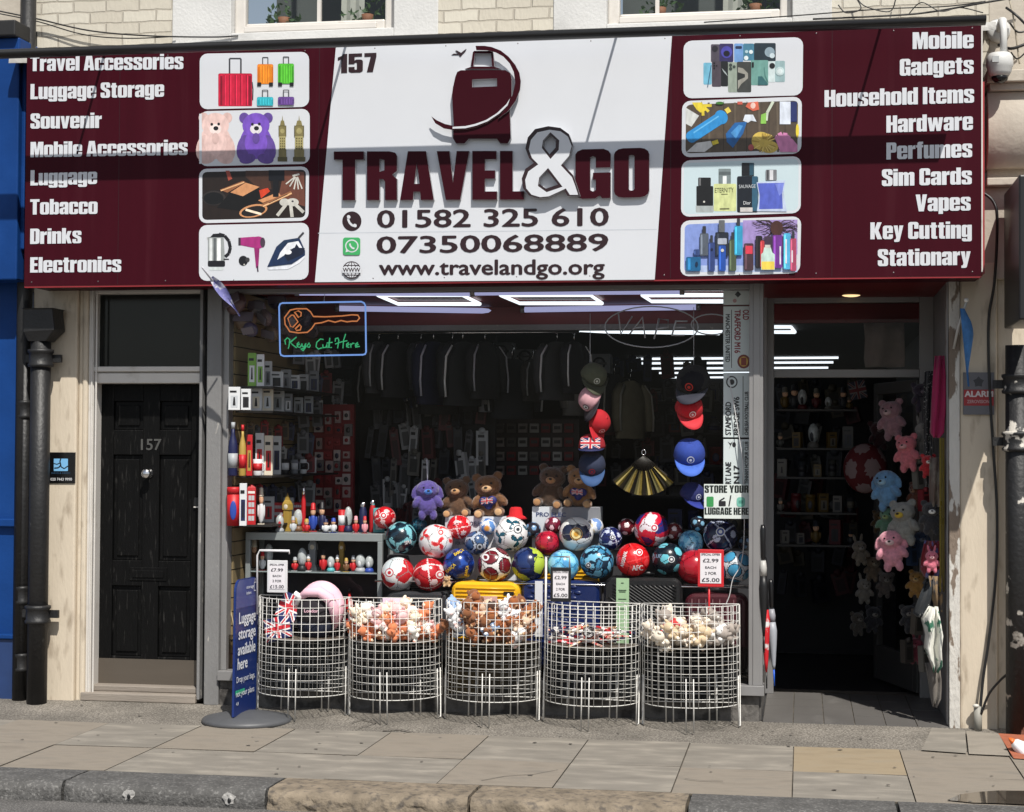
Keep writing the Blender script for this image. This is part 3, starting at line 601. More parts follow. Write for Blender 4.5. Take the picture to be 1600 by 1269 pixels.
rows = [('Travel Accessories', (47, 111.3), (286.4, 108)), ('Luggage Storage', (47.5, 155.2), (256.3, 151.2)), ('Souvenir', (47.5, 201.2), (158.8, 200)), ('Mobile Accessories', (47.5, 245.8), (293, 242.2)),
        ('Luggage', (47.5, 290), (151.6, 287.5)), ('Tobacco', (47, 335.4), (152.3, 334.3)), ('Drinks', (47, 381.4), (127, 380)), ('Electronics', (47, 426), (189.3, 425)),
        ('Mobile', (1426, 76.8), (1521.3, 75.4)), ('Gadgets', (1406, 118.6), (1521.3, 115)), ('Household Items', (1288.3, 167.4), (1522, 160.5)), ('Hardware', (1385, 207.3), (1520.2, 203)),
        ('Perfumes', (1385, 249.4), (1519, 245.7)), ('Sim Cards', (1378, 291), (1518.4, 288)), ('Vapes', (1430.7, 330.5), (1516.6, 329)), ('Key Cutting', (1360, 374), (1518.4, 372.6)), ('Stationary', (1371.6, 416), (1516.6, 414))]
for i, (s, p0, p1) in enumerate(rows):
    b = MB(); wordpx(b, s, SIGNW, p0, p1, 24 if i < 8 else 26.5, YS - .003, heavyface=True, gap=.035); b.build('lettering', SG)
b = MB(); wordpx(b, '157', INK, (527.6, 114.4), (588, 112.3), 30, YS - .004, heavyface=True); b.build('lettering', SG)
for s, p0, p1, h, bo in (('01582 325 610', (588.7, 355.5), (951.3, 352.2), 27, .06), ('07350068889', (588, 395.6), (950.6, 391.5), 26, .06), ('www.travelandgo.org', (591.7, 429.3), (945, 428.3), 23, .07)):
    b = MB(); wordpx(b, s, INK, p0, p1, h, YS - .004, bold=bo); b.build('lettering', SG)
def raised(loops_px, Y0, depth, face, side, mb):
    """raised letter from px outlines (outer then holes)"""
    loops = [[q(x, y, Y0) for x, y in lp] for lp in loops_px]
    tri = tessellate_polygon([[Vector((v.x, v.z, 0)) for v in lp] for lp in loops]); flat = [v for lp in loops for v in lp]
    vs = [(v.x, Y0 - depth, v.z) for v in flat]
    fs = []
    for t in tri:
        a, b_, c = [flat[i] for i in t]; cr = (b_.x - a.x) * (c.z - a.z) - (b_.z - a.z) * (c.x - a.x)
        fs.append(list(t) if cr > 0 else list(t)[::-1])
    mb.add(vs, fs, face)
    for lp in loops:
        n = len(lp); mb.add([(v.x, Y0 - depth, v.z) for v in lp] + [(v.x, Y0, v.z) for v in lp], [(i, (i + 1) % n, n + (i + 1) % n, n + i) for i in range(n)], side)
def raisedword(s, p0, p1, cap, depth):
    b = MB(); tr, w = heavy(s, .05)
    for vs, fs, lp in tr:
        raised([[(p0[0] + v.x / w * (p1[0] - p0[0]), p0[1] + v.x / w * (p1[1] - p0[1]) - v.y * cap) for v in l_] for l_ in lp], YS - .002, depth, MAROOND, GREYSIDE, b)
    b.build('raised_lettering', SG)
raisedword('TRAVEL', (523.5, 314), (820, 313), 76, .028); raisedword('GO', (900, 312), (1015, 309), 77, .028)
zm = lambda pts: [(480 + x / 2.6667, y / 2.6667) for x, y in pts]
amp = [(1010, 533), (955, 545), (925, 580), (915, 625), (930, 665), (950, 685), (915, 710), (900, 750), (905, 790), (930, 820), (970, 832), (1010, 828), (1050, 810), (1075, 798), (1090, 822), (1142, 822), (1125, 770), (1112, 735), (1070, 690), (1100, 655), (1112, 610), (1095, 565), (1060, 540)]
h1 = [(1015, 565), (992, 590), (988, 615), (1015, 650), (1040, 622), (1042, 590)]; h2 = [(1004, 715), (976, 745), (972, 772), (1000, 792), (1050, 775)]
b = MB(); raised([zm(amp), zm(h1), zm(h2)], YS - .002, .055, INK, GREYSIDE, b)
raised([zm(inset(amp, 9)), zm(inset(h1, -9)), zm(inset(h2, -9))], YS - .05, .0095, SIGNW, SIGNW, b); b.build('raised_lettering', SG)
b = MB()
raised([zm([(645, 298), (830, 298), (850, 310), (856, 335), (855, 440), (848, 470), (850, 510), (852, 580), (840, 602), (808, 602), (795, 583), (678, 583), (660, 602), (625, 602), (612, 580), (615, 520), (612, 470), (608, 400), (612, 370), (622, 325), (630, 305)]), zm([(692, 336), (795, 332), (795, 365), (692, 369)])], YS - .002, .035, MAROOND, GREYSIDE, b)
raised([zm([(660, 292), (690, 282), (780, 282), (810, 292)])], YS - .002, .03, MAROOND, GREYSIDE, b)
raised([zm([(686, 280), (694, 222), (700, 217), (772, 217), (778, 222), (783, 280), (774, 280), (770, 228), (702, 228), (696, 280)])], YS - .002, .03, MAROOND, GREYSIDE, b)
cres = [(703, 193), (740, 193), (770, 198), (808, 213), (840, 238), (868, 272), (885, 305), (891, 340), (888, 375), (870, 422), (838, 465), (797, 495), (836, 442), (858, 395), (868, 345), (862, 302), (845, 266), (818, 237), (785, 219), (750, 211), (706, 210)]
raised([zm(cres)], YS - .04, .012, MAROOND, GREYSIDE, b)
raised([zm([(518, 486), (540, 502), (575, 518), (612, 526), (660, 523), (700, 514), (745, 498), (790, 470), (822, 440), (848, 405), (855, 412), (835, 446), (800, 480), (752, 512), (705, 531), (660, 541), (612, 543), (570, 536), (535, 515)])], YS - .04, .008, MAROOND, GREYSIDE, b)
raised([zm([(606, 529), (660, 526), (700, 517), (745, 501), (790, 473), (830, 435), (846, 410), (835, 440), (800, 474), (752, 506), (705, 524), (660, 535), (606, 537)])], YS - .0485, .003, SIGNW, SIGNW, b)
raised([zm([(602, 229), (612, 224), (630, 225), (618, 212), (624, 211), (642, 221), (655, 210), (664, 204), (660, 214), (648, 226), (640, 236), (634, 234), (634, 229)])], YS - .002, .004, INK, INK, b)
b.build('suitcase_logo', SG)
b = MB(); p = Print(b, YS - .003, (480, 0, 2.6667), .0005)   # contact icons
p.el(186, 922, 40, 41, INK, 0, 28); p.ln([(172, 902), (170, 912), (176, 928), (188, 940), (200, 943)], 9, SIGNW); p.el(173, 904, 8, 7, SIGNW, 50); p.el(199, 940, 8, 7, SIGNW, 40)
p.rc(149, 990, 221, 1063, P(60, 165, 95), 10); p.el(186, 1025, 28, 27, SIGNW, 0, 24); p.poly([(160, 1052), (163, 1032), (178, 1046)], SIGNW); p.el(186, 1025, 23, 22, P(60, 165, 95), 0, 24); p.ln([(178, 1015), (179, 1024), (188, 1034), (197, 1036)], 7, SIGNW)
p.el(185, 1125, 38, 36, INK, 0, 28); p.el(185, 1125, 34, 32, SIGNW, 0, 28); p.el(185, 1125, 20, 33, INK); p.el(185, 1125, 16, 32, SIGNW); p.ln([(185, 1091), (185, 1159)], 3, INK); p.ln([(155, 1106), (215, 1106)], 3, INK); p.ln([(155, 1146), (215, 1146)], 3, INK); p.rc(146, 1113, 224, 1137, SIGNW)
wordpx(b, 'WWW', INK, (535.5, 425), (563, 424.8), 6.5, p.Y - .001, bold=.05)
b.build('contact_icons', SG)
# ------------------------------------------------ picture panels
def framepx(quad_, r=12):
    (ax, ay), (bx, by), (cx, cy), (dx, dy) = quad_; out = []
    u = RR(0, 0, 170, 86, r, 4)
    for x, y in u:
        s, t = x / 170, y / 86; out.append(((ax * (1 - s) + bx * s) * (1 - t) + (dx * (1 - s) + cx * s) * t, (ay * (1 - s) + by * s) * (1 - t) + (dy * (1 - s) + cy * s) * t))
    return out
def panel(quad_, mapping, bg=None, inner=5):
    b = MB(); p = Print(b, YS - .002); p.poly(framepx(quad_), SIGNW)
    if bg: p.poly(inset(framepx(quad_), inner), bg)
    p.o = mapping; return b, p
def fin(b): b.build('picture_panel', SG)
m4 = (300, 80, 7.05); m5 = (300, 260, 6.68); m2 = (1060, 50, 6.345); m3 = (1060, 240, 6.345)
K1 = C_(60, 60, 66); DK = C_(25, 25, 30)
b, p = panel([(312, 84), (483, 81), (483, 167), (312, 171)], m4)
def LT_(m):
    nm = m.name.split('_'); return C_(*[min(255, int(int(v) * 1.12 + 22)) for v in nm[1:4]])
def case(x0, y0, x1, y1, c, dark, lw):
    p.ln([(x0 + (x1 - x0) * .33, y0 + 4), (x0 + (x1 - x0) * .33, y0 - (x1 - x0) * .45), (x0 + (x1 - x0) * .67, y0 - (x1 - x0) * .45), (x0 + (x1 - x0) * .67, y0 + 4)], lw, K1)
    p.rc(x0 - 3, y0 - 3, x1 + 3, y1, dark, 18); p.rc(x0, y0, x1, y1 - 2, c, 18); p.rc(x0, y0 + 30, x1, y1 - 1, c)
    p.rc(x0 + (x1 - x0) * .05, y0 + 26, x0 + (x1 - x0) * .12, y1 - 10, dark); p.rc(x1 - (x1 - x0) * .10, y0 + 26, x1 - (x1 - x0) * .02, y1 - 10, dark)
    for k in range(1, 6): xx = x0 + (x1 - x0) * k / 6; p.ln([(xx, y0 + 14), (xx, y1 - 8)], lw * .45, dark); p.ln([(xx + lw * .7, y0 + 18), (xx + lw * .7, y1 - 12)], lw * .5, LT_(c))
case(292, 248, 660, 608, C_(200, 28, 62), C_(130, 12, 40), 18); p.ln([(662, 340), (672, 420), (668, 540)], 12, K1)
case(722, 146, 892, 362, C_(238, 140, 35), C_(190, 95, 15), 10); case(950, 140, 1120, 358, C_(90, 195, 55), C_(50, 140, 25), 10)
for x in (740, 870, 970, 1098): p.rc(x - 22, 345, x + 22, 384, DK)
case(718, 508, 892, 600, C_(55, 185, 200), C_(25, 140, 155), 10); case(950, 506, 1122, 592, C_(105, 70, 145), C_(70, 45, 105), 10); fin(b)
b, p = panel([(312, 174), (484, 170), (484, 256), (312, 260)], m4)
def bearpic(cx, c, cd, muz, w=1.):
    p.el(cx, 1000, 175 * w, 190, c, 0); p.el(cx - 140 * w, 1060, 70, 140, cd, 12); p.el(cx + 145 * w, 1060, 70, 140, cd, -12); p.el(cx, 1010, 125 * w, 150, c)
    p.el(cx - 95, 1185, 90, 55, cd, -10); p.el(cx + 105, 1185, 90, 55, cd, 10)
    for s in (-1, 1): p.el(cx + s * 130, 735, 55, 58, cd)
    p.el(cx, 815, 150, 135, c); p.el(cx, 858, 66, 56, muz); p.el(cx + 5, 850, 28, 24, DK); p.el(cx - 40, 806, 15, 16, DK); p.el(cx + 36, 803, 15, 16, DK); p.el(cx, 960, 40, 60, cd)
bearpic(258, C_(228, 196, 190), C_(214, 182, 176), C_(238, 220, 215)); p.rc(80, 690, 108, 1240, SIGNW)
bearpic(705, C_(120, 82, 190), C_(98, 72, 150), C_(225, 220, 225))
def tower(cx, w):
    a = C_(128, 118, 75); d = C_(85, 78, 45); l_ = C_(165, 155, 105)
    p.poly([(cx - 7, 770), (cx, 705), (cx + 7, 770)], a); p.poly([(cx - w * .35, 830), (cx - w * .2, 765), (cx + w * .2, 765), (cx + w * .35, 830)], a); p.rc(cx - w * .5, 820, cx + w * .5, 940, d); p.rc(cx - w * .42, 828, cx + w * .42, 932, a); p.el(cx, 880, w * .28, w * .3, l_)
    p.rc(cx - w * .42, 935, cx + w * .42, 1090, l_); p.rc(cx - w * .5, 1080, cx + w * .5, 1170, a); p.rc(cx - w * .62, 1165, cx + w * .62, 1215, d)
    for k in range(5):
        for j in range(3): p.rc(cx - w * .3 + j * w * .24, 955 + k * 28, cx - w * .18 + j * w * .24, 970 + k * 28, d)
tower(996, 84); tower(1180, 108); fin(b)
b, p = panel([(311, 264), (483, 260), (482, 345), (311, 349)], m5, C_(34, 24, 20), 5)
cu = C_(205, 145, 100); cu2 = C_(150, 98, 65); sv = C_(200, 198, 190)
p.poly([(560, 45), (800, 45), (830, 240), (700, 240), (560, 110)], C_(70, 45, 35)); p.poly([(960, 40), (1170, 60), (1180, 420), (900, 330)], C_(105, 62, 48)); p.poly([(350, 45), (390, 45), (420, 130), (380, 150)], C_(160, 70, 55)); p.el(230, 330, 125, 80, C_(26, 26, 28)); p.el(230, 330, 122, 76, C_(48, 42, 40)); p.el(225, 335, 105, 65, C_(14, 14, 15))
p.poly([(400, 272), (560, 170), (705, 215), (530, 312)], cu); p.poly([(400, 272), (530, 312), (700, 222), (700, 350), (540, 470), (260, 430)], C_(14, 12, 12)); p.poly([(290, 245), (530, 152), (560, 165), (370, 275)], cu2); p.ln([(300, 255), (545, 165)], 12, C_(230, 180, 130))
p.poly([(700, 250), (790, 225), (815, 260), (720, 335)], C_(205, 65, 35)); p.poly([(690, 355), (900, 270), (930, 310), (740, 380)], cu); p.rc(800, 40, 965, 150, C_(12, 14, 22)); p.rc(845, 140, 905, 320, C_(16, 16, 20))
p.el(640, 465, 150, 66, cu, -12); p.el(640, 468, 128, 50, C_(30, 25, 25), -12); p.ln([(560, 452), (725, 500)], 24, C_(245, 225, 200)); p.ln([(740, 410), (1040, 275)], 40, cu2); p.ln([(740, 418), (1040, 280)], 14, C_(238, 190, 140)); p.ln([(800, 385), (1000, 290)], 6, DK)
for x0, y0, x1, y1, w in ((1075, 110, 980, 185, 14), (1080, 110, 1020, 210, 14), (1090, 115, 1065, 240, 14), (1095, 115, 1110, 240, 14), (1100, 110, 1150, 235, 14), (1050, 100, 1120, 80, 20), (980, 400, 890, 515, 34), (1030, 400, 1045, 530, 34), (1070, 390, 1165, 480, 34)): p.ln([(x0, y0), (x1, y1)], w, sv)
p.el(965, 375, 52, 40, sv); p.el(1050, 375, 65, 42, sv); p.el(1050, 365, 12, 10, K1); fin(b)
b, p = panel([(311, 352), (483, 348), (482, 437), (311, 439)], m5)
p.poly([(165, 740), (200, 735), (330, 735), (345, 990), (165, 990)], C_(150, 155, 155)); p.rc(182, 750, 212, 990, C_(222, 226, 226)); p.rc(225, 750, 250, 990, C_(95, 100, 102)); p.rc(262, 750, 300, 990, C_(240, 242, 242)); p.poly([(190, 740), (220, 705), (290, 700), (335, 740)], DK)
p.ln([(280, 708), (340, 725), (385, 780), (400, 850), (385, 910), (345, 945)], 34, DK); p.rc(165, 985, 345, 1048, DK, 16); p.rc(180, 1052, 330, 1085, C_(205, 212, 212), 10); p.ln([(330, 970), (385, 970)], 12, DK); p.poly([(165, 740), (152, 742), (170, 790)], C_(190, 190, 190))
mg = C_(165, 45, 120); p.poly([(495, 745), (640, 735), (700, 735), (700, 850), (640, 850), (500, 822)], mg); p.el(690, 795, 72, 64, mg); p.el(738, 795, 26, 52, C_(70, 55, 70)); p.rc(484, 745, 508, 825, C_(60, 50, 60)); p.poly([(648, 850), (705, 850), (692, 1065), (668, 1060)], C_(145, 38, 105)); p.ln([(682, 1040), (688, 1100)], 14, C_(60, 40, 60)); p.el(535, 985, 48, 52, DK); p.el(580, 975, 22, 24, C_(60, 60, 62)); p.el(545, 1025, 8, 8, sv)
nv = C_(25, 45, 80); p.poly([(785, 1060), (1040, 1030), (1180, 930), (1180, 950), (1120, 1010), (1000, 1075), (800, 1080)], C_(225, 228, 235)); p.poly([(785, 1050), (880, 840), (960, 770), (1120, 745), (1180, 880), (1180, 930), (1040, 1020)], nv); p.poly([(890, 975), (920, 900), (1000, 800), (1110, 780), (1150, 850), (1060, 850), (960, 930)], C_(228, 230, 236)); p.poly([(960, 930), (1000, 880), (1070, 850), (1090, 810), (1120, 850), (1178, 855), (1160, 920), (1000, 990)], C_(20, 28, 50)); p.el(1000, 895, 40, 25, C_(240, 240, 244)); p.ln([(1110, 750), (1165, 690)], 20, K1); p.ln([(905, 850), (950, 800), (1100, 760)], 26, C_(30, 50, 78)); fin(b)
b, p = panel([(1068, 64), (1255, 58), (1254, 149), (1068, 154)], m2)
for x0, y0, x1, y1, c in ((322, 122, 410, 300, (78, 72, 84)), (406, 116, 545, 300, (52, 46, 92)), (552, 115, 642, 300, (112, 155, 208)), (642, 115, 750, 285, (70, 125, 150)), (750, 110, 965, 290, (34, 48, 58)), (248, 305, 330, 522, (112, 178, 205)), (332, 290, 425, 544, (74, 66, 76)), (422, 290, 492, 540, (28, 30, 34)), (718, 280, 892, 528, (110, 158, 150)), (890, 290, 960, 498, (205, 220, 222)), (958, 286, 1056, 496, (150, 178, 182)), (492, 300, 588, 598, (148, 160, 148)), (580, 296, 722, 598, (62, 64, 62))): p.rc(x0, y0, x1, y1, C_(*c), 12)
p.el(478, 200, 55, 60, C_(72, 70, 160)); p.el(478, 215, 32, 30, C_(20, 20, 34)); p.rc(565, 140, 630, 166, C_(36, 48, 76), 10)
for x, y, r, c in ((362, 165, 30, (40, 38, 46)), (720, 198, 20, (222, 232, 236)), (672, 258, 22, (222, 232, 236)), (676, 195, 16, (170, 200, 210)), (905, 200, 50, (140, 160, 172)), (930, 235, 26, (200, 215, 222)), (355, 310, 9, DK), (355, 335, 9, DK), (355, 360, 9, DK), (380, 335, 8, DK), (518, 330, 17, (60, 70, 66)), (518, 365, 17, (60, 70, 66)), (552, 345, 15, (60, 70, 66)), (930, 335, 28, DK), (1006, 390, 44, (190, 210, 212)), (1006, 390, 26, (215, 228, 230))): p.el(x, y, r, r, C_(*c) if isinstance(c, tuple) else c)
p.poly([(590, 350), (640, 360), (690, 410), (690, 460), (620, 520), (590, 570)], C_(150, 148, 140)); p.poly([(590, 400), (660, 420), (660, 450), (590, 480)], C_(40, 42, 42)); p.poly([(430, 360), (470, 400), (490, 440), (450, 400)], C_(170, 180, 182)); p.poly([(790, 440), (830, 440), (885, 510), (885, 525), (790, 525)], C_(52, 100, 104)); p.ln([(850, 350), (860, 430), (885, 490)], 8, C_(80, 128, 124)); p.ln([(325, 330), (290, 545)], 8, C_(50, 90, 120)); p.rc(728, 300, 748, 350, DK); fin(b)
wd = C_(82, 70, 58)
b, p = panel([(1066, 158), (1253, 151), (1252, 240), (1065, 246)], m2, wd, 6)
for x in (230, 450, 680, 900, 1060): p.ln([(x, 690), (x - 4, 1190)], 5, C_(45, 36, 28))
for x in (300, 560, 800, 980): p.ln([(x, 700), (x + 8, 1190)], 20, C_(98, 86, 72))
p.poly([(72, 750), (205, 830), (130, 940), (72, 910)], C_(205, 208, 205)); ye = C_(222, 200, 60); p.poly([(135, 700), (235, 698), (270, 780), (220, 800), (180, 770)], ye)
for x, y in ((330, 730), (300, 790), (245, 830)): p.ln([(240, 730), (x, y)], 28, ye)
bl = C_(45, 140, 205); p.ln([(130, 1040), (420, 850)], 118, bl); p.el(425, 845, 62, 72, bl, -30); p.el(130, 1040, 52, 60, bl, -30); p.ln([(470, 790), (510, 765)], 52, C_(230, 205, 90)); p.ln([(150, 1000), (400, 835)], 14, C_(100, 180, 230))
p.poly([(470, 1010), (560, 900), (680, 890), (640, 1010), (540, 1150), (480, 1090)], C_(35, 100, 165)); p.poly([(520, 1000), (600, 920), (640, 930), (570, 1060)], C_(75, 145, 205)); p.poly([(640, 880), (660, 820), (740, 820), (775, 890), (720, 880), (690, 900)], C_(215, 222, 232)); p.poly([(665, 740), (690, 700), (790, 690), (800, 770), (740, 785)], C_(215, 105, 80)); p.el(740, 730, 25, 30, C_(235, 200, 190)); p.rc(585, 690, 635, 720, C_(190, 90, 75))
p.ln([(940, 690), (880, 800), (870, 880)], 28, C_(205, 215, 195)); p.poly([(820, 820), (870, 800), (870, 910), (815, 910)], C_(135, 190, 85)); p.rc(1005, 690, 1112, 915, C_(215, 222, 235)); p.rc(1112, 690, 1175, 890, C_(36, 46, 100)); p.el(1180, 980, 16, 70, ye)
mop = C_(205, 178, 85); rq = random.Random(4)
p.el(820, 1080, 95, 90, mop); p.el(900, 1140, 90, 60, mop)
for k in range(26): a = rq.uniform(0, 6.28); p.ln([(850 + 50 * math.cos(a), 1100 + 40 * math.sin(a)), (850 + 125 * math.cos(a), 1100 + 95 * math.sin(a))], 12, C_(225, 200, 110) if k % 2 else C_(170, 140, 60))
pk = C_(205, 130, 175); p.poly([(960, 1060), (1020, 1020), (1130, 1060), (1180, 1120), (1180, 1190), (1010, 1190)], pk)
for x, y in ((960, 1040), (1000, 1000), (1060, 1000), (1100, 1030)): p.ln([(1050, 1090), (x, y)], 42, pk)
p.poly([(80, 1190), (180, 1100), (320, 1080), (340, 1130), (260, 1190)], C_(205, 205, 205)); p.ln([(335, 1105), (395, 1085)], 40, ye); p.el(720, 1145, 28, 32, C_(170, 80, 80)); p.rc(230, 700, 240, 702, ye); p.el(410, 705, 40, 14, C_(60, 110, 45)); fin(b)
b, p = panel([(1065, 251), (1252, 244), (1251, 333), (1064, 339)], m3, mat('pale_blue_print', rgb(196, 214, 220), .4, .02), 4)
p.rc(172, 510, 350, 585, C_(165, 172, 172), 12); p.rc(178, 322, 345, 518, C_(18, 18, 20), 10); p.rc(196, 238, 322, 325, C_(22, 22, 24), 10); p.rc(205, 245, 222, 318, C_(110, 110, 112)); p.el(255, 478, 10, 10, sv)
p.rc(350, 300, 575, 572, C_(205, 212, 150), 14); p.rc(398, 150, 520, 300, C_(120, 132, 134), 6); p.rc(440, 222, 478, 300, C_(225, 230, 230)); p.rc(402, 180, 520, 212, C_(90, 100, 102))
wordpx(b, 'ETERNITY', C_(70, 72, 45), (1060 + 362 / 6.345, 240 + 388 / 6.345), (1060 + 548 / 6.345, 240 + 384 / 6.345), 7.5, p.Y - .0006); p.Y -= .001; p.ln([(410, 548), (505, 546)], 12, C_(110, 112, 75)); p.ln([(425, 403), (490, 401)], 7, C_(120, 120, 80))
p.rc(582, 225, 790, 582, C_(18, 24, 34), 16); p.rc(730, 225, 786, 570, C_(50, 92, 116), 10); p.rc(628, 92, 750, 222, C_(16, 18, 24), 6); p.rc(705, 96, 746, 216, C_(44, 80, 98)); p.rc(612, 535, 735, 578, C_(200, 196, 194))
wordpx(b, 'SAUVAGE', C_(200, 204, 208), (1060 + 600 / 6.345, 240 + 344 / 6.345), (1060 + 765 / 6.345, 240 + 340 / 6.345), 5.5, p.Y - .0006); wordpx(b, 'Dior', C_(220, 222, 226), (1060 + 645 / 6.345, 240 + 506 / 6.345), (1060 + 716 / 6.345, 240 + 505 / 6.345), 5.5, p.Y - .0006); p.Y -= .001
p.poly([(775, 285), (1060, 265), (1045, 400), (1075, 575), (778, 572), (800, 420)], C_(190, 202, 226)); p.poly([(785, 295), (1048, 290), (1028, 400), (1035, 548), (800, 552), (808, 420)], C_(84, 98, 190)); p.poly([(960, 300), (1048, 292), (1030, 390), (1000, 420)], C_(120, 134, 215)); p.rc(866, 160, 975, 265, C_(120, 122, 126), 8); p.rc(905, 164, 940, 262, C_(215, 216, 220)); p.rc(880, 164, 893, 262, C_(50, 50, 54)); fin(b)
b, p = panel([(1064, 345), (1252, 338), (1250, 427), (1063, 432)], m3, C_(130, 150, 212), 6)
p.poly([(640, 662), (1180, 655), (1180, 1000), (640, 1010)], C_(160, 140, 196)); p.rc(70, 1110, 1178, 1175, C_(176, 192, 226))
rq = random.Random(9); bw = C_(58, 40, 42)
for k in range(30):
    a0 = rq.uniform(2.2, 4.1) if k % 2 else rq.uniform(-1, 1.0); x, y = 975 + 40 * math.cos(a0), 730 + 40 * math.sin(a0); pts = [(x, y)]
    for j in range(4): x += math.cos(a0) * rq.uniform(30, 60) ; y += math.sin(a0) * 24 + rq.uniform(-30, 34); pts.append((min(1180, max(640, x)), min(900, max(662, y))))
    p.ln(pts, 6, bw)
p.el(975, 740, 62, 75, C_(72, 42, 36)); p.rc(850, 820, 1110, 1000, C_(66, 50, 70))
for x0, y0, x1, y1, c, tip in ((212, 790, 300, 1012, (84, 92, 104), 1), (365, 780, 498, 1015, (34, 40, 52), 1), (150, 950, 212, 1012, (50, 70, 120), 0), (76, 1025, 222, 1165, (24, 92, 138), 0), (295, 880, 362, 1168, (48, 66, 120), 1), (398, 910, 470, 1165, (34, 76, 160), 0), (502, 850, 574, 1165, (72, 84, 62), 1), (555, 715, 636, 1008, (50, 150, 190), 1), (650, 890, 745, 1160, (70, 48, 56), 0), (765, 815, 832, 1135, (28, 24, 28), 0), (812, 862, 852, 1130, (190, 60, 66), 0), (935, 808, 1030, 1135, (110, 50, 140), 0), (1042, 790, 1112, 1148, (80, 172, 215), 0), (1108, 840, 1170, 1165, (170, 70, 100), 1)):
    p.rc(x0, y0, x1, y1, C_(*c), 14); w = x1 - x0; p.rc(x0 + w * .12, y0 + 14, x0 + w * .3, y1 - 14, C_(*[min(255, int(v * 1.35 + 16)) for v in c]))
    if tip: p.rc(x0 + w * .3, y0 - 70, x1 - w * .3, y0 + 4, C_(52, 54, 60), 6)
p.rc(665, 915, 735, 995, C_(215, 60, 80), 8); p.rc(400, 660, 460, 780, C_(96, 100, 104), 8); p.rc(390, 840, 480, 900, C_(170, 176, 190), 10); p.poly([(820, 1000), (840, 980), (850, 930), (915, 930), (930, 980), (955, 1000), (955, 1152), (820, 1152)], C_(190, 215, 205)); p.rc(824, 1070, 952, 1150, C_(232, 205, 85), 10); p.rc(858, 905, 912, 935, sv); p.el(180, 1098, 14, 26, C_(14, 40, 70)); p.el(332, 950, 12, 12, C_(20, 28, 60)); p.el(436, 960, 16, 16, sv)
for x, y0, y1 in ((1010, 920, 1100), (1128, 960, 1080), (1068, 850, 1090)): p.ln([(x, y0), (x, y1)], 14, C_(225, 222, 232))
fin(b)
# ------------------------------------------------ trough light over the sign
YT = -.77
T = thing('trough_light', 'long black trough light held out over the top of the maroon sign', 'light', (-2, YT, 4.0))
p0, p1 = q(-8, 78.5, YT), q(1540, 38.5, YT)
b = MB(); zc = (p0.z + p1.z) / 2
b.tube([(p0.x, YT, zc), (p1.x, YT, zc)], .001, BLACK, 4)
N = 12; ring = [(YT + .052 * math.cos(2 * math.pi * i / N), zc + .027 * math.sin(2 * math.pi * i / N)) for i in range(N)]
b.add([(x, y, z) for x in (p0.x, p1.x) for y, z in ring], [(i, (i + 1) % N, N + (i + 1) % N, N + i) for i in range(N)] + [list(range(N)), list(range(N, 2 * N))], BLACK, True); b.build('trough', T)
for px, py in ((165, 82), (542, 70), (965, 58), (1378, 44)):
    a = q(px, py, YS); b = MB(); b.tube([(a.x, YS + .05, 4.15), (a.x, YS - .02, 4.158), (a.x, YT + .03, zc + .01)], .008, BLACK, 8); b.build('arm', T)
# ================================================================ fixed street things
def qpl(px, py, O, N):                                 # pixel onto any plane
    d = ray(px, py); return CAMP + d * ((O - CAMP).dot(N) / d.dot(N))
def uj(mb, O, U, V, w, h, off=.0006, dim=1.):
    """union flag on the plane O + uU + vV"""
    N = U.cross(V).normalized(); k = [0]
    bl, wh, rd = [P(*[int(v * dim) for v in c], .6) for c in ((22, 32, 92), (228, 226, 226), (190, 28, 44))]
    def pl(pts, mt): mb.poly([O + N * (off * k[0]) + U * (a * w) + V * (c * h) for a, c in pts], mt); k[0] += 1
    pl([(0, 0), (1, 0), (1, 1), (0, 1)], bl)
    for t, mt in ((.13, wh), (.05, rd)):
        for s in (0, 1):
            f = lambda a, c: (a, 1 - c) if s else (a, c)
            p = [f(0, 0), f(t * .6, 0), f(1, 1 - t), f(1, 1), f(1 - t * .6, 1), f(0, t)]
            pl(p[::-1] if s else p, mt)
    for t, mt in ((.16, wh), (.09, rd)):
        pl([(.5 - t * .62, 0), (.5 + t * .62, 0), (.5 + t * .62, 1), (.5 - t * .62, 1)], mt); pl([(0, .5 - t), (1, .5 - t), (1, .5 + t), (0, .5 + t)], mt)
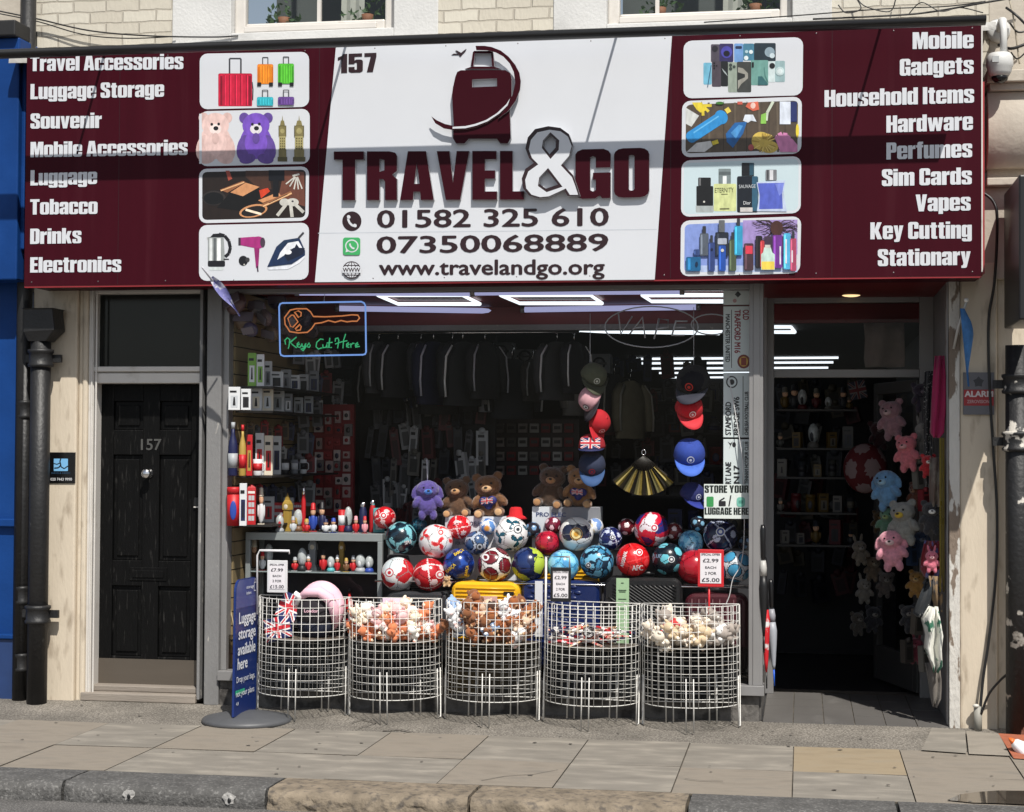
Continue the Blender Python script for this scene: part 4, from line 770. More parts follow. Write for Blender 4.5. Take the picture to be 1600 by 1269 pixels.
# drainpipes
def pipe(name, label, px, Y, r, ytop, ybot, mt, collars=(), hopper=None, lug=()):
    c = q(px, (ytop + ybot) / 2, Y); zt_ = min(6.2, Z(px, ytop, Y)); t = thing(name, label, 'drainpipe', (c.x, Y, 0.03))
    b = MB(); b.tube([(c.x, Y, .03), (c.x, Y, zt_)], r, mt, 18); b.build('pipe', t)
    for y in collars:
        z = Z(px, y, Y); b = MB(); b.lathe([(r, -.06), (r * 1.25, -.055), (r * 1.3, -.04), (r * 1.16, -.032), (r * 1.16, .03), (r * 1.3, .04), (r * 1.3, .055), (r, .06)], mt, 20, Matrix.Translation((c.x, Y, z)))
        b.box((c.x - r * 1.9, Y + r * .5, z - .025), (c.x + r * 1.9, Y + r * .9, z + .025), mt); b.build('collar', t)
    if hopper:
        z = Z(px, hopper, Y); b = MB(); w = r * 1.35
        b.add([(c.x - w, Y - w, z + .09), (c.x + w * 1.3, Y - w, z + .09), (c.x + w * 1.3, Y + w, z + .09), (c.x - w, Y + w, z + .09), (c.x - w, Y - w, z - .06), (c.x + w * 1.5, Y - w, z - .05), (c.x + w * 1.5, Y + w, z - .05), (c.x - w, Y + w, z - .06), (c.x - r, Y - r, z - .12), (c.x + r, Y - r, z - .12), (c.x + r, Y + r, z - .12), (c.x - r, Y + r, z - .12)],
              [(0, 1, 2, 3)[::-1]] + [(i, (i + 1) % 4, 4 + (i + 1) % 4, 4 + i)[::-1] for i in range(4)] + [(4 + i, 4 + (i + 1) % 4, 8 + (i + 1) % 4, 8 + i)[::-1] for i in range(4)], mt)
        b.build('hopper_head', t, bev=.01)
    return t
pipe('drainpipe', 'thick black iron drainpipe with a square hopper head beside the cream pier', 61, -.11, .064, 500, 1095, IRON, (560, 960), 505)
pipe('drainpipe', 'slim black drainpipe squeezed between the blue shopfront and the thick pipe', 37, -.03, .036, 470, 1090, IRON, (640, 930, 1035))
pipe('drainpipe', 'black drainpipe running down the cream brickwork above the left end of the sign', 45, -.02, .05, -150, 75, IRON)
pipe('drainpipe', 'black drainpipe with peeling white patches at the right edge', 1591, -.15, .072, 540, 1145, IRONP, (600, 690))
# projecting sign
t = thing('projecting_sign', 'plain black box sign projecting from the wall at the right edge', 'sign', q(1580, 500, 0))
pa = q(1567, 410, 0.); z0, z1 = Z(1567, 515, 0.), Z(1567, 305, 0.)
b = MB(); b.box((pa.x, -.78, z0), (pa.x + .13, -.06, z1), BLACK); b.build('sign_box', t, bev=.01)
b = MB(); b.box((pa.x + .03, -.08, z0 + .1), (pa.x + .1, .02, z0 + .18), IRON); b.box((pa.x + .03, -.08, z1 - .18), (pa.x + .1, .02, z1 - .1), IRON); b.build('bracket', t)
# surveillance camera
t = thing('dome_camera', 'white dome surveillance camera on a curved arm at the right end of the sign', 'camera', q(1560, 60, -.05))
c = q(1560, 48, .04); d = q(1561, 78, -.34); CW = P(206, 206, 204, .4)
b = MB(); b.lathe([(.072, 0), (.07, .03), (.05, .045), (.001, .048)], CW, 24, Matrix.Translation((c.x, .06, c.z)) @ Matrix.Rotation(R(90), 4, 'X')); b.build('wall_plate', t)
b = MB(); b.tube([(c.x, .03, c.z), (c.x, -.12, c.z + .02), (c.x + .0, -.20, c.z + .0), (c.x, -.23, c.z - .06), (c.x, -.23, d.z - .03)], .021, CW, 12); b.build('arm', t)
h = q(1562, 100, -.23); b = MB(); M = Matrix.Translation((h.x, -.23, h.z))
b.lathe([(.02, .065), (.06, .06), (.074, .04), (.078, -.012), (.072, -.022), (.066, -.05), (.05, -.075)], CW, 28, M); b.box((h.x - .05, -.31, h.z - .005), (h.x - .012, -.295, h.z + .03), P(170, 172, 172)); b.build('housing', t)
b = MB(); b.lathe([(.05, -.074), (.045, -.092), (.028, -.108), (.001, -.113)], P(20, 20, 22, .1), 24, M); b.build('dome', t)
# alarm plate, plaque
t = thing('alarm_sign', 'faded grey and red alarm plate on the right pier', 'sign', q(1530, 648, 0))
a, c = q(1505, 648, 0.), q(1553, 582, 0.); am = q(1505, 609, 0).z; al = q(1505, 634, 0).z
b = MB(); b.box((a.x, -.012, a.z), (c.x, .02, c.z), P(98, 98, 104, .5)); b.box((a.x + .002, -.0135, al), (c.x - .002, -.012, am), P(150, 32, 38, .5)); b.build('plate', t, bev=.002)
b = MB(); wordpx(b, 'ALARM', P(205, 196, 196), (1507, 620), (1552, 620), 9, -.0145, bold=.12); wordpx(b, 'ZEROVISION', P(180, 140, 142), (1511, 630), (1546, 630), 5, -.0145, bold=.1); b.build('lettering', t)
b = MB(); p = Print(b, -.0125); p.poly([(1529 + r * math.sin(k * math.pi / 5), 597 - r * math.cos(k * math.pi / 5)) for k in range(10) for r in ((9,) if k % 2 == 0 else (6,))], P(44, 44, 50)); b.build('emblem', t)
t = thing('letting_plaque', 'small square black plaque with a pale blue emblem on the left pier', 'plaque', q(97, 755, 0))
a, c = q(78, 755, 0.), q(118, 707, 0.)
b = MB(); b.box((a.x, -.008, a.z), (c.x, .01, c.z), P(14, 14, 16, .25)); b.build('plate', t, bev=.002)
b = MB(); p = Print(b, -.0095, (0, 430, 2.95)); cb = P(120, 180, 225)
p.rc(248, 846, 313, 903, cb, 2); p.ln([(280, 846), (276, 860), (280, 876), (270, 888), (250, 890)], 6, P(14, 14, 16)); p.ln([(313, 880), (296, 892), (282, 884), (280, 876)], 5, P(14, 14, 16)); p.ln([(248, 868), (262, 872), (276, 866)], 4, P(14, 14, 16)); b.build('emblem', t)
b = MB(); wordpx(b, '020 7443 9990', P(205, 205, 208), (78.8, 751), (112.5, 751), 4.2, -.0095, bold=.06); wordpx(b, 'DAVIS & ASSOC', P(48, 80, 110), (80.5, 740.5), (110, 740.5), 2.6, -.0095); b.build('lettering', t)
# cables
def cable(label, pts, r=.006, mt=None, name='cable', jit=.0, n=6):
    b = MB(); out = []
    P_ = [q(x, y, Y) for x, y, Y in pts]
    for i in range(len(P_) - 1):
        p0 = P_[max(0, i - 1)]; p1 = P_[i]; p2_ = P_[i + 1]; p3 = P_[min(len(P_) - 1, i + 2)]
        for k in range(n):
            s = k / n; out.append(.5 * ((2 * p1) + (p2_ - p0) * s + (2 * p0 - 5 * p1 + 4 * p2_ - p3) * s * s + (3 * p1 - p0 - 3 * p2_ + p3) * s ** 3))
    out.append(P_[-1]); b.tube(out, r, mt or BLACK, 6); o = b.build(name, None, P_[0]); return tag(o, label, 'cable')
cable('slack black cable drooping from the left edge across the brickwork to the first window', [(-8, 16, -.05), (60, 30, 0), (140, 48, 0), (230, 56, 0), (330, 58, .02), (372, 56, .03)], .005)
cable('lower black cable sagging below the brickwork left of the first window', [(-8, 20, -.05), (60, 34, 0), (130, 54, 0), (200, 60, 0), (275, 57, .02)], .004)
cable('thin black cable crossing the wall below the second window towards the camera post', [(1100, 35, .02), (1250, 24, 0), (1380, 14, 0), (1480, 10, 0), (1540, 2, -.02)], .004)
cable('black cable rising to the camera post above the right end of the sign', [(1270, 30, 0), (1400, 24, 0), (1460, 18, 0), (1540, 4, -.03), (1600, -6, -.03)], .006)
cable('loose loop of black wire on the wall above the right picture panels', [(1310, 8, 0), (1322, 20, -.02), (1345, 14, -.02), (1338, -4, 0), (1352, 10, -.02), (1390, 18, 0), (1400, -4, 0)], .004)
cable('second black wire loop left of the camera post', [(1420, 22, 0), (1440, 4, -.02), (1470, 18, -.02), (1500, 12, -.01), (1536, 20, -.03)], .0035)
TAN = P(168, 158, 140)
cable('pale cable hanging down beside the camera housing', [(1576, -4, -.02), (1582, 20, -.04), (1588, 60, -.05), (1593, 100, -.05)], .005, TAN)
for i, pts in enumerate(([(1560, 70, .0), (1580, 76, -.06), (1605, 68, -.06)], [(1572, 12, -.02), (1588, 24, -.06), (1604, 40, -.06)], [(1578, 36, .0), (1590, 50, -.06), (1606, 48, -.05)], [(1580, 82, .0), (1590, 92, -.05), (1606, 78, -.05)])):
    cable(('black cable passing behind the camera arm to the right edge', 'black cable slanting down right of the camera post', 'short black cable in the tangle right of the camera', 'lowest black cable of the tangle right of the camera')[i], pts, .009 - .0015 * i)
cable('thick black cable running down the right pier into a grey stub', [(1534, 300, -.17), (1552, 315, -.19), (1558, 345, -.19), (1554, 440, -.06), (1545, 500, -.02), (1546, 600, -.012), (1552, 700, -.01), (1558, 800, -.015), (1556, 900, -.02), (1545, 1000, -.025), (1536, 1060, -.03), (1531, 1116, -.05)], .009)
cable('short black cable from the peeling drainpipe into the grey stub', [(1578, 1050, -.16), (1562, 1064, -.1), (1545, 1085, -.06), (1533, 1116, -.05)], .008)
c = g(1528, 1142, .03); b = MB(); b.tube([(c.x, c.y, .02), (c.x, c.y, .175)], .024, P(150, 148, 140, .6), 16); b.ell((c.x - .012, c.y - .015, .178), (.02, .018, .012), P(200, 198, 190), 10, 6); o = b.build('conduit_stub', None, (c.x, c.y, .03)); tag(o, 'short grey conduit stub taking cables at the foot of the right pier', 'conduit')
# little flags
t = thing('small_flag', 'furled purple and white flag on a stick by the first picture panel', 'flag', q(320, 425, YS - .05))
a, c = q(317, 420, -.72), q(345, 455, YS); b = MB(); b.tube([q(316, 418, -.62), q(330, 436, -.5), q(352, 462, YS + .03)], .006, P(196, 196, 204), 8); b.build('stick', t)
FL = mat('purple_flag_cloth', rgb(112, 112, 168), .7, .3, 40, col2=(.6, .6, .66), c2=(.5, .6), c2scale=22)
b = MB(); vs = []
for i in range(13):
    s = i / 12; px = 330 + 45 * s; py = 434 + 50 * s + 10 * s * s; w = 13 * math.sin(math.pi * min(1, s * 1.1 + .12)) + 2
    for j, e in enumerate((-.5, 0, .5)): vs.append(q(px + e * w * .7, py - e * w * .8, -.5 + .02 * (j % 2) + .05 * s))
b.add(vs, [(i * 3 + j, i * 3 + j + 1, i * 3 + 4 + j, i * 3 + 3 + j) for i in range(12) for j in range(2)], FL, True); b.build('cloth', t)
t = thing('small_flag', 'narrow blue flag on a white pole on the right-hand jamb', 'flag', q(1497, 515, 0))
b = MB(); b.tube([q(1490, 545, .0), q(1497, 512, -.06), q(1510, 472, -.14)], .008, P(190, 190, 188), 8); b.ell(q(1510, 469, -.14), .014, P(238, 238, 234), 12, 8); b.build('pole', t)
FB = mat('blue_flag_cloth', rgb(62, 118, 178), .7, .25, 30); b = MB(); vs = []
for i in range(13):
    s = i / 12; py = 482 + 122 * s; px0 = 1500 + 12 * s; w = (17 if s < .35 else 17 - 14 * min(1, (s - .35) * 2.2)) * (.4 + .6 * min(1, s * 5))
    for j in range(4): vs.append(q(px0 + w * j / 3, py - (3 - j) * 0, -.13 + .014 * math.sin(j * 2.2 + s * 3)))
b.add(vs, [(i * 4 + j, i * 4 + j + 1, i * 4 + 5 + j, i * 4 + 4 + j) for i in range(12) for j in range(3)], FB, True); b.build('cloth', t)
# ================================================================ pavement sign
zb0 = .055; A0 = g(365.5, 1121, zb0); A1 = g(400, 1107.5, zb0); U = (A1 - A0); wA = U.length; U.normalize(); VZ = Vector((.008, 0, 1)).normalized(); NA = U.cross(VZ).normalized()
hA = (qpl(374, 906, A0, NA) - A0).dot(VZ)
cb = (A0 + A1) / 2
t = thing('pavement_sign', 'dark blue luggage storage pavement sign on a round grey base', 'sign', (cb.x, cb.y, gz(cb.y)))
zg = gz(-.3) * .5; b = MB(); b.lathe([(.27, zg - .012), (.275, zg + .008), (.262, zg + .022), (.18, zg + .04), (.07, zg + .056), (.001, zg + .058)], mat('grey_rubber_base', (.085, .088, .095), .5, .1, 10), 40, Matrix.Translation((cb.x + .012, cb.y, 0))); b.build('base', t)
navy, navl = mat('navy_sign_face', rgb(26, 48, 110), .3, .05, 3), mat('slate_blue_header', rgb(72, 82, 140), .3, .05, 3)
o2 = RR(0, -.0, wA, hA, .07, 5); o2 = [p for p in o2 if p[1] > .08] + [(0, 0), (wA, 0)]
o2 = sorted(o2, key=lambda p: math.atan2(p[1] - hA / 2, p[0] - wA / 2))
b = MB(); N = len(o2); th = .014
pt = lambda u, v, k=0: A0 + U * u + VZ * v + NA * k
b.add([pt(*p, 0) for p in o2] + [pt(*p, -th) for p in o2], [list(range(N)), list(range(N, 2 * N))[::-1]] + [(i, N + i, N + (i + 1) % N, (i + 1) % N) for i in range(N)], navy)
hd = [p for p in o2 if p[1] > hA * .8] ; hd = [(wA * .01 + p[0] * .98, min(p[1], hA - .004)) for p in hd]; hd = sorted(hd + [(wA * .01, hA * .79), (wA * .99, hA * .79)], key=lambda p: math.atan2(p[1] - hA * .9, p[0] - wA / 2))
b.add([pt(*p, .001) for p in hd], [list(range(len(hd)))], navl); b.build('panel', t)
b = MB(); WH = P(232, 236, 244, .35)
m5z = lambda x, y: (x / 2.705, 800 + y / 2.705)
for s, p0, p1, hp, bo in (('Luggage', (1008, 474), (1092, 438), 17, .07), ('storage', (1006, 540), (1080, 512), 17, .07), ('available', (1003, 608), (1090, 578), 17, .07), ('here', (1002, 668), (1044, 654), 17, .07), ('Drop your bags,', (998, 724), (1076, 700), 9, .02), ('not your plans', (996, 784), (1072, 758), 9, .02), ('4.8', (996, 820), (1006, 816), 5, .03), ('storage', (1040, 325), (1072, 316), 5, .02), ('lockers', (1040, 350), (1060, 342), 5, .02)):
    a = qpl(*m5z(*p0), A0, NA); c = qpl(*m5z(*p1), A0, NA); u0 = (a - A0).dot(U); v0 = (a - A0).dot(VZ); u1 = (c - A0).dot(U)
    u0 = max(u0, .012); u1 = min(u1, wA - .035)
    word(b, s, WH, pt(u0, v0, .003), U, hp * mpp(-.2, 380), u1 - u0, VZ, bold=bo)
b.build('lettering', t)
b = MB(); u0 = wA * .78; v0 = hA * .895
for x0, y0, x1, y1 in ((0, 0, .045, .006), (0, .05, .045, .056), (0, 0, .006, .056), (.039, 0, .045, .056), (.012, .056, .016, .075), (.03, .056, .034, .075), (.012, .071, .034, .075)): b.add([pt(u0 + x, v0 + y, .004) for x, y in ((x0, y0), (x1, y0), (x1, y1), (x0, y1))], [(0, 1, 2, 3)], WH)
for k in range(5): b.add([pt(.012 + .03 * k + x, .13 - .0 + y, .003) for x, y in ((0, 0), (.022, 0), (.022, .026), (0, .026))], [(0, 1, 2, 3)], P(60, 190, 140))
b.build('emblem', t)
# ================================================================ the five wire baskets
WIRE = mat('white_wire', (.68, .67, .64), .4, .12, 20, col2=(.42, .36, .28), c2=(.66, .74), c2scale=22)
bins = []
rb = .288; YB0 = -.11; zlo, zhi, zsh = .16, .748, .50
def make_basket():
    t = thing('wire_basket', '-', 'basket', (0, 0, 0), 'half round white wire baskets along the shop window')
    r = .0019; b = MB(); n = 18
    arc = lambda z, k=1.: [(-rb * k * math.cos(math.pi * i / 24), -rb * k * math.sin(math.pi * i / 24), z) for i in range(25)]
    for i in range(13):
        z = zlo + (zhi - zlo) * i / 12; rr = r * (1.5 if i in (0, 12) else 1); b.tube(arc(z), rr, WIRE, 6); b.tube([(-rb, 0, z), (rb, 0, z)], rr, WIRE, 6)
    for i in range(n + 1):
        a = math.pi * i / n; x, y = -(rb + .004) * math.cos(a), -(rb + .004) * math.sin(a); b.tube([(x, y, zlo), (x, y, zhi)], r, WIRE, 6)
    for i in range(1, 12): x = -rb + 2 * rb * i / 12; b.tube([(x, .004, zlo), (x, .004, zhi)], r, WIRE, 6)
    b.build('wire_mesh', t)
    b = MB(); b.tube(arc(zsh, .985), r, WIRE, 6)
    for i in range(1, 14): x = -rb + 2 * rb * i / 14; y = -math.sqrt(max(0, rb * rb - x * x)) * .985; b.tube([(x, 0, zsh), (x, y, zsh)], .0025, WIRE, 5)
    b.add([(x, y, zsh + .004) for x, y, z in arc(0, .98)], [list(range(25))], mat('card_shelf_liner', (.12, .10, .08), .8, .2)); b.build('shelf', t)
    for a in (90, 12, 168, 240, 300):
        b = MB(); w = .022
        if a > 180: cx, cy, tx, ty = (-.13 if a == 240 else .13), .006, 1, 0
        else: cx, cy, tx, ty = rb * math.cos(R(a)) * 1.015, -rb * math.sin(R(a)) * 1.015, math.sin(R(a)), math.cos(R(a))
        g0 = gz(YB0 + cy); zt_ = .33
        b.tube([(cx - tx * w, cy - ty * w, zt_), (cx - tx * w, cy - ty * w, g0 + .004), (cx + tx * w, cy + ty * w, g0 + .004), (cx + tx * w, cy + ty * w, zt_)], .0033, WIRE, 6); b.build('leg', t)
    return t
proto = make_basket()
BL = ['wire basket holding the pink hooded bag and union flag pouches, nearest the blue pavement sign', 'wire basket heaped with small orange and cream plush toys', 'wire basket of brown and white plush toys in front of the yellow suitcase', 'wire basket of flat striped souvenirs under the black framed price card', 'wire basket of pale tangled keyring toys under the red framed price card']
for i, px in enumerate((477, 621, 771, 925, 1081)):
    x = X(px, 940, YB0); t = proto if i == 0 else dup(proto, (x, YB0, 0)); t.location = (x, YB0, 0); t.rotation_euler = (R((0, .8, -.6, .5, -.9)[i]), R((.5, -.6, .3, .7, -.5)[i]), R((1, -2, 1.5, -1, 2)[i])); t['label'] = BL[i]; bins.append(x); WL[t.name] = Vector((x, YB0, 0))
    b = MB(); cc = [(34, 36, 36), (30, 31, 33), (104, 86, 48), (34, 50, 72), (40, 40, 42)][i]  # added dark board behind each basket, its colour imitates shaded goods
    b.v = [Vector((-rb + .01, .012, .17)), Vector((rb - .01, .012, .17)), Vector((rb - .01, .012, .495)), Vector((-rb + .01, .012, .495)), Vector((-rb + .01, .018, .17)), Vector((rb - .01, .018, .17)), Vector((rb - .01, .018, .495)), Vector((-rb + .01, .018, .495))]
    b.v = [v + Vector((x, YB0, 0)) for v in b.v]; k_ = b.m(mat('basket_shade_%d' % i, rgb(*cc), .8, .25, 8)); b.f = [[0, 1, 2, 3], [4, 7, 6, 5], [0, 4, 5, 1], [1, 5, 6, 2], [2, 6, 7, 3], [3, 7, 4, 0]]; b.mi = [k_] * 6; b.sm = [False] * 6; lo = b.build('back_liner', t)
# contents ------------------------------------------------------
def mini(name, c1, c2, kind=0):
    b = MB(); c1 = mat('plush_%s' % name, rgb(*c1), .9, .2, 60, sheen=.3); c2 = P(*c2, .9); dk = P(22, 18, 18)
    b.ell((0, 0, .028), (.027, .024, .028), c1, 12, 8); b.ell((0, -.004, .066), (.026, .024, .022), c1, 12, 8); b.ell((0, -.021, .062), (.010, .009, .008), c2, 8, 6)
    for s in (-1, 1):
        if kind == 0: b.ell((s * .016, 0, .083), (.009, .005, .009), c1, 8, 5)
        else: b.ell((s * .016, .004, .086), (.008, .007, .013), c1, 8, 5)
        b.ell((s * .026, -.008, .036), (.010, .013, .011), c1, 8, 5); b.ell((s * .015, -.018, .010), (.012, .016, .012), c1, 8, 5); b.ell((s * .015, -.032, .011), (.008, .004, .009), c2, 8, 5); b.ell((s * .008, -.022, .072), .0028, dk, 6, 4)
    return b
def heap(i, n, kinds, seed, label, group, hz=.10, cat='plush toy'):
    rh = random.Random(seed); src = {}
    for k in range(n):
        a = rh.uniform(.12, math.pi - .12); rad = rb * .86 * math.sqrt(rh.uniform(.02, 1)); x, y = -rad * math.cos(a), -rad * math.sin(a) - .01
        z = zsh + .012 + hz * rh.random() ** 1.3 * (1 - .55 * (rad / rb) ** 2); nm, c1, c2, kd, word_ = rh.choices(kinds, [4, 3, 2.2, 2, 1, .6])[0]
        loc = (bins[i] + x, YB0 + y, z); rot = (rh.uniform(-.9, .9), rh.uniform(-.9, .9), rh.uniform(-1.5, 1.5))
        if nm not in src: o = mini(nm, c1, c2, kd).build('plush_toy', None, (0, 0, 0)); src[nm] = o; tag(o, '%s toy %s' % (word_, label), cat, group)
        else: o = src[nm].copy(); COL.objects.link(o)
        o.location = loc; o.rotation_euler = rot; s = rh.uniform(1.15, 1.6); o.scale = (s, s, s)
heap(1, 60, [('orange', (206, 122, 80), (246, 220, 190), 0, 'orange'), ('cream', (240, 226, 202), (250, 240, 226), 1, 'cream long eared'), ('rosy', (236, 190, 190), (246, 226, 220), 1, 'pale pink long eared'), ('apricot', (226, 160, 112), (248, 226, 200), 0, 'apricot'), ('ivory', (238, 234, 226), (220, 160, 140), 0, 'ivory'), ('plum', (92, 50, 62), (226, 200, 200), 0, 'plum')], 11, 'heaped in the wire basket left of the brown ones', 'orange and cream plush toys in the second basket', .14)
heap(2, 78, [('brown', (128, 78, 44), (206, 168, 128), 0, 'brown'), ('chestnut', (152, 88, 46), (220, 180, 140), 0, 'chestnut'), ('white', (236, 236, 238), (230, 200, 196), 1, 'white long eared'), ('beige', (216, 186, 160), (240, 220, 200), 0, 'beige'), ('dark', (70, 42, 30), (190, 150, 120), 0, 'dark brown'), ('sky', (150, 180, 220), (236, 240, 246), 0, 'pale blue')], 12, 'in the middle wire basket', 'brown and white plush toys in the middle basket', .21)
heap(4, 58, [('bone', (226, 214, 196), (240, 234, 226), 0, 'bone white'), ('snow', (240, 238, 236), (200, 180, 170), 0, 'snow white'), ('sand', (206, 184, 152), (236, 226, 210), 1, 'sandy long eared'), ('grey', (160, 150, 142), (226, 222, 216), 1, 'grey long eared'), ('redd', (186, 52, 50), (230, 200, 196), 0, 'red'), ('steel', (96, 130, 160), (220, 226, 232), 0, 'steel blue')], 13, 'in the rightmost wire basket', 'pale keyring toys in the rightmost basket', .13)
rh = random.Random(21); cols = [((228, 222, 216), 'white'), ((206, 52, 62), 'red'), ((226, 176, 160), 'pale pink'), ((52, 56, 84), 'navy'), ((196, 166, 132), 'tan')]; src = {}
for k in range(44):
    c, wn = cols[(k * 7 + k // 5) % 5]; a = rh.uniform(.1, math.pi - .1); rad = rb * .8 * math.sqrt(rh.random()); L_ = rh.uniform(.10, .16)
    if wn not in src:
        b = MB(); b.box((-.065, -.011, -.005), (.065, .011, .005), P(*c, .5)); b.box((-.04, -.0125, -.0056), (-.01, .0125, .0056), P(236, 232, 230)); b.box((.02, -.0125, -.0056), (.03, .0125, .0056), P(190, 40, 50)); b.tube([(.065, 0, 0), (.08, .006, .004), (.092, 0, .006)], .002, CHROME, 5)
        o = b.build('souvenir_keyring', None, (0, 0, 0), bev=.002); tag(o, '%s banded flat souvenir keyring in the wire basket under the black framed price card' % wn, 'keyring', 'flat striped souvenirs in the fourth basket'); src[wn] = o
    else: o = src[wn].copy(); COL.objects.link(o)
    o.location = (bins[3] - rad * math.cos(a), YB0 - rad * math.sin(a) - .01, zsh + .015 + rh.random() ** 1.4 * .09); o.rotation_euler = (rh.uniform(-.5, .5), rh.uniform(-.35, .35), rh.gauss(.1, .6))
t = thing('hand_mirror', 'round white souvenir mirror with a dark rim in the basket of flat souvenirs', 'mirror', (bins[3], -.4, zsh + .05))
c = q(920, 988, -.36); M = Matrix.Translation(c) @ Matrix.Rotation(R(70), 4, 'X') @ Matrix.Rotation(R(15), 4, 'Y'); b = MB(); b.lathe([(.001, -.004), (.034, -.004), (.037, 0), (.034, .005), (.03, .004)], P(48, 26, 30), 24, M); b.build('rim', t); b = MB(); b.lathe([(.03, .0045), (.001, .0045)], P(232, 226, 226), 24, M); b.build('face', t)
# basket one: pink hooded bag, flag pouches, dark bag
t = thing('hooded_bag', 'big pink hooded bag with a black front standing in the first wire basket', 'bag', (bins[0] + .06, -.2, zsh))
PK = mat('pink_fabric', rgb(236, 190, 204), .75, .12, 12); NV = mat('navy_bag_cloth', rgb(26, 32, 52), .8, .15, 14)
cx = X(497, 960, -.2); r0 = .155; zc0 = zsh + .22
b = MB(); b.ell((cx + .01, -.16, zc0 - .035), (.148, .09, .165), PK, 24, 16); b.tube([(cx - .1, -.25, zc0 + .03), (cx - .05, -.275, zc0 + .065), (cx + .03, -.28, zc0 + .07), (cx + .09, -.27, zc0 + .03), (cx + .118, -.255, zc0 - .04), (cx + .122, -.24, zc0 - .12)], [.02, .028, .032, .034, .032, .02], PK, 12); b.build('hood', t, solid=0)
b = MB(); b.ell((cx - .012, -.225, zc0 - .06), (.118, .07, .118), P(30, 26, 32, .8), 20, 14); b.build('front', t)
b = MB(); b.ell((cx - .015, -.2, zsh + .09), (.12, .085, .095), NV, 18, 12); b.build('pouch_body', t)
b = MB(); cc = Vector((cx - .015, -.30, zc0 - .055)); word(b, 'London', P(236, 190, 204), cc + Vector((-.045, 0, 0)), Vector((1, 0, 0)), .02, .09, bold=.06); b.build('lettering', t)
b = MB(); b.tube([(cx - .13, -.24, zc0 - .02), (cx - .1, -.27, zc0 + .04), (cx - .13, -.27, zc0 + .06)], .016, P(240, 236, 236, .8), 10); b.build('trim', t)
for k, (px, py, w, h, an, lb) in enumerate(((434, 982, .165, .14, .25, 'union flag pouch leaning at the left of the first wire basket'), (452, 948, .13, .16, -.35, 'upright union flag pouch behind the other in the first wire basket'))):
    t = thing('flag_pouch', lb, 'pouch', q(px, py, -.27)); c = q(px, py, -.29 + .05 * k); U_ = Vector((math.cos(an), 0, math.sin(an))); V_ = Vector((-math.sin(an), .25, math.cos(an))).normalized(); O = c - U_ * w / 2 - V_ * h / 2
    Nn = U_.cross(V_).normalized(); b = MB(); bv = [O, O + U_ * w, O + U_ * w + V_ * h, O + V_ * h]; b.add(bv + [p - Nn * .03 for p in bv], [(4, 7, 6, 5), (0, 4, 5, 1), (1, 5, 6, 2), (2, 6, 7, 3), (3, 7, 4, 0), (0, 1, 2, 3)], P(22, 32, 92, .6)); b.build('pouch_body', t, bev=.006)
    b = MB(); uj(b, O + Nn * .001, U_, V_, w, h); b.build('flag_print', t)
# price cards on the baskets
def card(label, x0, y0, x1, y1, Y, edge, lines, stand):
    t = thing('price_card', label, 'price card', q((x0 + x1) / 2, y1, Y)); a, c = q(x0, y1, Y), q(x1, y0, Y); e = .022
    b = MB(); b.box((a.x, Y, a.z), (c.x, Y + .012, c.z), edge); b.build('card_frame', t, bev=.004)
    b = MB(); b.box((a.x + e * .7, Y - .0025, a.z + e), (c.x - e * .7, Y - .0005, c.z - e), P(226, 222, 226, .45)); b.build('card', t)
    b = MB(); w = c.x - a.x; h = c.z - a.z; K = P(34, 30, 40)
    for s, fy, fw, fh in lines: word(b, s, K, Vector((a.x + w * (.5 - fw / 2), Y - .0035, a.z + h * fy)), Vector((1, 0, 0)), h * fh * 1.12, w * fw, bold=.045)
    b.build('lettering', t); b = MB(); b.tube([q(*p) for p in stand], .006, edge if edge is not BLACK else WIRE, 8); b.build('stand', t); return t
ln = lambda a, b_: [('SPECIAL OFFER', .84, .72, .05), (a, .66, .6, .085), ('EACH', .49, .42, .055), ('2 FOR', .33, .44, .065), (b_, .14, .68, .09)]
card('white price card reading 7.99 in the wire stand over the first basket', 417, 876, 449, 926, -.3, P(212, 212, 214), ln('£7.99', '£15.00'), [(402, 960, -.3), (402, 868, -.3), (406, 860, -.3), (452, 861, -.3), (452, 866, -.3)])
card('black framed price card reading 2.99 over the basket of flat souvenirs', 860, 887, 892, 940, -.3, BLACK, ln('£2.99', '£5.00'), [(852, 1000, -.3), (853, 870, -.3), (890, 870, -.3), (890, 888, -.29)])
card('red framed price card reading 2.99 over the rightmost basket', 1090, 859, 1131, 917, -.3, P(196, 36, 44, .4), ln('£2.99', '£5.00'), [(1107, 985, -.28), (1108, 950, -.28), (1108, 912, -.285)])
for px, py, w, h, c, lb in ((615, 944, 34, 18, (232, 206, 226), 'small pink price ticket pegged over the orange plush toys'), (760, 940, 34, 16, (206, 168, 160), 'small dull pink price ticket sticking up among the brown plush toys')):
    t = thing('price_ticket', lb, 'price ticket', q(px, py + h / 2, -.13)); a, c2 = q(px - w / 2, py + h / 2, -.13), q(px + w / 2, py - h / 2, -.13)
    b = MB(); b.box((a.x, -.135, a.z), (c2.x, -.131, c2.z), P(*c)); b.build('ticket', t); b = MB(); word(b, 'any 2 for £8', P(60, 40, 70), Vector((a.x + .012, -.1365, a.z + .02)), Vector((1, 0, 0)), .02, c2.x - a.x - .024, bold=.07); b.build('lettering', t)
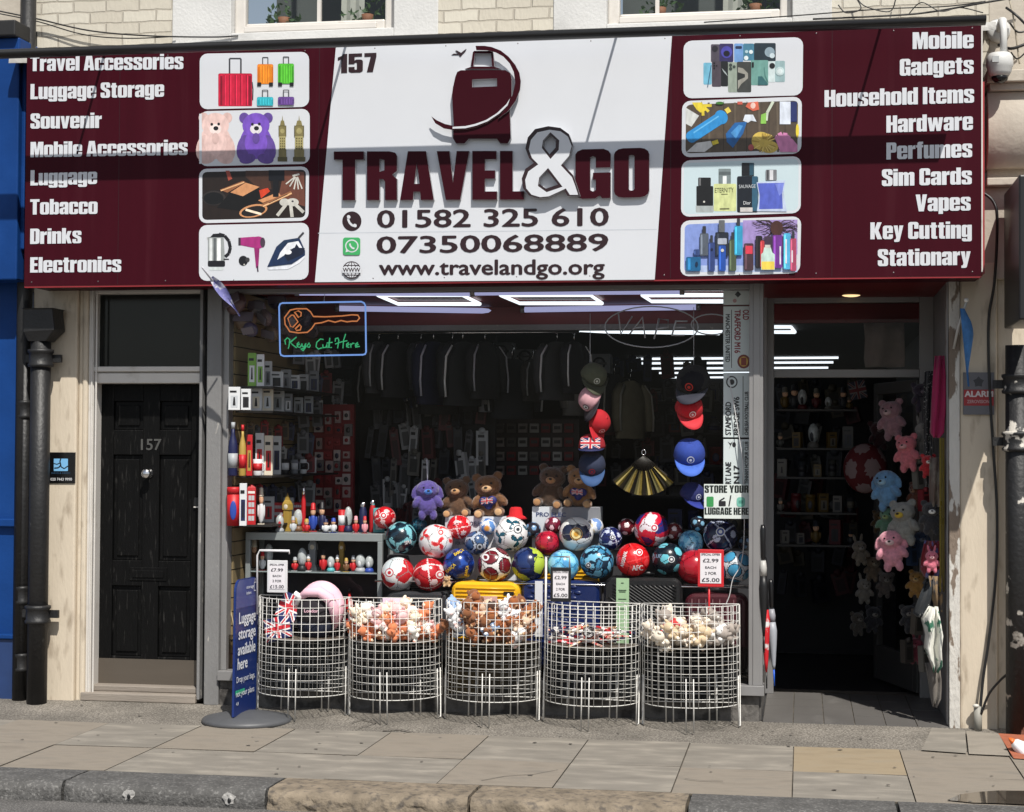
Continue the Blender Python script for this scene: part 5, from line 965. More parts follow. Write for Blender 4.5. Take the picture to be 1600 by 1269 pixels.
# umbrellas standing by the entrance
def umbrella(label, px, ytop, ybot, Y, c1, c2, tip, lean=0):
    top, bot = q(px, ytop, Y), q(px + lean, ybot, Y); L_ = top.z - bot.z; t = thing('furled_umbrella', label, 'umbrella', bot); M = Matrix.Translation(bot) @ (top - bot).to_track_quat('Z', 'Y').to_matrix().to_4x4()
    b = MB(); b.lathe([(.006, .1), (.012, L_ * .2), (.026, L_ * .45), (.028, L_ * .52), (.02, L_ * .6)], c1, 12, M); b.lathe([(.0205, L_ * .6), (.022, L_ * .66), (.016, L_ * .72)], c2, 12, M); b.build('canopy', t)
    b = MB(); b.lathe([(.004, 0), (.006, .1)], tip, 8, M); b.build('tip', t)
    b = MB(); b.lathe([(.008, L_ * .72), (.015, L_ * .75), (.017, L_ * .96), (.012, L_)], P(20, 20, 22, .3), 10, M); b.build('handle', t)
umbrella('black umbrella with red and white stripes leaning by the entrance', 1194, 870, 1076, .02, mat('striped_umbrella', rgb(196, 30, 40), .5, .1, 5, col2=(.7, .7, .7), c2=(.55, .6), c2scale=9), P(24, 20, 24), BLACK, 4)
umbrella('silver umbrella with a bright blue tip by the entrance', 1204, 905, 1072, .14, P(160, 164, 172), P(150, 150, 158), P(30, 90, 200), 6)
umbrella('plain black furled umbrella hung highest by the entrance', 1192, 820, 1020, .0, P(22, 22, 24), P(180, 178, 174), BLACK, 2)
# white mudguard of something parked beyond the frame
t = thing('parked_scooter', 'white front mudguard with an orange tip entering at the right edge', 'scooter', g(1660, 1215, 0))
WMG = P(236, 236, 240, .25)
b = MB(); M = Matrix.Translation(q(1577, 1154, -.62)) @ (q(1648, 1212, -.62) - q(1577, 1154, -.62)).to_track_quat('X', 'Z').to_matrix().to_4x4(); L_ = (q(1648, 1212, -.62) - q(1577, 1154, -.62)).length
b.lathe([(.012, .02), (.04, L_ * .12), (.075, L_ * .35), (.10, L_ * .7), (.10, L_)], WMG, 18, M @ Matrix.Rotation(R(90), 4, 'Y') @ Matrix.Diagonal((.7, 1.2, 1, 1))); b.lathe([(.001, -.006), (.014, .006), (.022, .025), (.001, .04)], P(225, 110, 50, .3), 14, M @ Matrix.Rotation(R(90), 4, 'Y') @ Matrix.Diagonal((.8, 1.3, 1, 1))); b.build('mudguard', t)
c = q(1668, 1222, -.62)
b = MB(); b.lathe([(.14, -.045), (.2, -.05), (.215, 0), (.2, .05), (.14, .045)], BLACK, 32, Matrix.Translation((c.x + .12, c.y, .215)) @ Matrix.Rotation(R(90), 4, 'X')); b.build('tyre', t); b = MB(); b.lathe([(.02, -.05), (.14, -.03), (.14, .03), (.02, .05)], CHROME, 24, Matrix.Translation((c.x + .12, c.y, .215)) @ Matrix.Rotation(R(90), 4, 'X')); b.build('rim', t)
b = MB(); b.tube([(c.x + .12, c.y, .215), (c.x + .22, c.y, .75), (c.x + .26, c.y, .95)], .03, BLACK, 10); b.tube([(c.x + .26, c.y - .3, .98), (c.x + .26, c.y + .3, .98)], .016, BLACK, 8); b.build('steering_column', t)
# ================================================================ lights in the shop
LEDW = emit('led_tube', (.86, .94, 1), 1.25); LEDB = emit('dim_blue_tube', (.5, .52, .85), .55)
def gc(px, py, z): return g(px, py, z)
def ledframe(label, pts, z, r=.009, m=LEDW, closed=True):
    P_ = [gc(x, y, z) for x, y in pts]; b = MB(); b.tube(P_, r, m, 6, closed); c = sum(P_, Vector()) / len(P_)
    o = b.build('ceiling_light', None, c); tag(o, label, 'ceiling light', 'strip lights on the shop ceiling'); return o
for lb, pts in (('white LED frame on the red ceiling, left of the middle one', [(590, 461), (722, 461), (750, 475), (622, 475)]), ('middle white LED frame on the red ceiling behind the window', [(782, 461), (922, 461), (941, 474), (812, 474)]), ('white LED frame on the red ceiling by the street name plates', [(1003, 461), (1132, 461), (1150, 471), (1018, 471)])): ledframe(lb, pts, 2.68)
for lb, a, c in (('bluish tube lamp along the top left of the shop window', (468, 457), (735, 458)), ('bluish tube lamp along the top right of the shop window', (742, 457), (1062, 455)), ('bluish tube lamp above the word Keys and beyond', (530, 482), (775, 486)), ('bluish tube lamp above the unlit oval neon', (820, 484), (1088, 480))):
    b = MB(); P0, P1 = gc(*a, 2.675), gc(*c, 2.675); b.tube([P0, P1], .02, LEDB, 8); d = (P1 - P0).normalized() * .03; b.tube([P0 - d, P0], .024, GREYF2, 8); b.tube([P1, P1 + d], .024, GREYF2, 8); o = b.build('tube_lamp', None, P0); tag(o, lb, 'tube lamp')
for lb, pts in (('long white LED strip under the black ceiling above the caps', [(858, 513), (1128, 517), (1124, 521), (945, 519)]), ('LED strip seen through the glass above the entrance, upper one', [(1196, 511), (1236, 511), (1242, 519), (1196, 519)])): ledframe(lb, pts, 2.585, .009)
names = ['nearest', 'second nearest', 'third', 'fourth', 'farthest']
for k, (x, y) in enumerate(((982, 561), (998, 568), (1016, 576), (1030, 583), (1043, 590))): ledframe('%s bright strip of the receding row of ceiling lights' % names[k], [(x, y), (1310 - k * 8, y - 2 + k * .3)], 2.585, .011, LEDW, False)
# ================================================================ footballs
def sphere_dirs(sub):
    bm = bmesh.new(); bmesh.ops.create_icosphere(bm, subdivisions=sub, radius=1); vs = [v.co.copy() for v in bm.verts]; fs = [[v.index for v in f.verts] for f in bm.faces]; bm.free(); return vs, fs
SPH = {k: sphere_dirs(k) for k in (4, 5)}
_ph = (1 + 5 ** .5) / 2
ICO = [Vector(v).normalized() for a, c in ((1, _ph), (-1, _ph), (1, -_ph), (-1, -_ph)) for v in ((0, a, c), (a, c, 0), (c, 0, a))]
DOD = [Vector(v).normalized() for v in [(x, y, z) for x in (-1, 1) for y in (-1, 1) for z in (-1, 1)] + [v for a in (1 / _ph, -1 / _ph) for c in (_ph, -_ph) for v in ((0, a, c), (a, c, 0), (c, 0, a))]]
def pattern(kind, seed):
    rr = random.Random(seed); RM = Matrix.Rotation(rr.uniform(0, 6), 3, 'X') @ Matrix.Rotation(rr.uniform(0, 6), 3, 'Z'); off = Vector((rr.uniform(0, 50), rr.uniform(0, 50), 0))
    def f(d):
        e = RM @ d; ni = max(e.dot(v) for v in ICO); nd = max(e.dot(v) for v in DOD)
        if kind == 'spots': return 1 if ni > .955 else (2 if ni > .93 else 0)
        if kind == 'camo': n = noise.noise(e * 2.6 + off) ; return 1 if n > .12 else (2 if n < -.2 else 0)
        if kind == 'swirl':
            w = e + Vector((noise.noise(e * 2 + off), noise.noise(e * 2 - off), 0)) * .35; s = math.sin(w.x * 4.2 + w.y * 3) + math.sin(w.z * 4.5 - w.x * 2.2); return 1 if s > .45 else (2 if s < -1.0 else 0)
        if kind == 'star':
            a = [abs(e.dot(v)) for v in (Vector((1, .3, 0)).normalized(), Vector((-.3, 1, .4)).normalized(), Vector((0, -.4, 1)).normalized())]; m = min(a); return 1 if m < .045 else (2 if ni > .975 else 0)
        if kind == 'panels': return 2 if .915 > ni > .885 else (1 if ni > .915 else 0)
        if kind == 'blades':
            k = max(range(12), key=lambda i: e.dot(ICO[i])); v = ICO[k]; t = e - v * e.dot(v); u = v.orthogonal().normalized(); w2 = v.cross(u); an = math.atan2(t.dot(w2), t.dot(u)) + t.length * 1.3
            lim = .26 + .2 * math.cos(an * 3); return 1 if t.length < lim - .07 else (2 if t.length < lim else 0)
        return 0
    return f
def ballmat(c): return P(*c, .24, coat=.25)
HD = q(900, 840, .3) - CAMP
def football(label, px, py, rpx, Y, kind, cols, seed, text=None, badge=None, squash=1.0):
    c = q(px, py, Y); r = rpx * mpp(Y, px); f = pattern(kind, seed); vs, fs = SPH[5 if rpx > 20 else 4]; b = MB(); ms = [ballmat(x) for x in cols] + [ballmat(tuple(int(v * .55) for v in cols[0]))]; RS = Matrix.Rotation(seed * 1.3, 3, 'X') @ Matrix.Rotation(seed * .7, 3, 'Z')
    def seam(d):
        e = RS @ d; t2 = sorted((e.dot(v) for v in ICO), reverse=True)[:2]; return t2[0] - t2[1] < .022
    for mt in ms: b.m(mt)
    b.v = [Vector((v.x * r, v.y * r, v.z * r * squash)) for v in vs]
    for F_ in fs:
        d = (vs[F_[0]] + vs[F_[1]] + vs[F_[2]]).normalized(); b.f.append(F_); b.mi.append(len(ms) - 1 if rpx > 16 and seam(d) else min(f(d), len(ms) - 2)); b.sm.append(True)
    o = b.build('football', None, (0, 0, 0)); o.location = c
    vdir = -(c - CAMP).normalized(); u = Vector((-vdir.y, vdir.x, 0)).normalized(); w = vdir.cross(u)
    def onb(a, e, k=1.012):
        s2 = a * a + e * e; d = (u * a + w * e + vdir * math.sqrt(max(.02, 1 - s2))); d = Vector((d.x, d.y, d.z)); return Vector((d.x * r * k, d.y * r * k, d.z * r * k * squash))
    if badge:
        a, e, rad, c1, c2 = badge; b = MB()
        for rr_, cc, k in ((rad, c1, 1.006), (rad * .78, c2, 1.01), (rad * .4, c1, 1.014)):
            b.add([onb(a, e, k)] + [onb(a + rr_ * math.cos(t), e + rr_ * math.sin(t), k) for t in [6.283 * i / 20 for i in range(20)]], [(0, 1 + i, 1 + (i + 1) % 20) for i in range(20)], P(*cc, .4))
        bo = b.build('badge', o, (0, 0, 0)); bo.location = (0, 0, 0)
    if text:
        b = MB()
        for s, a0, e0, ang, h, col in text:
            vv, ff, wd_ = plain(s); ca, sa = math.cos(R(ang)), math.sin(R(ang))
            for dx in (0, .12): b.add([onb(a0 + ((x + dx) * ca * .8 - y * sa) * h, e0 + ((x + dx) * sa * .8 + y * ca) * h, 1.012 + dx * .03) for x, y in vv], ff, P(*col, .4))
        bo = b.build('lettering', o, (0, 0, 0)); bo.location = (0, 0, 0)
    tag(o, label, 'football', 'footballs piled in the shop window'); return o
W_, N_, T_, RD, MR, SB = (226, 226, 228), (18, 28, 58), (24, 58, 74), (196, 30, 40), (112, 22, 38), (96, 176, 214)
BALLS = [
 ('red football with white lines beside the bottles on the display cabinet', 601, 809, 17, .42, 'star', [RD, (228, 190, 190)], 1, None, (-.1, .2, .3, W_, RD)),
 ('dark teal and pale blue camouflage football at the left end of the upper row', 626.5, 840, 24, .32, 'camo', [(18, 44, 60), (120, 186, 196), (10, 22, 32)], 2, [('SPU', .25, -.45, 15, .22, W_)], None),
 ('small dark teal football behind the white and red one', 655, 821, 12.5, .46, 'panels', [(40, 104, 124), (26, 70, 90), (16, 30, 44)], 3, None, None),
 ('large white football with red blades, third from the left of the upper row', 681, 846, 26, .3, 'blades', [W_, (206, 40, 46), (226, 120, 120)], 4, None, (.28, .52, .2, W_, (200, 60, 60))),
 ('glossy red football with thin pale lines in front of the left white box', 717.6, 824, 18.5, .36, 'star', [(206, 28, 38), (236, 200, 200)], 5, None, None),
 ('small white and blue football with an orange mark', 762, 823, 12.7, .42, 'swirl', [(222, 226, 232), (84, 130, 196), (96, 140, 200)], 6, None, (-.1, -.2, .36, (222, 150, 60), (222, 150, 60))),
 ('large white football with dark green blade panels in the middle of the upper row', 798.6, 835, 26.5, .38, 'blades', [(232, 232, 234), (24, 84, 104), (12, 26, 34)], 37, None, (.38, .28, .24, (30, 40, 48), W_)),
 ('grey and steel blue football under the small orange marked one', 744.7, 848.5, 18.5, .34, 'panels', [(176, 184, 198), (52, 82, 124), (34, 40, 60)], 8, None, (.25, -.3, .3, (40, 44, 52), (170, 176, 184))),
 ('small nearly black football with pale blue spots', 832.6, 828, 12.2, .42, 'spots', [(34, 36, 46), (112, 150, 186), (52, 52, 66)], 9, None, None),
 ('small maroon football with white spots above the crimson one', 863.9, 821, 13.2, .45, 'spots', [(112, 22, 48), (226, 196, 206), (112, 22, 48)], 10, None, None),
 ('crimson football with darker seams under the small spotted maroon ones', 855.3, 848.5, 18.8, .34, 'star', [(176, 26, 52), (120, 14, 34)], 11, None, None),
 ('large white football with a gold crest and navy streaks', 900.4, 834.5, 26, .34, 'swirl', [(228, 228, 226), (36, 42, 66), (230, 230, 226)], 12, None, (0., -.0, .36, (206, 150, 52), (236, 214, 150))),
 ('small white football with faint blue marks right of the gold crested one', 929.8, 822.7, 12.8, .42, 'swirl', [(226, 228, 234), (120, 150, 200), (220, 206, 180)], 13, None, None),
 ('white and red curved panel football at the left end of the bottom row', 621.8, 897, 25.5, .22, 'swirl', [(226, 226, 226), (188, 32, 42), (206, 216, 220)], 14, None, (-.5, .08, .25, (186, 40, 50), W_)),
 ('red football with a round white crest, second in the bottom row', 671, 898, 25, .22, 'star', [(184, 26, 36), (232, 206, 206)], 15, None, (.62, .0, .24, W_, (200, 100, 104))),
 ('blue football with yellow BARCA lettering in the bottom row', 717, 882, 24, .24, 'camo', [(18, 44, 112), (12, 30, 84), (26, 70, 156)], 16, [('BARÇA', -.72, -.55, 42, .2, (222, 190, 60)), ('BARÇA', .5, -.7, 80, .17, (222, 190, 60)), ('BARÇA', -.25, .52, 30, .18, (222, 190, 60))], None),
 ('white football with maroon panels, middle of the bottom row', 773, 882.5, 26, .24, 'panels', [(230, 228, 226), (112, 24, 36), (44, 18, 24)], 17, None, (-.52, .42, .26, (112, 24, 36), W_)),
 ('navy football with lime green flashes in the bottom row', 826, 882, 26, .24, 'swirl', [(18, 30, 70), (176, 196, 66), (30, 50, 100)], 18, None, None),
 ('sky blue football partly behind the black framed price card', 880, 884, 24, .22, 'camo', [(104, 184, 222), (72, 146, 196), (146, 208, 234)], 19, None, None),
 ('navy football with thin white crossing lines right of the gold crested ball', 953.5, 841.6, 17.8, .34, 'star', [(24, 32, 88), (196, 204, 226)], 20, None, (.2, .1, .22, W_, N_)),
 ('small dark maroon football left of the big red England one', 979.2, 823.6, 13.2, .40, 'spots', [(96, 20, 32), (228, 206, 206), (70, 14, 22)], 21, None, None),
 ('big red football with white swirls and a white crest, highest of the pile', 1018, 827, 26.5, .34, 'swirl', [(198, 26, 56), (224, 216, 222), (40, 40, 110)], 22, None, (.15, .08, .22, W_, (190, 60, 80))),
 ('small maroon football with white spots right of the big red one', 1053, 830.5, 13.2, .38, 'spots', [(104, 22, 30), (226, 206, 206), (80, 14, 22)], 27, None, None),
 ('light blue medium football above the dark teal one', 1079.6, 848, 19, .32, 'camo', [(112, 188, 222), (74, 140, 186), (150, 206, 232)], 24, None, None),
 ('small black football with pale blue hexagons below the luggage poster', 1090.7, 819, 11.8, .42, 'spots', [(26, 30, 42), (126, 176, 206), (40, 52, 66)], 25, None, None),
 ('big navy football with white seams below the luggage poster', 1125.7, 837, 26, .32, 'star', [(20, 28, 66), (190, 198, 222)], 26, None, (-.0, .22, .26, W_, (60, 80, 150))),
 ('teal and pale blue patchwork football in the bottom row, right of the sky blue one', 932.8, 878, 25.5, .22, 'camo', [(14, 40, 62), (116, 186, 218), (60, 130, 170)], 277, None, (-.5, -.2, .16, W_, (14, 40, 62))),
 ('bright red football with white ARSENAL lettering', 988.8, 875, 25.5, .22, 'star', [(206, 22, 30), (226, 60, 64)], 281, [('ARSENAL', -.55, -.45, 76, .2, W_), ('AFC', -.05, -.62, 2, .3, W_)], (.38, .45, .2, W_, (206, 22, 30))),
 ('near black football with a shiny teal hexagon in the bottom row', 1044, 873.5, 24.5, .24, 'spots', [(14, 26, 38), (104, 190, 206), (14, 26, 38)], 31, [('LUIS', -.85, .05, 3, .22, (120, 150, 176))], (.2, -.02, .2, W_, (30, 44, 60))),
 ('plain red football mostly hidden by the red framed price card', 1085, 886, 26, .24, 'plain', [(170, 22, 40)], 30, None, None),
 ('white football with blue chrome panels at the right end of the bottom row', 1150.6, 885, 24, .24, 'panels', [(216, 222, 228), (70, 150, 190), (20, 40, 62)], 33, None, None),
 ('small dark football tucked against the right end of the window', 1164, 849, 11, .36, 'spots', [(26, 32, 46), (90, 120, 150), (26, 32, 46)], 32, None, None)]
for a in BALLS: football(*(a[:3] + (a[3] * 1.03,) + a[4:]))
# stepped stand behind the balls
t = thing('display_stand', 'dark stepped stand carrying the footballs and boxed goods in the window', 'display stand', (X(900, 900, .6), .6, .25))
DST = mat('dark_stand', (.035, .035, .04), .7, .1)
xa_, xb_ = X(605, 900, .5), X(1172, 900, .5)
for y0, y1, zt_ in ((.50, .62, Z(900, 872, .5)), (.62, .95, Z(900, 858, .62))): b = MB(); b.box((xa_, y0, .27), (xb_, y1, zt_), DST); b.build('step', t)
b = MB(); zf = Z(900, 908, .3)                        # front rack bars the bottom row rests on
for y in (.17, .33): b.tube([(xa_, y, zf - .012), (xb_, y, zf - .012)], .006, CHROME, 6)
b.build('rail', t)
# ================================================================ suitcases
def suitcase(label, x0, x1, ytop, Y, col, ribs, dep=.2, rough=.35, zb_=.255):
    a, c = q(x0, ytop, Y), q(x1, ytop, Y); t = thing('suitcase', label, 'suitcase', ((a.x + c.x) / 2, Y + dep / 2, zb_)); zt_ = a.z; m = P(*col, rough); zb2 = zb_ + .035
    b = MB(); o = RR(a.x, zb2, c.x, zt_, .06, 5); N = len(o); e = .016
    i2 = inset(o, e); b.add([(x, Y, z) for x, z in i2] + [(x, Y + .02, z) for x, z in o] + [(x, Y + dep - .02, z) for x, z in o] + [(x, Y + dep, z) for x, z in i2],
        [list(range(N)), list(range(3 * N, 4 * N))[::-1]] + [(k * N + i, (k + 1) * N + i, (k + 1) * N + (i + 1) % N, k * N + (i + 1) % N) for k in range(3) for i in range(N)], m)
    if ribs == 'h':
        z = zb2 + .05
        while z < zt_ - .03: b.tube([(a.x + .03, Y - .001, z), (c.x - .03, Y - .001, z)], .0065, m, 6); z += .024
    if ribs == 'v':
        for k in range(1, 9): x = a.x + (c.x - a.x) * k / 9; b.tube([(x, Y - .001, zb2 + .03), (x, Y - .001, zt_ - .03)], .008, m, 6)
    if ribs == 'd':
        for k in range(-10, 22):
            x = a.x + .03 + k * .03; p = [(x, zb2 + .03), (x + .55, zb2 + .55 * .78)]
            pts = [(xx, Y - .001, zz_) for s in range(24) for xx, zz_ in [(x + .03 * s, zt_ - .04 - .02 * s)] if a.x + .03 < xx < c.x - .03 and zb2 + .03 < zz_ < zt_ - .03]
            if len(pts) > 1: b.tube(pts, .007, m, 6)
    if ribs == 'q':
        for j in range(14):
            for k in range(6):
                x = a.x + .03 + (k + .5 * (j % 2)) * .055; z = zt_ - .04 - j * .035
                if z > zb2 + .02 and x + .045 < c.x - .02: b.ell((x + .024, Y, z), (.025, .006, .013), m, 8, 6)
    b.build('shell', t)
    b = MB(); xm = (a.x + c.x) / 2; b.tube([(xm - .07, Y + dep * .5, zt_), (xm - .065, Y + dep * .5, zt_ + .022), (xm + .065, Y + dep * .5, zt_ + .022), (xm + .07, Y + dep * .5, zt_)], .009, BLACK, 8); b.build('handle', t)
    for x in (a.x + .05, c.x - .05): b = MB(); b.lathe([(.001, -.014), (.022, -.014), (.022, .014), (.001, .014)], BLACK, 14, Matrix.Translation((x, Y + .05, zb_ + .02)) @ Matrix.Rotation(R(90), 4, 'Y')); b.build('wheel', t)
    return t, a, c
s1, a, c = suitcase('yellow ribbed suitcase at the front behind the middle baskets', 705, 812, 909, .14, (232, 178, 32), 'h')
b = MB(); b.box((c.x - .1, .128, a.z - .075), (c.x - .035, .134, a.z - .055), BLACK); b.build('badge', s1)
suitcase('second yellow ribbed suitcase half hidden behind the front one', 815, 935, 884, .40, (206, 160, 30), 'h', .1)
s3, a, c = suitcase('navy quilted suitcase behind the black framed price card', 815, 936, 906, .17, (20, 36, 84), 'q', .18)
b = MB(); b.box((X(836, 910, .16), .158, .5), (X(848, 910, .16), .161, a.z - .005), P(214, 216, 222)); b.build('paper_band', s3)
s4, a, c = suitcase('black diagonally ribbed suitcase with a pale green paper band', 943, 1066, 902, .15, (22, 22, 24), 'd', .2, .4)
b = MB(); x_ = X(963, 905, .14); b.box((x_, .138, .3), (X(983, 905, .14), .1395, a.z - .003), P(158, 190, 150, .6)); b.build('paper_band', s4)
b = MB(); 
for k, (w, zq) in enumerate(((.016, .03), (.05, .075), (.04, .085), (.05, .13), (.02, .15), (.045, .19))): b.box((x_ + .038 - w / 2, .1365, a.z - zq - .006), (x_ + .038 + w / 2, .1375, a.z - zq), P(60, 80, 62))
b.build('print', s4)
suitcase('dark maroon suitcase at the right end of the window', 1070, 1168, 928, .16, (66, 14, 26), 'v', .2, .5)
suitcase('dark suitcase with a grey streaked pattern at the left of the row', 603, 702, 924, .16, (46, 48, 52), '', .2, .4)
# ================================================================ boxed goods with soft toys on them
def gbox(name, label, cat, x0, y0, x1, y1, Y, dep, col, prints=(), rot=0, texts=(), group=None, zb_=None):
    a, c = q(x0, y1, Y), q(x1, y0, Y); zb_ = a.z if zb_ is None else zb_
    b = MB(); b.box((a.x, Y, zb_), (c.x, Y + dep, c.z), P(*col, .55)); p = Print(b, Y - .0008)
    for k in prints:
        fx0, fy0, fx1, fy1, cc = k[:5]; xx = lambda f: a.x + (c.x - a.x) * f; zz_ = lambda f: c.z + (zb_ - c.z) * f
        if len(k) > 5: b.poly([((xx(fx0) + xx(fx1)) / 2 + (xx(fx1) - xx(fx0)) / 2 * math.cos(t), p.Y, (zz_(fy0) + zz_(fy1)) / 2 + (zz_(fy0) - zz_(fy1)) / 2 * math.sin(t)) for t in [6.283 * i / 14 for i in range(14)]], P(*cc, .55))
        else: b.poly([(xx(fx0), p.Y, zz_(fy1)), (xx(fx1), p.Y, zz_(fy1)), (xx(fx1), p.Y, zz_(fy0)), (xx(fx0), p.Y, zz_(fy0))], P(*cc, .55))
        p.Y -= .0004
    for s, fx, fy, fw, fh, cc in texts: word(b, s, P(*cc, .5), Vector((a.x + (c.x - a.x) * fx, p.Y - .0005, c.z + (zb_ - c.z) * fy)), Vector((1, 0, 0)), (c.z - zb_) * fh, (c.x - a.x) * fw, bold=.08)
    o = b.build(name, None, ((a.x + c.x) / 2, Y + dep / 2, zb_)); return tag(o, label, cat, group)
gbox('appliance_box', 'white appliance box with a grey end under the left pair of soft toys', 'box', 695, 808, 806, 905, .45, .2, (216, 218, 224), [(.0, .0, .2, 1, (196, 198, 204))], 0, [('PRO ELEC', .3, .14, .22, .06, (60, 74, 110)), ('FOR FAN', .15, .45, .16, .05, (90, 100, 110))])
gbox('appliance_box', 'white and grey appliance box under the tan bear, behind the footballs', 'box', 831, 793, 936, 900, .46, .2, (206, 212, 218), [(.26, 0, 1, 1, (128, 130, 136))], 0, [('PRO ELEC', .06, .14, .45, .06, (50, 66, 110))])
FURT = bpy.data.textures.new('fur', 'CLOUDS'); FURT.noise_scale = .011; FURT.noise_depth = 3
def bear(label, px, pyb, hpx, Y, c1, c2, extra='', ears=0, dark=None, cat='teddy bear', face=0., hang=False):
    base = q(px, pyb, Y); h = hpx * 1.12 * mpp(Y, px); t = thing('soft_toy', label, cat, base); m1 = mat('toyfur_%d_%d_%d' % c1, rgb(*c1), .95, .22, 50, .5, 300, sheen=.4); m2 = mat('toyfur_%d_%d_%d' % c2, rgb(*c2), .95, .12, 50, .3, 300, sheen=.4)
    M = Matrix.Translation(base) @ Matrix.Rotation(face, 4, 'Z') @ Matrix.Rotation(random.Random(int(px)).uniform(-.14, .14), 4, 'Y') @ Matrix.Diagonal((h * 1.12, h, h, 1))
    b = MB(); b.ell((0, 0, .27), (.23, .2, .26), m1); b.ell((0, -.02, .68), (.27, .24, .235), m1); b.ell((0, 0, .46), (.15, .14, .12), m1)
    for s in (-1, 1):
        if ears == 0: b.ell((s * .21, .02, .88), (.10, .06, .10), m1)
        elif ears == 1: b.ell((s * .13, .03, 1.02), (.06, .04, .2), m1, rot=Matrix.Rotation(s * .2, 3, 'Y'))
        else: b.ell((s * .27, .0, .62), (.09, .05, .2), m1, rot=Matrix.Rotation(-s * .35, 3, 'Y'))
        b.ell((s * .25, -.08, .36), (.09, .11, .17), m1, rot=Matrix.Rotation(-s * .5, 3, 'Y'))
        if hang: b.ell((s * .13, -.05, .02), (.09, .10, .14), m1)
        else: b.ell((s * .2, -.2, .1), (.10, .18, .10), m1)
    b.v = [M @ v for v in b.v]; bo = b.build('body', t, rem=max(.004, h * .024)); dm = bo.modifiers.new('fur', 'DISPLACE'); dm.texture = FURT; dm.strength = h * .035; dm.mid_level = .5
    b = MB(); b.ell((0, -.24, .62), (.10, .08, .075), m2, 12, 8); b.v = [M @ v for v in b.v]; b.build('muzzle', t)
    b = MB(); b.ell((0, -.315, .65), (.035, .02, .026), P(24, 16, 14, .4), 10, 6); b.v = [M @ v for v in b.v]; b.build('nose', t)
    for s in (-1, 1): b = MB(); b.ell((s * .10, -.228, .73), .026, P(14, 12, 12, .2), 10, 6); b.v = [M @ v for v in b.v]; b.build('eye', t)
    if not hang:
        for s in (-1, 1): b = MB(); b.ell((s * .2, -.375, .1), (.075, .02, .078), m2, 12, 8); b.v = [M @ v for v in b.v]; b.build('foot_pad', t)
    if extra in ('heart', 'bow'):
        b = MB(); U_ = (M.to_3x3() @ Vector((1, 0, 0))).normalized(); O = M @ Vector((-.17, -.25, .24)); wd_ = h * .34; hh = h * .22
        blu = P(34, 40, 110, .6)
        b.ell(M @ Vector((-.08, -.22, .36)), (h * .11, h * .06, h * .1), blu, 12, 8); b.ell(M @ Vector((.08, -.22, .36)), (h * .11, h * .06, h * .1), blu, 12, 8); b.ell(M @ Vector((0, -.2, .29)), (h * .1, h * .05, h * .12), blu, 12, 8)
        O = M @ Vector((-.13, -.29, .30)); uj(b, O, U_, Vector((0, 0, 1)), h * .26, h * .13); b.build('flag_heart' if extra == 'heart' else 'flag_bow', t)
    if extra == 'ribbon':
        b = MB(); b.ell(M @ Vector((.27, -.1, .66)), (h * .08, h * .05, h * .14), P(176, 24, 40, .6), 10, 8); b.build('ribbon', t)
    return t
bear('brown teddy bear holding a union flag heart on the left white box', 768, 808, 64, .52, (118, 80, 48), (206, 166, 122), 'heart')
bear('tan teddy bear with a union flag bow on the grey and white box', 904, 793, 60, .53, (142, 102, 64), (190, 150, 106), 'bow')
bear('plain dark brown teddy bear left of the one holding a heart', 717, 808, 58, .53, (92, 64, 42), (196, 150, 104))
bear('dark brown teddy bear at the left end of the grey and white box', 857, 793, 62, .54, (78, 56, 40), (170, 126, 84))
t = bear('purple and blue tie dyed soft toy with long ears hanging on a string', 668, 806, 54, .4, (84, 70, 142), (60, 110, 190), '', 2, cat='soft toy', face=.3, hang=True)
b = MB(); b.tube([q(668, 758, .4), q(667, 718, .4)], .003, P(200, 200, 210), 5); b.build('string', t)
t = thing('red_hat', 'small red felt hat lying between the two white boxes', 'hat', q(808, 810, .5)); c = q(806, 806, .48); b = MB(); b.lathe([(.075, -.02), (.06, -.004), (.045, .004), (.04, .045), (.03, .056), (.001, .058)], mat('red_felt', rgb(196, 24, 34), .9, .15, 20), 20, Matrix.Translation(c)); b.build('felt', t)
bear('tiny beige bear squeezed between the red ball and the yellow suitcase', 699, 917, 16, .14, (186, 150, 106), (216, 186, 146))
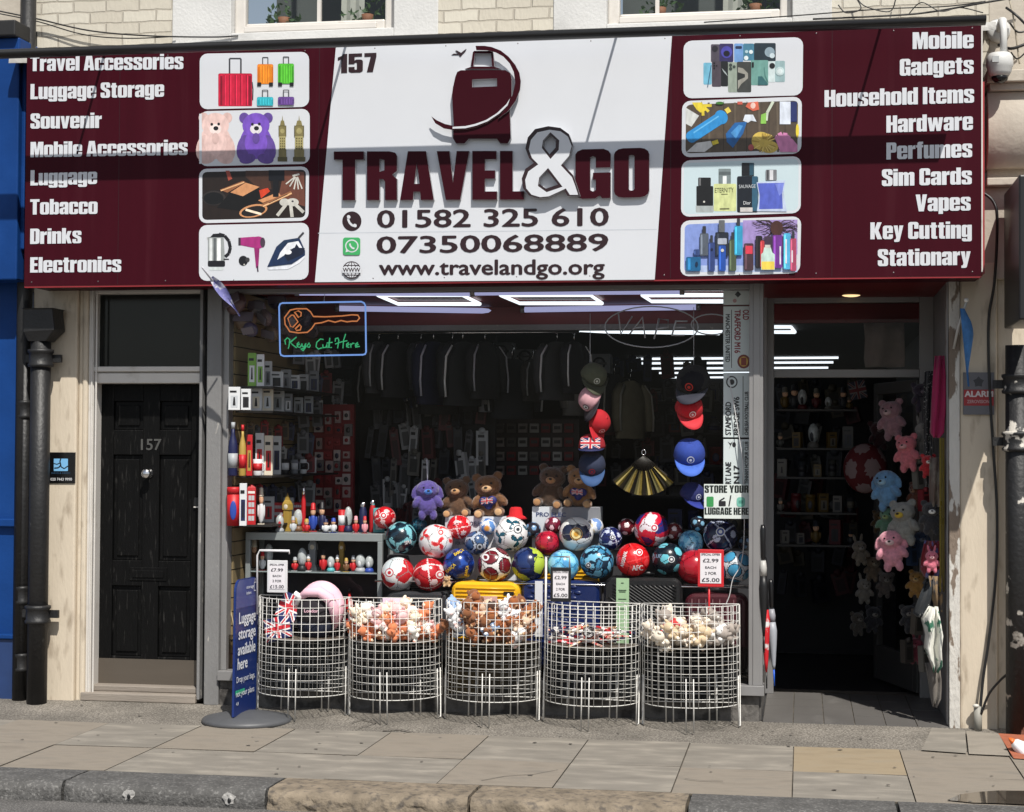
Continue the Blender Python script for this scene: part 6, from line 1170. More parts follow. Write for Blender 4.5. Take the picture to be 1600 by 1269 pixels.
# ================================================================ caps, fan
def cap(label, px, py, s, Y, col, brimcol, yaw=0, tilt=0, badge=None, flag=False, roll=0):
    c = q(px, py, Y); t = thing('cap', label, 'cap', c); m = mat('capcloth_%d_%d_%d' % col, rgb(*col), .85, .1, 40); mb_ = mat('capcloth_%d_%d_%d' % brimcol, rgb(*brimcol), .8, .1, 40)
    M = Matrix.Translation(c) @ Matrix.Rotation(roll, 4, 'Y') @ Matrix.Rotation(yaw, 4, 'Z') @ Matrix.Rotation(tilt, 4, 'X') @ Matrix.Scale(s, 4)
    b = MB(); b.lathe([(1.0, 0), (.99, .2), (.93, .5), (.78, .8), (.5, .98), (.2, 1.05), (.06, 1.06), (.06, 1.09), (.001, 1.1)], m, 24, M); b.build('crown', t)
    b = MB(); vs = []; n = 14
    for i in range(n + 1):
        a = R(200 + 140 * i / n)
        for k, ext in enumerate((0, .5, .95)):
            l_ = ext * math.sin(math.pi * (i + .6) / (n + 1.2)) ** .6; vs.append((math.cos(a) * (1 + .0 * l_), math.sin(a) - l_, .03 - .16 * l_ + .16 * (1 - abs(2 * i / n - 1) ** 2) * (l_ / .95 if ext else 0) * .6))
    b.add(vs, [(i * 3 + k, i * 3 + k + 1, i * 3 + 4 + k, i * 3 + 3 + k) for i in range(n) for k in range(2)], mb_, True, M); o = b.build('brim', t); o.modifiers.new('s', 'SOLIDIFY').thickness = s * .04
    if badge:
        b = MB(); c1, c2 = badge
        for rr_, cc, y in ((.24, c1, -.99), (.18, c2, -1.0), (.09, c1, -1.01)):
            b.add([(rr_ * math.cos(tt), y + .25 * (.45 + rr_ * math.sin(tt)) ** 2 - .02, .45 + rr_ * math.sin(tt)) for tt in [6.283 * i / 18 for i in range(18)]], [list(range(18))], P(*cc, .6), False, M)
        b.build('badge', t)
    if flag:
        b = MB(); M3 = M.to_3x3(); uj(b, M @ Vector((-.72, -1.03, .06)), (M3 @ Vector((1, 0, 0))).normalized(), (M3 @ Vector((0, .32, 1))).normalized(), 1.44 * s, .8 * s); b.build('flag_print', t)
    return t
cap('olive green cap, topmost of the left hanging column', 926, 590, .085, .16, (74, 76, 58), (66, 68, 52), .5, .6, ((200, 200, 190), (70, 72, 56)), roll=.3)
cap('pink cap with a dark stripe below the olive one', 927, 625, .085, .14, (214, 164, 172), (40, 36, 44), -.7, .7, ((60, 40, 50), (230, 230, 232)), roll=-.5)
cap('red cap tilted below the pink one', 932, 660, .08, .15, (176, 20, 34), (186, 24, 38), .9, .8, ((220, 200, 200), (186, 24, 38)), roll=.5)
cap('union flag cap between the red one and the navy one', 925, 700, .085, .15, (150, 24, 36), (26, 34, 80), 0, .1, None, True)
cap('navy cap with a blue brim, lowest of the left column', 925, 728, .085, .14, (38, 46, 70), (48, 78, 122), .12, .85, ((180, 40, 44), (48, 60, 90)))
cap('black cap with a red ring badge, topmost of the right hanging column', 1084, 600, .108, .16, (16, 16, 22), (44, 46, 58), -.2, .65, ((190, 50, 40), (20, 20, 26)))
cap('red cap with a white crest under the black one', 1076, 640, .088, .15, (190, 28, 42), (200, 46, 56), .35, .8, ((230, 226, 226), (190, 28, 42)))
cap('royal blue cap with a round white crest in the right column', 1077, 712, .098, .15, (40, 66, 150), (66, 104, 196), .15, .7, ((216, 222, 236), (40, 60, 140)))
cap('glossy navy cap with a ring crest, lowest of the right column', 1081, 775, .078, .2, (26, 34, 92), (34, 50, 140), .6, .5, ((206, 210, 226), (30, 40, 110)))
b = MB(); b.tube([q(922, 490, .15), q(922, 585, .15)], .002, P(190, 190, 196), 5); tag(b.build('hanging_string', None, q(922, 490, .15)), 'thin string holding up the left column of caps', 'string')
b = MB(); b.tube([q(1084, 480, .15), q(1084, 572, .15)], .002, P(190, 190, 196), 5); tag(b.build('hanging_string', None, q(1084, 480, .15)), 'thin string holding up the right column of caps', 'string')
t = thing('folding_fan', 'open gold and black folding fan hanging upside down between the cap columns', 'fan', q(1005, 770, .25)); ap = q(1006, 712, .25); m = mpp(.25, 1005); GD = mat('gold_fan_leaf', rgb(150, 132, 66), .35, .5, 60, metal=.35); GK = P(30, 26, 20, .5)
b = MB(); n = 30; vs = []
for i in range(n + 1):
    a = R(-142 + 104 * i / n); 
    for rr_ in (24, 62): vs.append((ap.x + rr_ * m * math.cos(a), .25 - .018 * (i % 2), ap.z + rr_ * m * math.sin(a)))
for i in range(n): b.add([vs[2 * i], vs[2 * i + 1], vs[2 * i + 3], vs[2 * i + 2]], [(0, 1, 2, 3)], (GK, GD, P(96, 92, 60), GK, P(176, 160, 100))[(i * 7) % 5])
b.build('leaf', t); b = MB()
for i in range(0, n + 1, 2): a = R(-142 + 104 * i / n); b.tube([(ap.x, .245, ap.z), (ap.x + 26 * m * math.cos(a), .245, ap.z + 26 * m * math.sin(a))], .003, GK, 5)
b.build('rib', t); b = MB(); b.tube([(ap.x + .012 * math.cos(6.283 * i / 14), .24, ap.z + .02 + .016 * math.sin(6.283 * i / 14)) for i in range(14)], .003, CHROME, 6, True); b.build('ring', t)
# ================================================================ street name plates, poster, neon
def vword(b, s, mt, xb, yb, ytop, hpx, up, Y, bold=.11):
    """word written vertically: up=True reads bottom to top"""
    p0, p1 = q(xb, yb, Y), q(xb, ytop, Y); L_ = abs(p1.z - p0.z); h = hpx * mpp(Y, xb)
    if up: word(b, s, mt, p0, Vector((0, 0, 1)), h, L_, Vector((-1, 0, 0)), bold=bold)
    else: word(b, s, mt, p1, Vector((0, 0, -1)), h, L_, Vector((1, 0, 0)), bold=bold)
PL = mat('pale_enamel_plate', rgb(212, 222, 222), .4, .03, 4); YP = .15
def plate(label, y0, y1): 
    a, c = q(1130, y1, YP), q(1173, y0, YP); t = thing('street_name_plate', label, 'name plate', q(1151, y1, YP)); b = MB(); b.box((a.x, YP, a.z + .002), (c.x, YP + .006, c.z - .002), PL); b.build('plate', t, bev=.002); return t
BKI, RDI = P(30, 30, 34), P(140, 28, 44)
t = plate('short piece of pale plate at the very top of the name plate column', 453, 477); b = MB(); p = Print(b, YP - .001); p.poly([(1148, 460), (1153, 455), (1158, 460), (1153, 465)], BKI); p.el(1148, 470, 3, 3, P(190, 150, 150)); b.build('print', t)
t = plate('pale name plate reading Old Trafford, second from the top', 478, 580); b = MB()
vword(b, 'OLD', RDI, 1161, 500, 484, 9, False, YP - .0015); vword(b, 'TRAFFORD M16', RDI, 1148, 552, 484, 9, False, YP - .0015); vword(b, 'MANCHESTER UNITED', BKI, 1134, 566, 491, 6.5, False, YP - .0015); p = Print(b, YP - .001); p.ln([(1143, 484), (1143, 575)], 1, BKI); p.el(1162, 565, 10, 11, P(120, 44, 30)); p.el(1162, 565, 7, 8, P(206, 160, 60)); p.rc(1158, 559, 1166, 571, P(140, 50, 30)); b.build('print', t)
t = plate('pale name plate reading Stamford Bridge in the middle of the column', 582, 684); b = MB()
vword(b, 'STAMFORD', BKI, 1142, 680, 628, 8.5, True, YP - .0015); vword(b, 'BRIDGE SW6', BKI, 1155, 680, 620, 8.5, True, YP - .0015); vword(b, 'CHELSEA FOOTBALL CLUB', BKI, 1169, 680, 612, 5.5, True, YP - .0015); p = Print(b, YP - .001); p.ln([(1161, 588), (1161, 680)], 1, BKI); p.el(1143.5, 597, 9, 9.5, BKI); p.el(1143.5, 597, 7, 7.5, PL); p.el(1143.5, 597, 4, 4.5, BKI); b.build('print', t)
t = plate('pale name plate ending in Hart Lane N17 above the poster', 686, 772); b = MB()
vword(b, 'WHITE HART LANE', BKI, 1142, 800, 722, 8.5, True, YP - .0015); vword(b, 'N17', BKI, 1155, 756, 727, 8.5, True, YP - .0015); vword(b, 'TOTTENHAM HOTSPUR CLUB', BKI, 1169, 768, 690, 5.5, True, YP - .0015); p = Print(b, YP - .001); p.ln([(1161, 690), (1161, 765)], 1, BKI); p.poly([(1137, 690), (1141, 696), (1139, 702), (1145, 690), (1141, 693)], BKI); p.el(1147, 695, 3, 4, BKI); b.build('print', t)
t = thing('luggage_poster', 'white poster saying to store your luggage here, low in the window', 'poster', q(1135, 810, .10)); a, c = q(1100, 810, .1), q(1170, 757, .1); b = MB(); b.box((a.x, .1, a.z), (c.x, .103, c.z), P(222, 230, 226, .5)); b.build('sheet', t)
b = MB(); GI = P(24, 34, 30); wordpx(b, 'STORE YOUR', GI, (1101, 770), (1169.5, 770), 11.5, .0985, heavyface=True); wordpx(b, 'LUGGAGE HERE', GI, (1101, 804), (1169.5, 804.5), 11, .0985, heavyface=True); b.build('lettering', t)
b = MB(); p = Print(b, .0985); p.rc(1104, 776, 1115, 792, P(60, 150, 84), 2); p.rc(1123, 783, 1134, 791, P(30, 30, 34), 1); p.ln([(1124, 783), (1132, 778)], 2, P(30, 30, 34)); p.ln([(1139, 791), (1142, 774)], 2, P(40, 40, 44)); p.rc(1151, 777, 1164, 792, P(120, 190, 172), 4); p.rc(1154, 782, 1161, 787, P(80, 150, 134)); b.build('pictogram', t)
def neon(pts, Y, r, m, b, closed=False): b.tube([q(x, y, Y) for x, y in pts], r, m, 6, closed)
t = thing('neon_sign', 'lit neon sign with an orange key and green handwriting', 'neon sign', q(504, 555, .16)); YN = .16
zk = lambda pts: [(340 + x / 3.81, 440 + y / 3.81) for x, y in pts]
NB_, NO_, NG_ = emit('neon_blue', (.20, .38, .85), .7), emit('neon_orange', (.9, .3, .1), .45), emit('neon_green', (.06, .62, .25), .45)
b = MB(); neon(zk([(385, 128), (855, 120), (872, 128), (880, 145), (884, 420), (878, 432), (865, 436), (395, 444), (378, 438), (372, 424), (366, 150), (372, 134)]), YN, .0052, NB_, b, True); b.build('border_tube', t)
b = MB(); neon(zk([(398, 215), (432, 170), (470, 162), (530, 162), (553, 180), (570, 208), (640, 210), (740, 205), (800, 198), (835, 200), (845, 218), (830, 236), (800, 236), (770, 240), (735, 232), (700, 242), (660, 232), (620, 245), (580, 250), (560, 280), (535, 302), (480, 306), (430, 298), (402, 255)]), YN, .0042, NO_, b, True)
neon(zk([(418, 220), (440, 200), (452, 200), (478, 240), (448, 272), (435, 268)]), YN, .0038, NO_, b, True); neon(zk([(458, 182), (480, 174), (498, 185), (496, 205), (482, 214)]), YN, .0038, NO_, b, True); neon(zk([(462, 282), (490, 255), (498, 268), (492, 288), (470, 292)]), YN, .0038, NO_, b, True); b.build('key_tube', t)
b = MB()
for st in ([(405, 375), (400, 350), (415, 335), (430, 345), (425, 385), (420, 400)], [(470, 330), (432, 362), (445, 375), (470, 395)], [(472, 382), (488, 372), (484, 362), (474, 370), (474, 388), (490, 392), (502, 374)], [(502, 368), (504, 386), (518, 386), (524, 368), (522, 395), (508, 412), (496, 404), (530, 386)], [(532, 384), (545, 366), (552, 380), (546, 392), (534, 388)],
           [(630, 345), (612, 342), (590, 362), (586, 388), (600, 402), (622, 394)], [(626, 374), (628, 394), (644, 392), (650, 372), (652, 396)], [(668, 335), (662, 394), (680, 392)], [(650, 366), (684, 362)],
           [(700, 358), (702, 340), (716, 336), (722, 350), (714, 398)], [(762, 312), (750, 350), (746, 398)], [(700, 372), (735, 360), (772, 352)], [(766, 384), (784, 374), (780, 364), (768, 372), (768, 388), (784, 392)], [(792, 368), (794, 394)], [(794, 378), (806, 366), (814, 370)], [(818, 384), (838, 374), (834, 364), (822, 372), (822, 390), (846, 386)]): neon(zk(st), YN, .0036, NG_, b)
b.build('script_tube', t); b = MB(); a, c = q(437, 557, YN + .02), q(572, 472, YN + .02); b.tube([q(506, 472, YN), q(508, 455, YN)], .0015, CHROME, 5); b.build('hanging_chain', t)
t = thing('unlit_neon_sign', 'unlit grey neon sign of two ovals with vape lettering', 'neon sign', q(1030, 545, .13)); NGY = P(170, 172, 178, .3)
b = MB(); neon([(1018 + 73 * math.cos(6.283 * i / 32), 511 + 32 * math.sin(6.283 * i / 32)) for i in range(32)], .2, .004, NGY, b, True); neon([(1112 + 32 * math.cos(6.283 * i / 24), 507 + 16 * math.sin(6.283 * i / 24)) for i in range(24)], .2, .004, NGY, b, True); b.build('oval_tube', t)
b = MB()
for st in ([(966, 488), (970, 522), (988, 494)], [(984, 522), (1004, 496), (1008, 528)], [(990, 513), (1006, 511)], [(1022, 530), (1030, 498), (1044, 500), (1044, 512), (1026, 514)], [(1074, 502), (1056, 502), (1050, 524), (1070, 524)], [(1054, 512), (1072, 512)]): neon(st, .2, .0052, NGY, b)
b.build('letter_tube', t)
# pale lead trailing down the left side of the window, and the one at the right
cable('pale wavy lead hanging down the left edge of the shop window', [(352, 505, .12), (358, 545, .12), (352, 610, .12), (362, 668, .11), (352, 730, .12), (354, 800, .12), (360, 870, .12), (357, 930, .12), (366, 985, .12), (362, 1000, .12)], .004, P(196, 178, 140), 'window_lead')
cable('white lead with an inline switch dangling over the name plates to the balls', [(1138, 585, .12), (1148, 640, .11), (1156, 690, .1), (1161, 730, .1), (1163, 830, .12), (1158, 880, .14), (1145, 905, .14), (1140, 930, .14), (1134, 945, .14)], .003, P(214, 214, 214), 'window_lead')
# ================================================================ shelves along the left slat wall
def Yof(px, x0):
    lo, hi = 0., 12.
    for _ in range(40):
        m = (lo + hi) / 2
        if X(px, 700, m) > x0: lo = m
        else: hi = m
    return lo
XS = XI0 + .12                                         # middle of the shelves
def shelfz(py): return Z(365, py, .2)
SHM = mat('dark_shelf', (.022, .02, .018), .5, .1)
SHN = {'A': ('upper white box shelf', 604), 'B': ('white box shelf at eye level', 642), 'C': ('bottle shelf', 743), 'D': ('lowest tin shelf', 819)}
for k, (nm, py) in SHN.items():
    z = shelfz(py); b = MB(); b.box((XI0 + .001, .14, z - .012), (XI0 + .25, 1.75, z), SHM); o = b.build('wall_shelf', None, (XI0, .14, z)); tag(o, 'dark shelf on the left slat wall, the %s' % nm, 'shelf')
ORD = ['first', 'second', 'third', 'fourth', 'fifth', 'sixth', 'seventh', 'eighth', 'ninth', 'tenth', 'eleventh', 'twelfth', 'thirteenth', 'fourteenth', 'fifteenth', 'sixteenth', 'seventeenth', 'eighteenth', 'nineteenth', 'twentieth', 'twenty first', 'twenty second']
def good(kind, label, cat, loc, w, h, col, col2=(220, 220, 220), d=None, group=None, yaw=0.):
    """one shop article standing at loc"""
    d = d or w * .7; b = MB(); m1 = P(*col, .5); m2 = P(*col2, .5); loc = Vector(loc); dark = P(24, 22, 24, .4)
    if kind == 'box':
        b.box((-w / 2, -d / 2, 0), (w / 2, d / 2, h), m1); y = -d / 2 - .0012
        b.add([(-w * .3, y, h * .12), (w * .3, y, h * .12), (w * .3, y, h * .62), (-w * .3, y, h * .62)], [(0, 1, 2, 3)], m2)
        b.add([(-w * .38, y - .0006, h * .76), (w * .2, y - .0006, h * .76), (w * .2, y - .0006, h * .84), (-w * .38, y - .0006, h * .84)], [(0, 1, 2, 3)], dark)
        b.add([(-w * .12, y - .0012, h * .2), (w * .12, y - .0012, h * .2), (w * .06, y - .0012, h * .56), (-w * .06, y - .0012, h * .56)], [(0, 1, 2, 3)], dark)
    elif kind == 'bottle':
        r = w / 2; b.lathe([(r * .9, 0), (r, .02 * h), (r, h * .55), (r * .85, h * .64), (r * .38, h * .78), (r * .34, h * .9)], m1, 14); b.lathe([(r * .4, h * .88), (r * .42, h), (.001, h)], m2, 12); b.lathe([(r * 1.01, h * .15), (r * 1.01, h * .42)], m2, 14)
    elif kind == 'flask':
        r = w / 2; b.lathe([(r * .9, 0), (r, .02 * h), (r, h * .68), (r * .7, h * .8), (r * .66, h * .84)], m1, 14); b.lathe([(r * .72, h * .84), (r * .75, h * .99), (.001, h)], CHROME, 14)
    elif kind == 'tin':
        r = w / 2; b.lathe([(r, 0), (r, h * .84)], m1, 18); b.lathe([(r * 1.04, h * .82), (r * 1.04, h * .95), (r * .96, h), (.001, h)], m1, 18); b.ell((0, -r * .98, h * .4), (r * .5, .006, h * .25), m2, 12, 8)
    elif kind == 'figure':
        b.ell((0, 0, h * .3), (w * .36, w * .3, h * .3), m1, 10, 8); b.ell((0, -w * .03, h * .68), (w * .28, w * .27, h * .15), P(222, 176, 142), 10, 8); b.lathe([(w * .3, h * .74), (w * .3, h * .78), (w * .24, h * .8), (w * .22, h * .97), (.001, h)], m2, 12)
        for s in (-1, 1): b.ell((s * w * .36, -w * .04, h * .36), (w * .12, w * .14, h * .17), m1, 8, 6); b.ell((s * w * .18, -w * .08, h * .04), (w * .16, w * .22, h * .05), dark, 8, 6); b.ell((s * w * .1, -w * .28, h * .69), w * .035, dark, 6, 4)
        b.box((-w * .4, -w * .35, 0), (w * .4, w * .35, h * .02), m2)
    elif kind == 'tower':
        def fr(x, z0, z1): b.box((-x, -x, z0), (x, x, z1), m1)
        fr(w * .5, 0, h * .08); fr(w * .4, h * .08, h * .14); fr(w * .3, h * .14, h * .56)
        for s in range(-1, 2): b.box((s * w * .18 - w * .04, -w * .33, h * .14), (s * w * .18 + w * .04, w * .33, h * .56), m1)
        fr(w * .38, h * .56, h * .72); b.lathe([(w * .26, -w * .395), (.001, -w * .395)], m2, 14, Matrix.Translation((0, 0, h * .64)) @ Matrix.Rotation(R(-90), 4, 'X') @ Matrix.Translation((0, 0, 0))) if 0 else b.ell((0, -w * .38, h * .64), (w * .24, w * .03, w * .24), m2, 12, 6)
        b.lathe([(w * .5, h * .72), (w * .34, h * .80), (w * .26, h * .82), (w * .26, h * .86), (w * .05, h * .96), (.001, h)], m1, 4, Matrix.Rotation(R(45), 4, 'Z'), False)
    elif kind == 'globe':
        b.lathe([(w * .5, 0), (w * .5, h * .12), (w * .4, h * .2), (w * .36, h * .24)], m1, 16); b.ell((0, 0, h * .6), (w * .46, w * .46, h * .4), mat('snow_globe', (.42, .45, .45), .06, .3, 40, coat=.6), 16, 12); b.ell((0, -w * .3, h * .5), (w * .2, w * .2, h * .24), m2, 8, 6)
    elif kind == 'mug':
        r = w * .42; b.lathe([(r * .9, 0), (r, h * .06), (r, h), (r * .9, h), (r * .88, h * .1), (.001, h * .08)], m1, 16); b.lathe([(r * 1.01, h * .3), (r * 1.01, h * .75)], m2, 16); b.tube([(r, 0, h * .8), (r * 1.5, 0, h * .7), (r * 1.5, 0, h * .35), (r, 0, h * .22)], w * .06, m1, 6)
    elif kind == 'phonebox':
        b.box((-w / 2, -w / 2, 0), (w / 2, w / 2, h * .86), m1); b.lathe([(w * .74, h * .86), (w * .66, h * .93), (w * .3, h), (.001, h)], m1, 4, Matrix.Rotation(R(45), 4, 'Z'), False)
        for i in range(4):
            for j in range(2): b.box((-w * .34 + j * w * .36, -w * .512, h * (.1 + .17 * i)), (-w * .02 + j * w * .36, -w * .5, h * (.22 + .17 * i)), m2)
        b.box((-w * .4, -w * .52, h * .78), (w * .4, -w * .5, h * .84), P(236, 232, 226))
    elif kind == 'bus':
        b.box((-w / 2, -d / 2, h * .12), (w / 2, d / 2, h), m1)
        for z in (.35, .7):
            for i in range(5): b.box((-w * .46 + i * w * .185, -d * .515, h * z), (-w * .31 + i * w * .185, -d * .5, h * (z + .16)), m2)
        for s in (-.3, .3): b.lathe([(.001, -d * .55), (h * .14, -d * .55), (h * .14, d * .5)], dark, 10, Matrix.Translation((s * w, 0, h * .14)) @ Matrix.Rotation(R(-90), 4, 'X'))
    o = b.build({'box': 'goods_box', 'bottle': 'souvenir_bottle', 'flask': 'steel_flask', 'tin': 'souvenir_tin', 'figure': 'figurine', 'tower': 'clock_tower_model', 'globe': 'snow_globe', 'mug': 'souvenir_mug', 'phonebox': 'phone_box_model', 'bus': 'bus_model'}[kind], None, (0, 0, 0), bev=(.0015 if kind in ('box', 'bus') else 0), segs=1)
    o.location = loc; o.rotation_euler = (0, 0, yaw); return tag(o, label, cat, group)
CN = {'white': (214, 216, 218), 'green': (120, 170, 70), 'black': (26, 26, 30), 'red': (186, 26, 34), 'navy': (24, 30, 72), 'gold': (176, 146, 70), 'purple': (62, 50, 120), 'cream': (226, 216, 196), 'grey': (130, 134, 140), 'clear': (190, 194, 198), 'blue': (40, 70, 160), 'silver': (160, 164, 168), 'pink': (220, 150, 160), 'brown': (110, 76, 46), 'teal': (90, 170, 175)}
KN = {'box': 'boxed gadget', 'bottle': 'bottle', 'flask': 'steel flask', 'tin': 'round tin', 'figure': 'figurine', 'tower': 'clock tower model', 'globe': 'snow globe', 'mug': 'mug', 'phonebox': 'phone box model', 'bus': 'bus model'}
# px centre, px width, px height, kind, colour, second colour
SHELF = {
 'A': [(393, 13, 52, 'box', 'green', 'white'), (406, 12, 50, 'box', 'white', 'green'), (418, 12, 42, 'box', 'white', 'grey'), (432, 20, 26, 'box', 'white', 'black'), (446, 16, 32, 'box', 'silver', 'grey'), (460, 15, 24, 'box', 'white', 'navy'), (474, 15, 28, 'box', 'clear', 'black'), (490, 15, 34, 'box', 'grey', 'navy')],
 'B': [(366, 18, 36, 'box', 'white', 'clear'), (384, 15, 33, 'box', 'white', 'black'), (400, 18, 36, 'box', 'white', 'cream'), (418, 17, 38, 'box', 'cream', 'white'), (434, 19, 38, 'box', 'white', 'silver'), (450, 13, 30, 'box', 'grey', 'white'), (466, 14, 26, 'box', 'clear', 'grey'), (482, 14, 28, 'box', 'silver', 'navy'), (498, 12, 24, 'box', 'white', 'blue')],
 'C': [(364, 15, 84, 'bottle', 'navy', 'silver'), (379, 11, 80, 'bottle', 'gold', 'red'), (390, 9, 64, 'box', 'red', 'gold'), (403, 17, 26, 'mug', 'white', 'red'), (406, 13, 66, 'box', 'white', 'red'), (420, 13, 62, 'box', 'cream', 'red'), (433, 13, 60, 'box', 'white', 'navy'), (446, 14, 24, 'mug', 'black', 'white'), (460, 14, 22, 'mug', 'grey', 'white'), (474, 13, 22, 'mug', 'white', 'black'), (488, 13, 24, 'box', 'white', 'grey')],
 'D': [(366, 21, 60, 'tin', 'red', 'blue'), (381, 11, 66, 'box', 'white', 'navy'), (394, 13, 62, 'phonebox', 'red', 'clear'), (409, 13, 58, 'figure', 'white', 'cream'), (421, 17, 40, 'box', 'clear', 'red'), (436, 16, 30, 'bus', 'red', 'clear'), (452, 16, 34, 'box', 'clear', 'black'), (468, 16, 26, 'bus', 'red', 'white')]}
for k, items in SHELF.items():
    z = shelfz(SHN[k][1])
    for i, (px, w, h, kind, c1, c2) in enumerate(items):
        Y = Yof(px, XS - .02 + .05 * (i % 2)); m = mpp(Y, px); zz = z
        good(kind, '%s %s, %s from the glass on the %s' % (c1, KN[kind], ORD[i], SHN[k][0]), KN[kind].split()[-1] if kind != 'box' else 'box', (X(px, 700, Y), Y, zz), w * m, h * m, CN[c1], CN[c2], d=min(.2, w * m * 1.1), yaw=.25)
# packs crammed under the ceiling at the top of the left wall
rg = random.Random(31)
for k in range(12):
    px = 372 + k * 10 + rg.uniform(-3, 3); Y = Yof(px, XS + rg.uniform(-.05, .1)); c = q(px, 476 + 22 * (k % 3) + rg.uniform(-6, 6), Y); s = rg.uniform(.09, .15); b = MB(); cc = [(92, 70, 70), (104, 84, 66), (74, 66, 86), (124, 114, 116)][k % 4]
    b.ell((0, 0, 0), (s * .6, s * .35, s * .55), mat('wrapped_pack_%d' % (k % 4), rgb(*cc), .35, .35, 18, .8, 25), 12, 8); b.box((-s * .5, -s * .38, -s * .2), (s * .5, -s * .3, s * .3), P(104, 96, 104, .3)); o = b.build('wrapped_pack', None, (0, 0, 0)); o.location = c; o.rotation_euler = (rg.uniform(-.5, .5), rg.uniform(-.6, .6), rg.uniform(-.6, .6))
    tag(o, 'crumpled wrapped pack, %s from the glass, stuffed at the top of the left wall' % ORD[k], 'pack')
t = thing('red_pack', 'small red and white pack lying at the foot of the left slat wall', 'box', q(368, 1060, .13)); a, c = q(358, 1062, .13), q(378, 1040, .13); b = MB(); b.box((a.x, .13, .256), (c.x, .2, .256 + .09), P(170, 26, 40)); b.build('carton', t); b = MB(); b.box((a.x + .004, .1275, .28), (a.x + .055, .129, .335), P(232, 200, 200)); b.build('label_patch', t)
# ================================================================ glass cabinet of souvenirs
YC0, YC1 = .30, .62
t = thing('display_cabinet', 'grey framed glass display cabinet full of souvenirs at the left of the window', 'cabinet', q(490, 1000, YC0)); cx0, cx1 = X(383, 900, YC0), X(597, 900, YC0); zt_ = Z(490, 833, YC0); zs = Z(490, 893, YC0 + .05); FR = mat('grey_cabinet_frame', (.30, .33, .33), .4, .05, metal=.3)
b = MB(); f = .032
for x in (cx0, cx1 - f):
    for y in (YC0, YC1 - f): b.box((x, y, .255), (x + f, y + f, zt_ - .05), FR)
b.box((cx0, YC0, zt_ - .05), (cx1, YC0 + f, zt_), FR); b.box((cx0, YC1 - f, zt_ - .05), (cx1, YC1, zt_), FR); b.box((cx0 + .001, YC0 + f, zt_ - .04), (cx1 - .001, YC1 - f, zt_ - .002), FR); b.build('frame', t, bev=.003)
b = MB(); b.box((cx0 + .02, YC0 + .02, zs - .008), (cx1 - .02, YC1 - .02, zs), mat('glass_shelf', (.25, .3, .3), .1, .05, coat=.5)); b.build('shelf', t)
z3 = zs - .34; b = MB(); b.box((cx0 + .02, YC0 + .02, z3 - .01), (cx1 - .02, YC1 - .02, z3), DST); b.build('shelf', t)
b = MB(); b.box((cx0 + f, YC1 - .012, .26), (cx1 - f, YC1 - .004, zt_ - .05), INDARK); b.build('back_panel', t)
TOP = [(437, 16, 30, 'globe', 'silver', 'red'), (449, 18, 66, 'tower', 'gold', 'cream'), (458, 13, 28, 'figure', 'clear', 'silver'), (466, 20, 38, 'globe', 'brown', 'gold'), (474, 8, 76, 'flask', 'red', 'silver'), (479, 15, 24, 'figure', 'red', 'gold'), (489, 17, 50, 'figure', 'blue', 'red'), (503, 18, 52, 'figure', 'navy', 'black'), (509, 15, 24, 'figure', 'white', 'navy'), (521, 15, 26, 'figure', 'white', 'blue'), (534, 15, 38, 'mug', 'red', 'white'), (544, 16, 44, 'globe', 'navy', 'black'), (556, 13, 30, 'figure', 'red', 'pink'), (567, 14, 52, 'flask', 'navy', 'silver'), (570, 12, 30, 'figure', 'pink', 'red'), (582, 12, 56, 'flask', 'red', 'silver'), (592, 20, 42, 'box', 'teal', 'white')]
for i, (px, w, h, kind, c1, c2) in enumerate(TOP):
    Y = YC0 + .07 + (.14 if h > 36 else 0); m = mpp(Y, px); good(kind, '%s %s, %s from the left on top of the glass cabinet' % (c1, KN[kind], ORD[i]), KN[kind].split()[-1] if kind != 'box' else 'box', (X(px, 830, Y), Y, zt_), w * m * .88, h * m * .9, CN[c1], CN[c2], yaw=.25 * (-1) ** i)
MID = [(397, 16, 46, 'figure', 'brown', 'cream'), (410, 12, 30, 'figure', 'white', 'red'), (420, 15, 40, 'globe', 'black', 'white'), (461, 12, 22, 'figure', 'red', 'silver'), (472, 16, 36, 'globe', 'black', 'silver'), (482, 11, 26, 'figure', 'red', 'white'), (489, 16, 56, 'tower', 'silver', 'cream'), (505, 13, 34, 'figure', 'red', 'black'), (517, 13, 24, 'globe', 'teal', 'white'), (527, 10, 26, 'figure', 'red', 'white'), (534, 11, 56, 'tower', 'gold', 'cream'), (541, 11, 22, 'figure', 'brown', 'gold'), (552, 12, 26, 'figure', 'red', 'grey'), (563, 17, 28, 'globe', 'silver', 'white'), (577, 14, 26, 'globe', 'blue', 'white')]
for i, (px, w, h, kind, c1, c2) in enumerate(MID):
    Y = YC0 + .08 + (.1 if h > 36 else 0); m = mpp(Y, px); good(kind, '%s %s, %s from the left inside the glass cabinet' % (c1, KN[kind], ORD[i]), KN[kind].split()[-1], (X(px, 890, Y), Y, zs), w * m, h * m, CN[c1], CN[c2])
for i, (px, w, h, kind, c1, c2) in enumerate([(525, 20, 26, 'tin', 'red', 'white'), (548, 15, 18, 'mug', 'green', 'white'), (563, 18, 22, 'box', 'red', 'white'), (578, 14, 30, 'phonebox', 'red', 'clear'), (500, 18, 24, 'box', 'black', 'white'), (545, 12, 54, 'bottle', 'red', 'black')]):
    m = mpp(.42, px); good(kind, '%s %s, %s along the cabinet\'s bottom shelf' % (c1, KN[kind], ORD[i]), KN[kind].split()[-1] if kind != 'box' else 'box', (X(px, 930, .4), .42, z3), w * m, h * m, CN[c1], CN[c2])
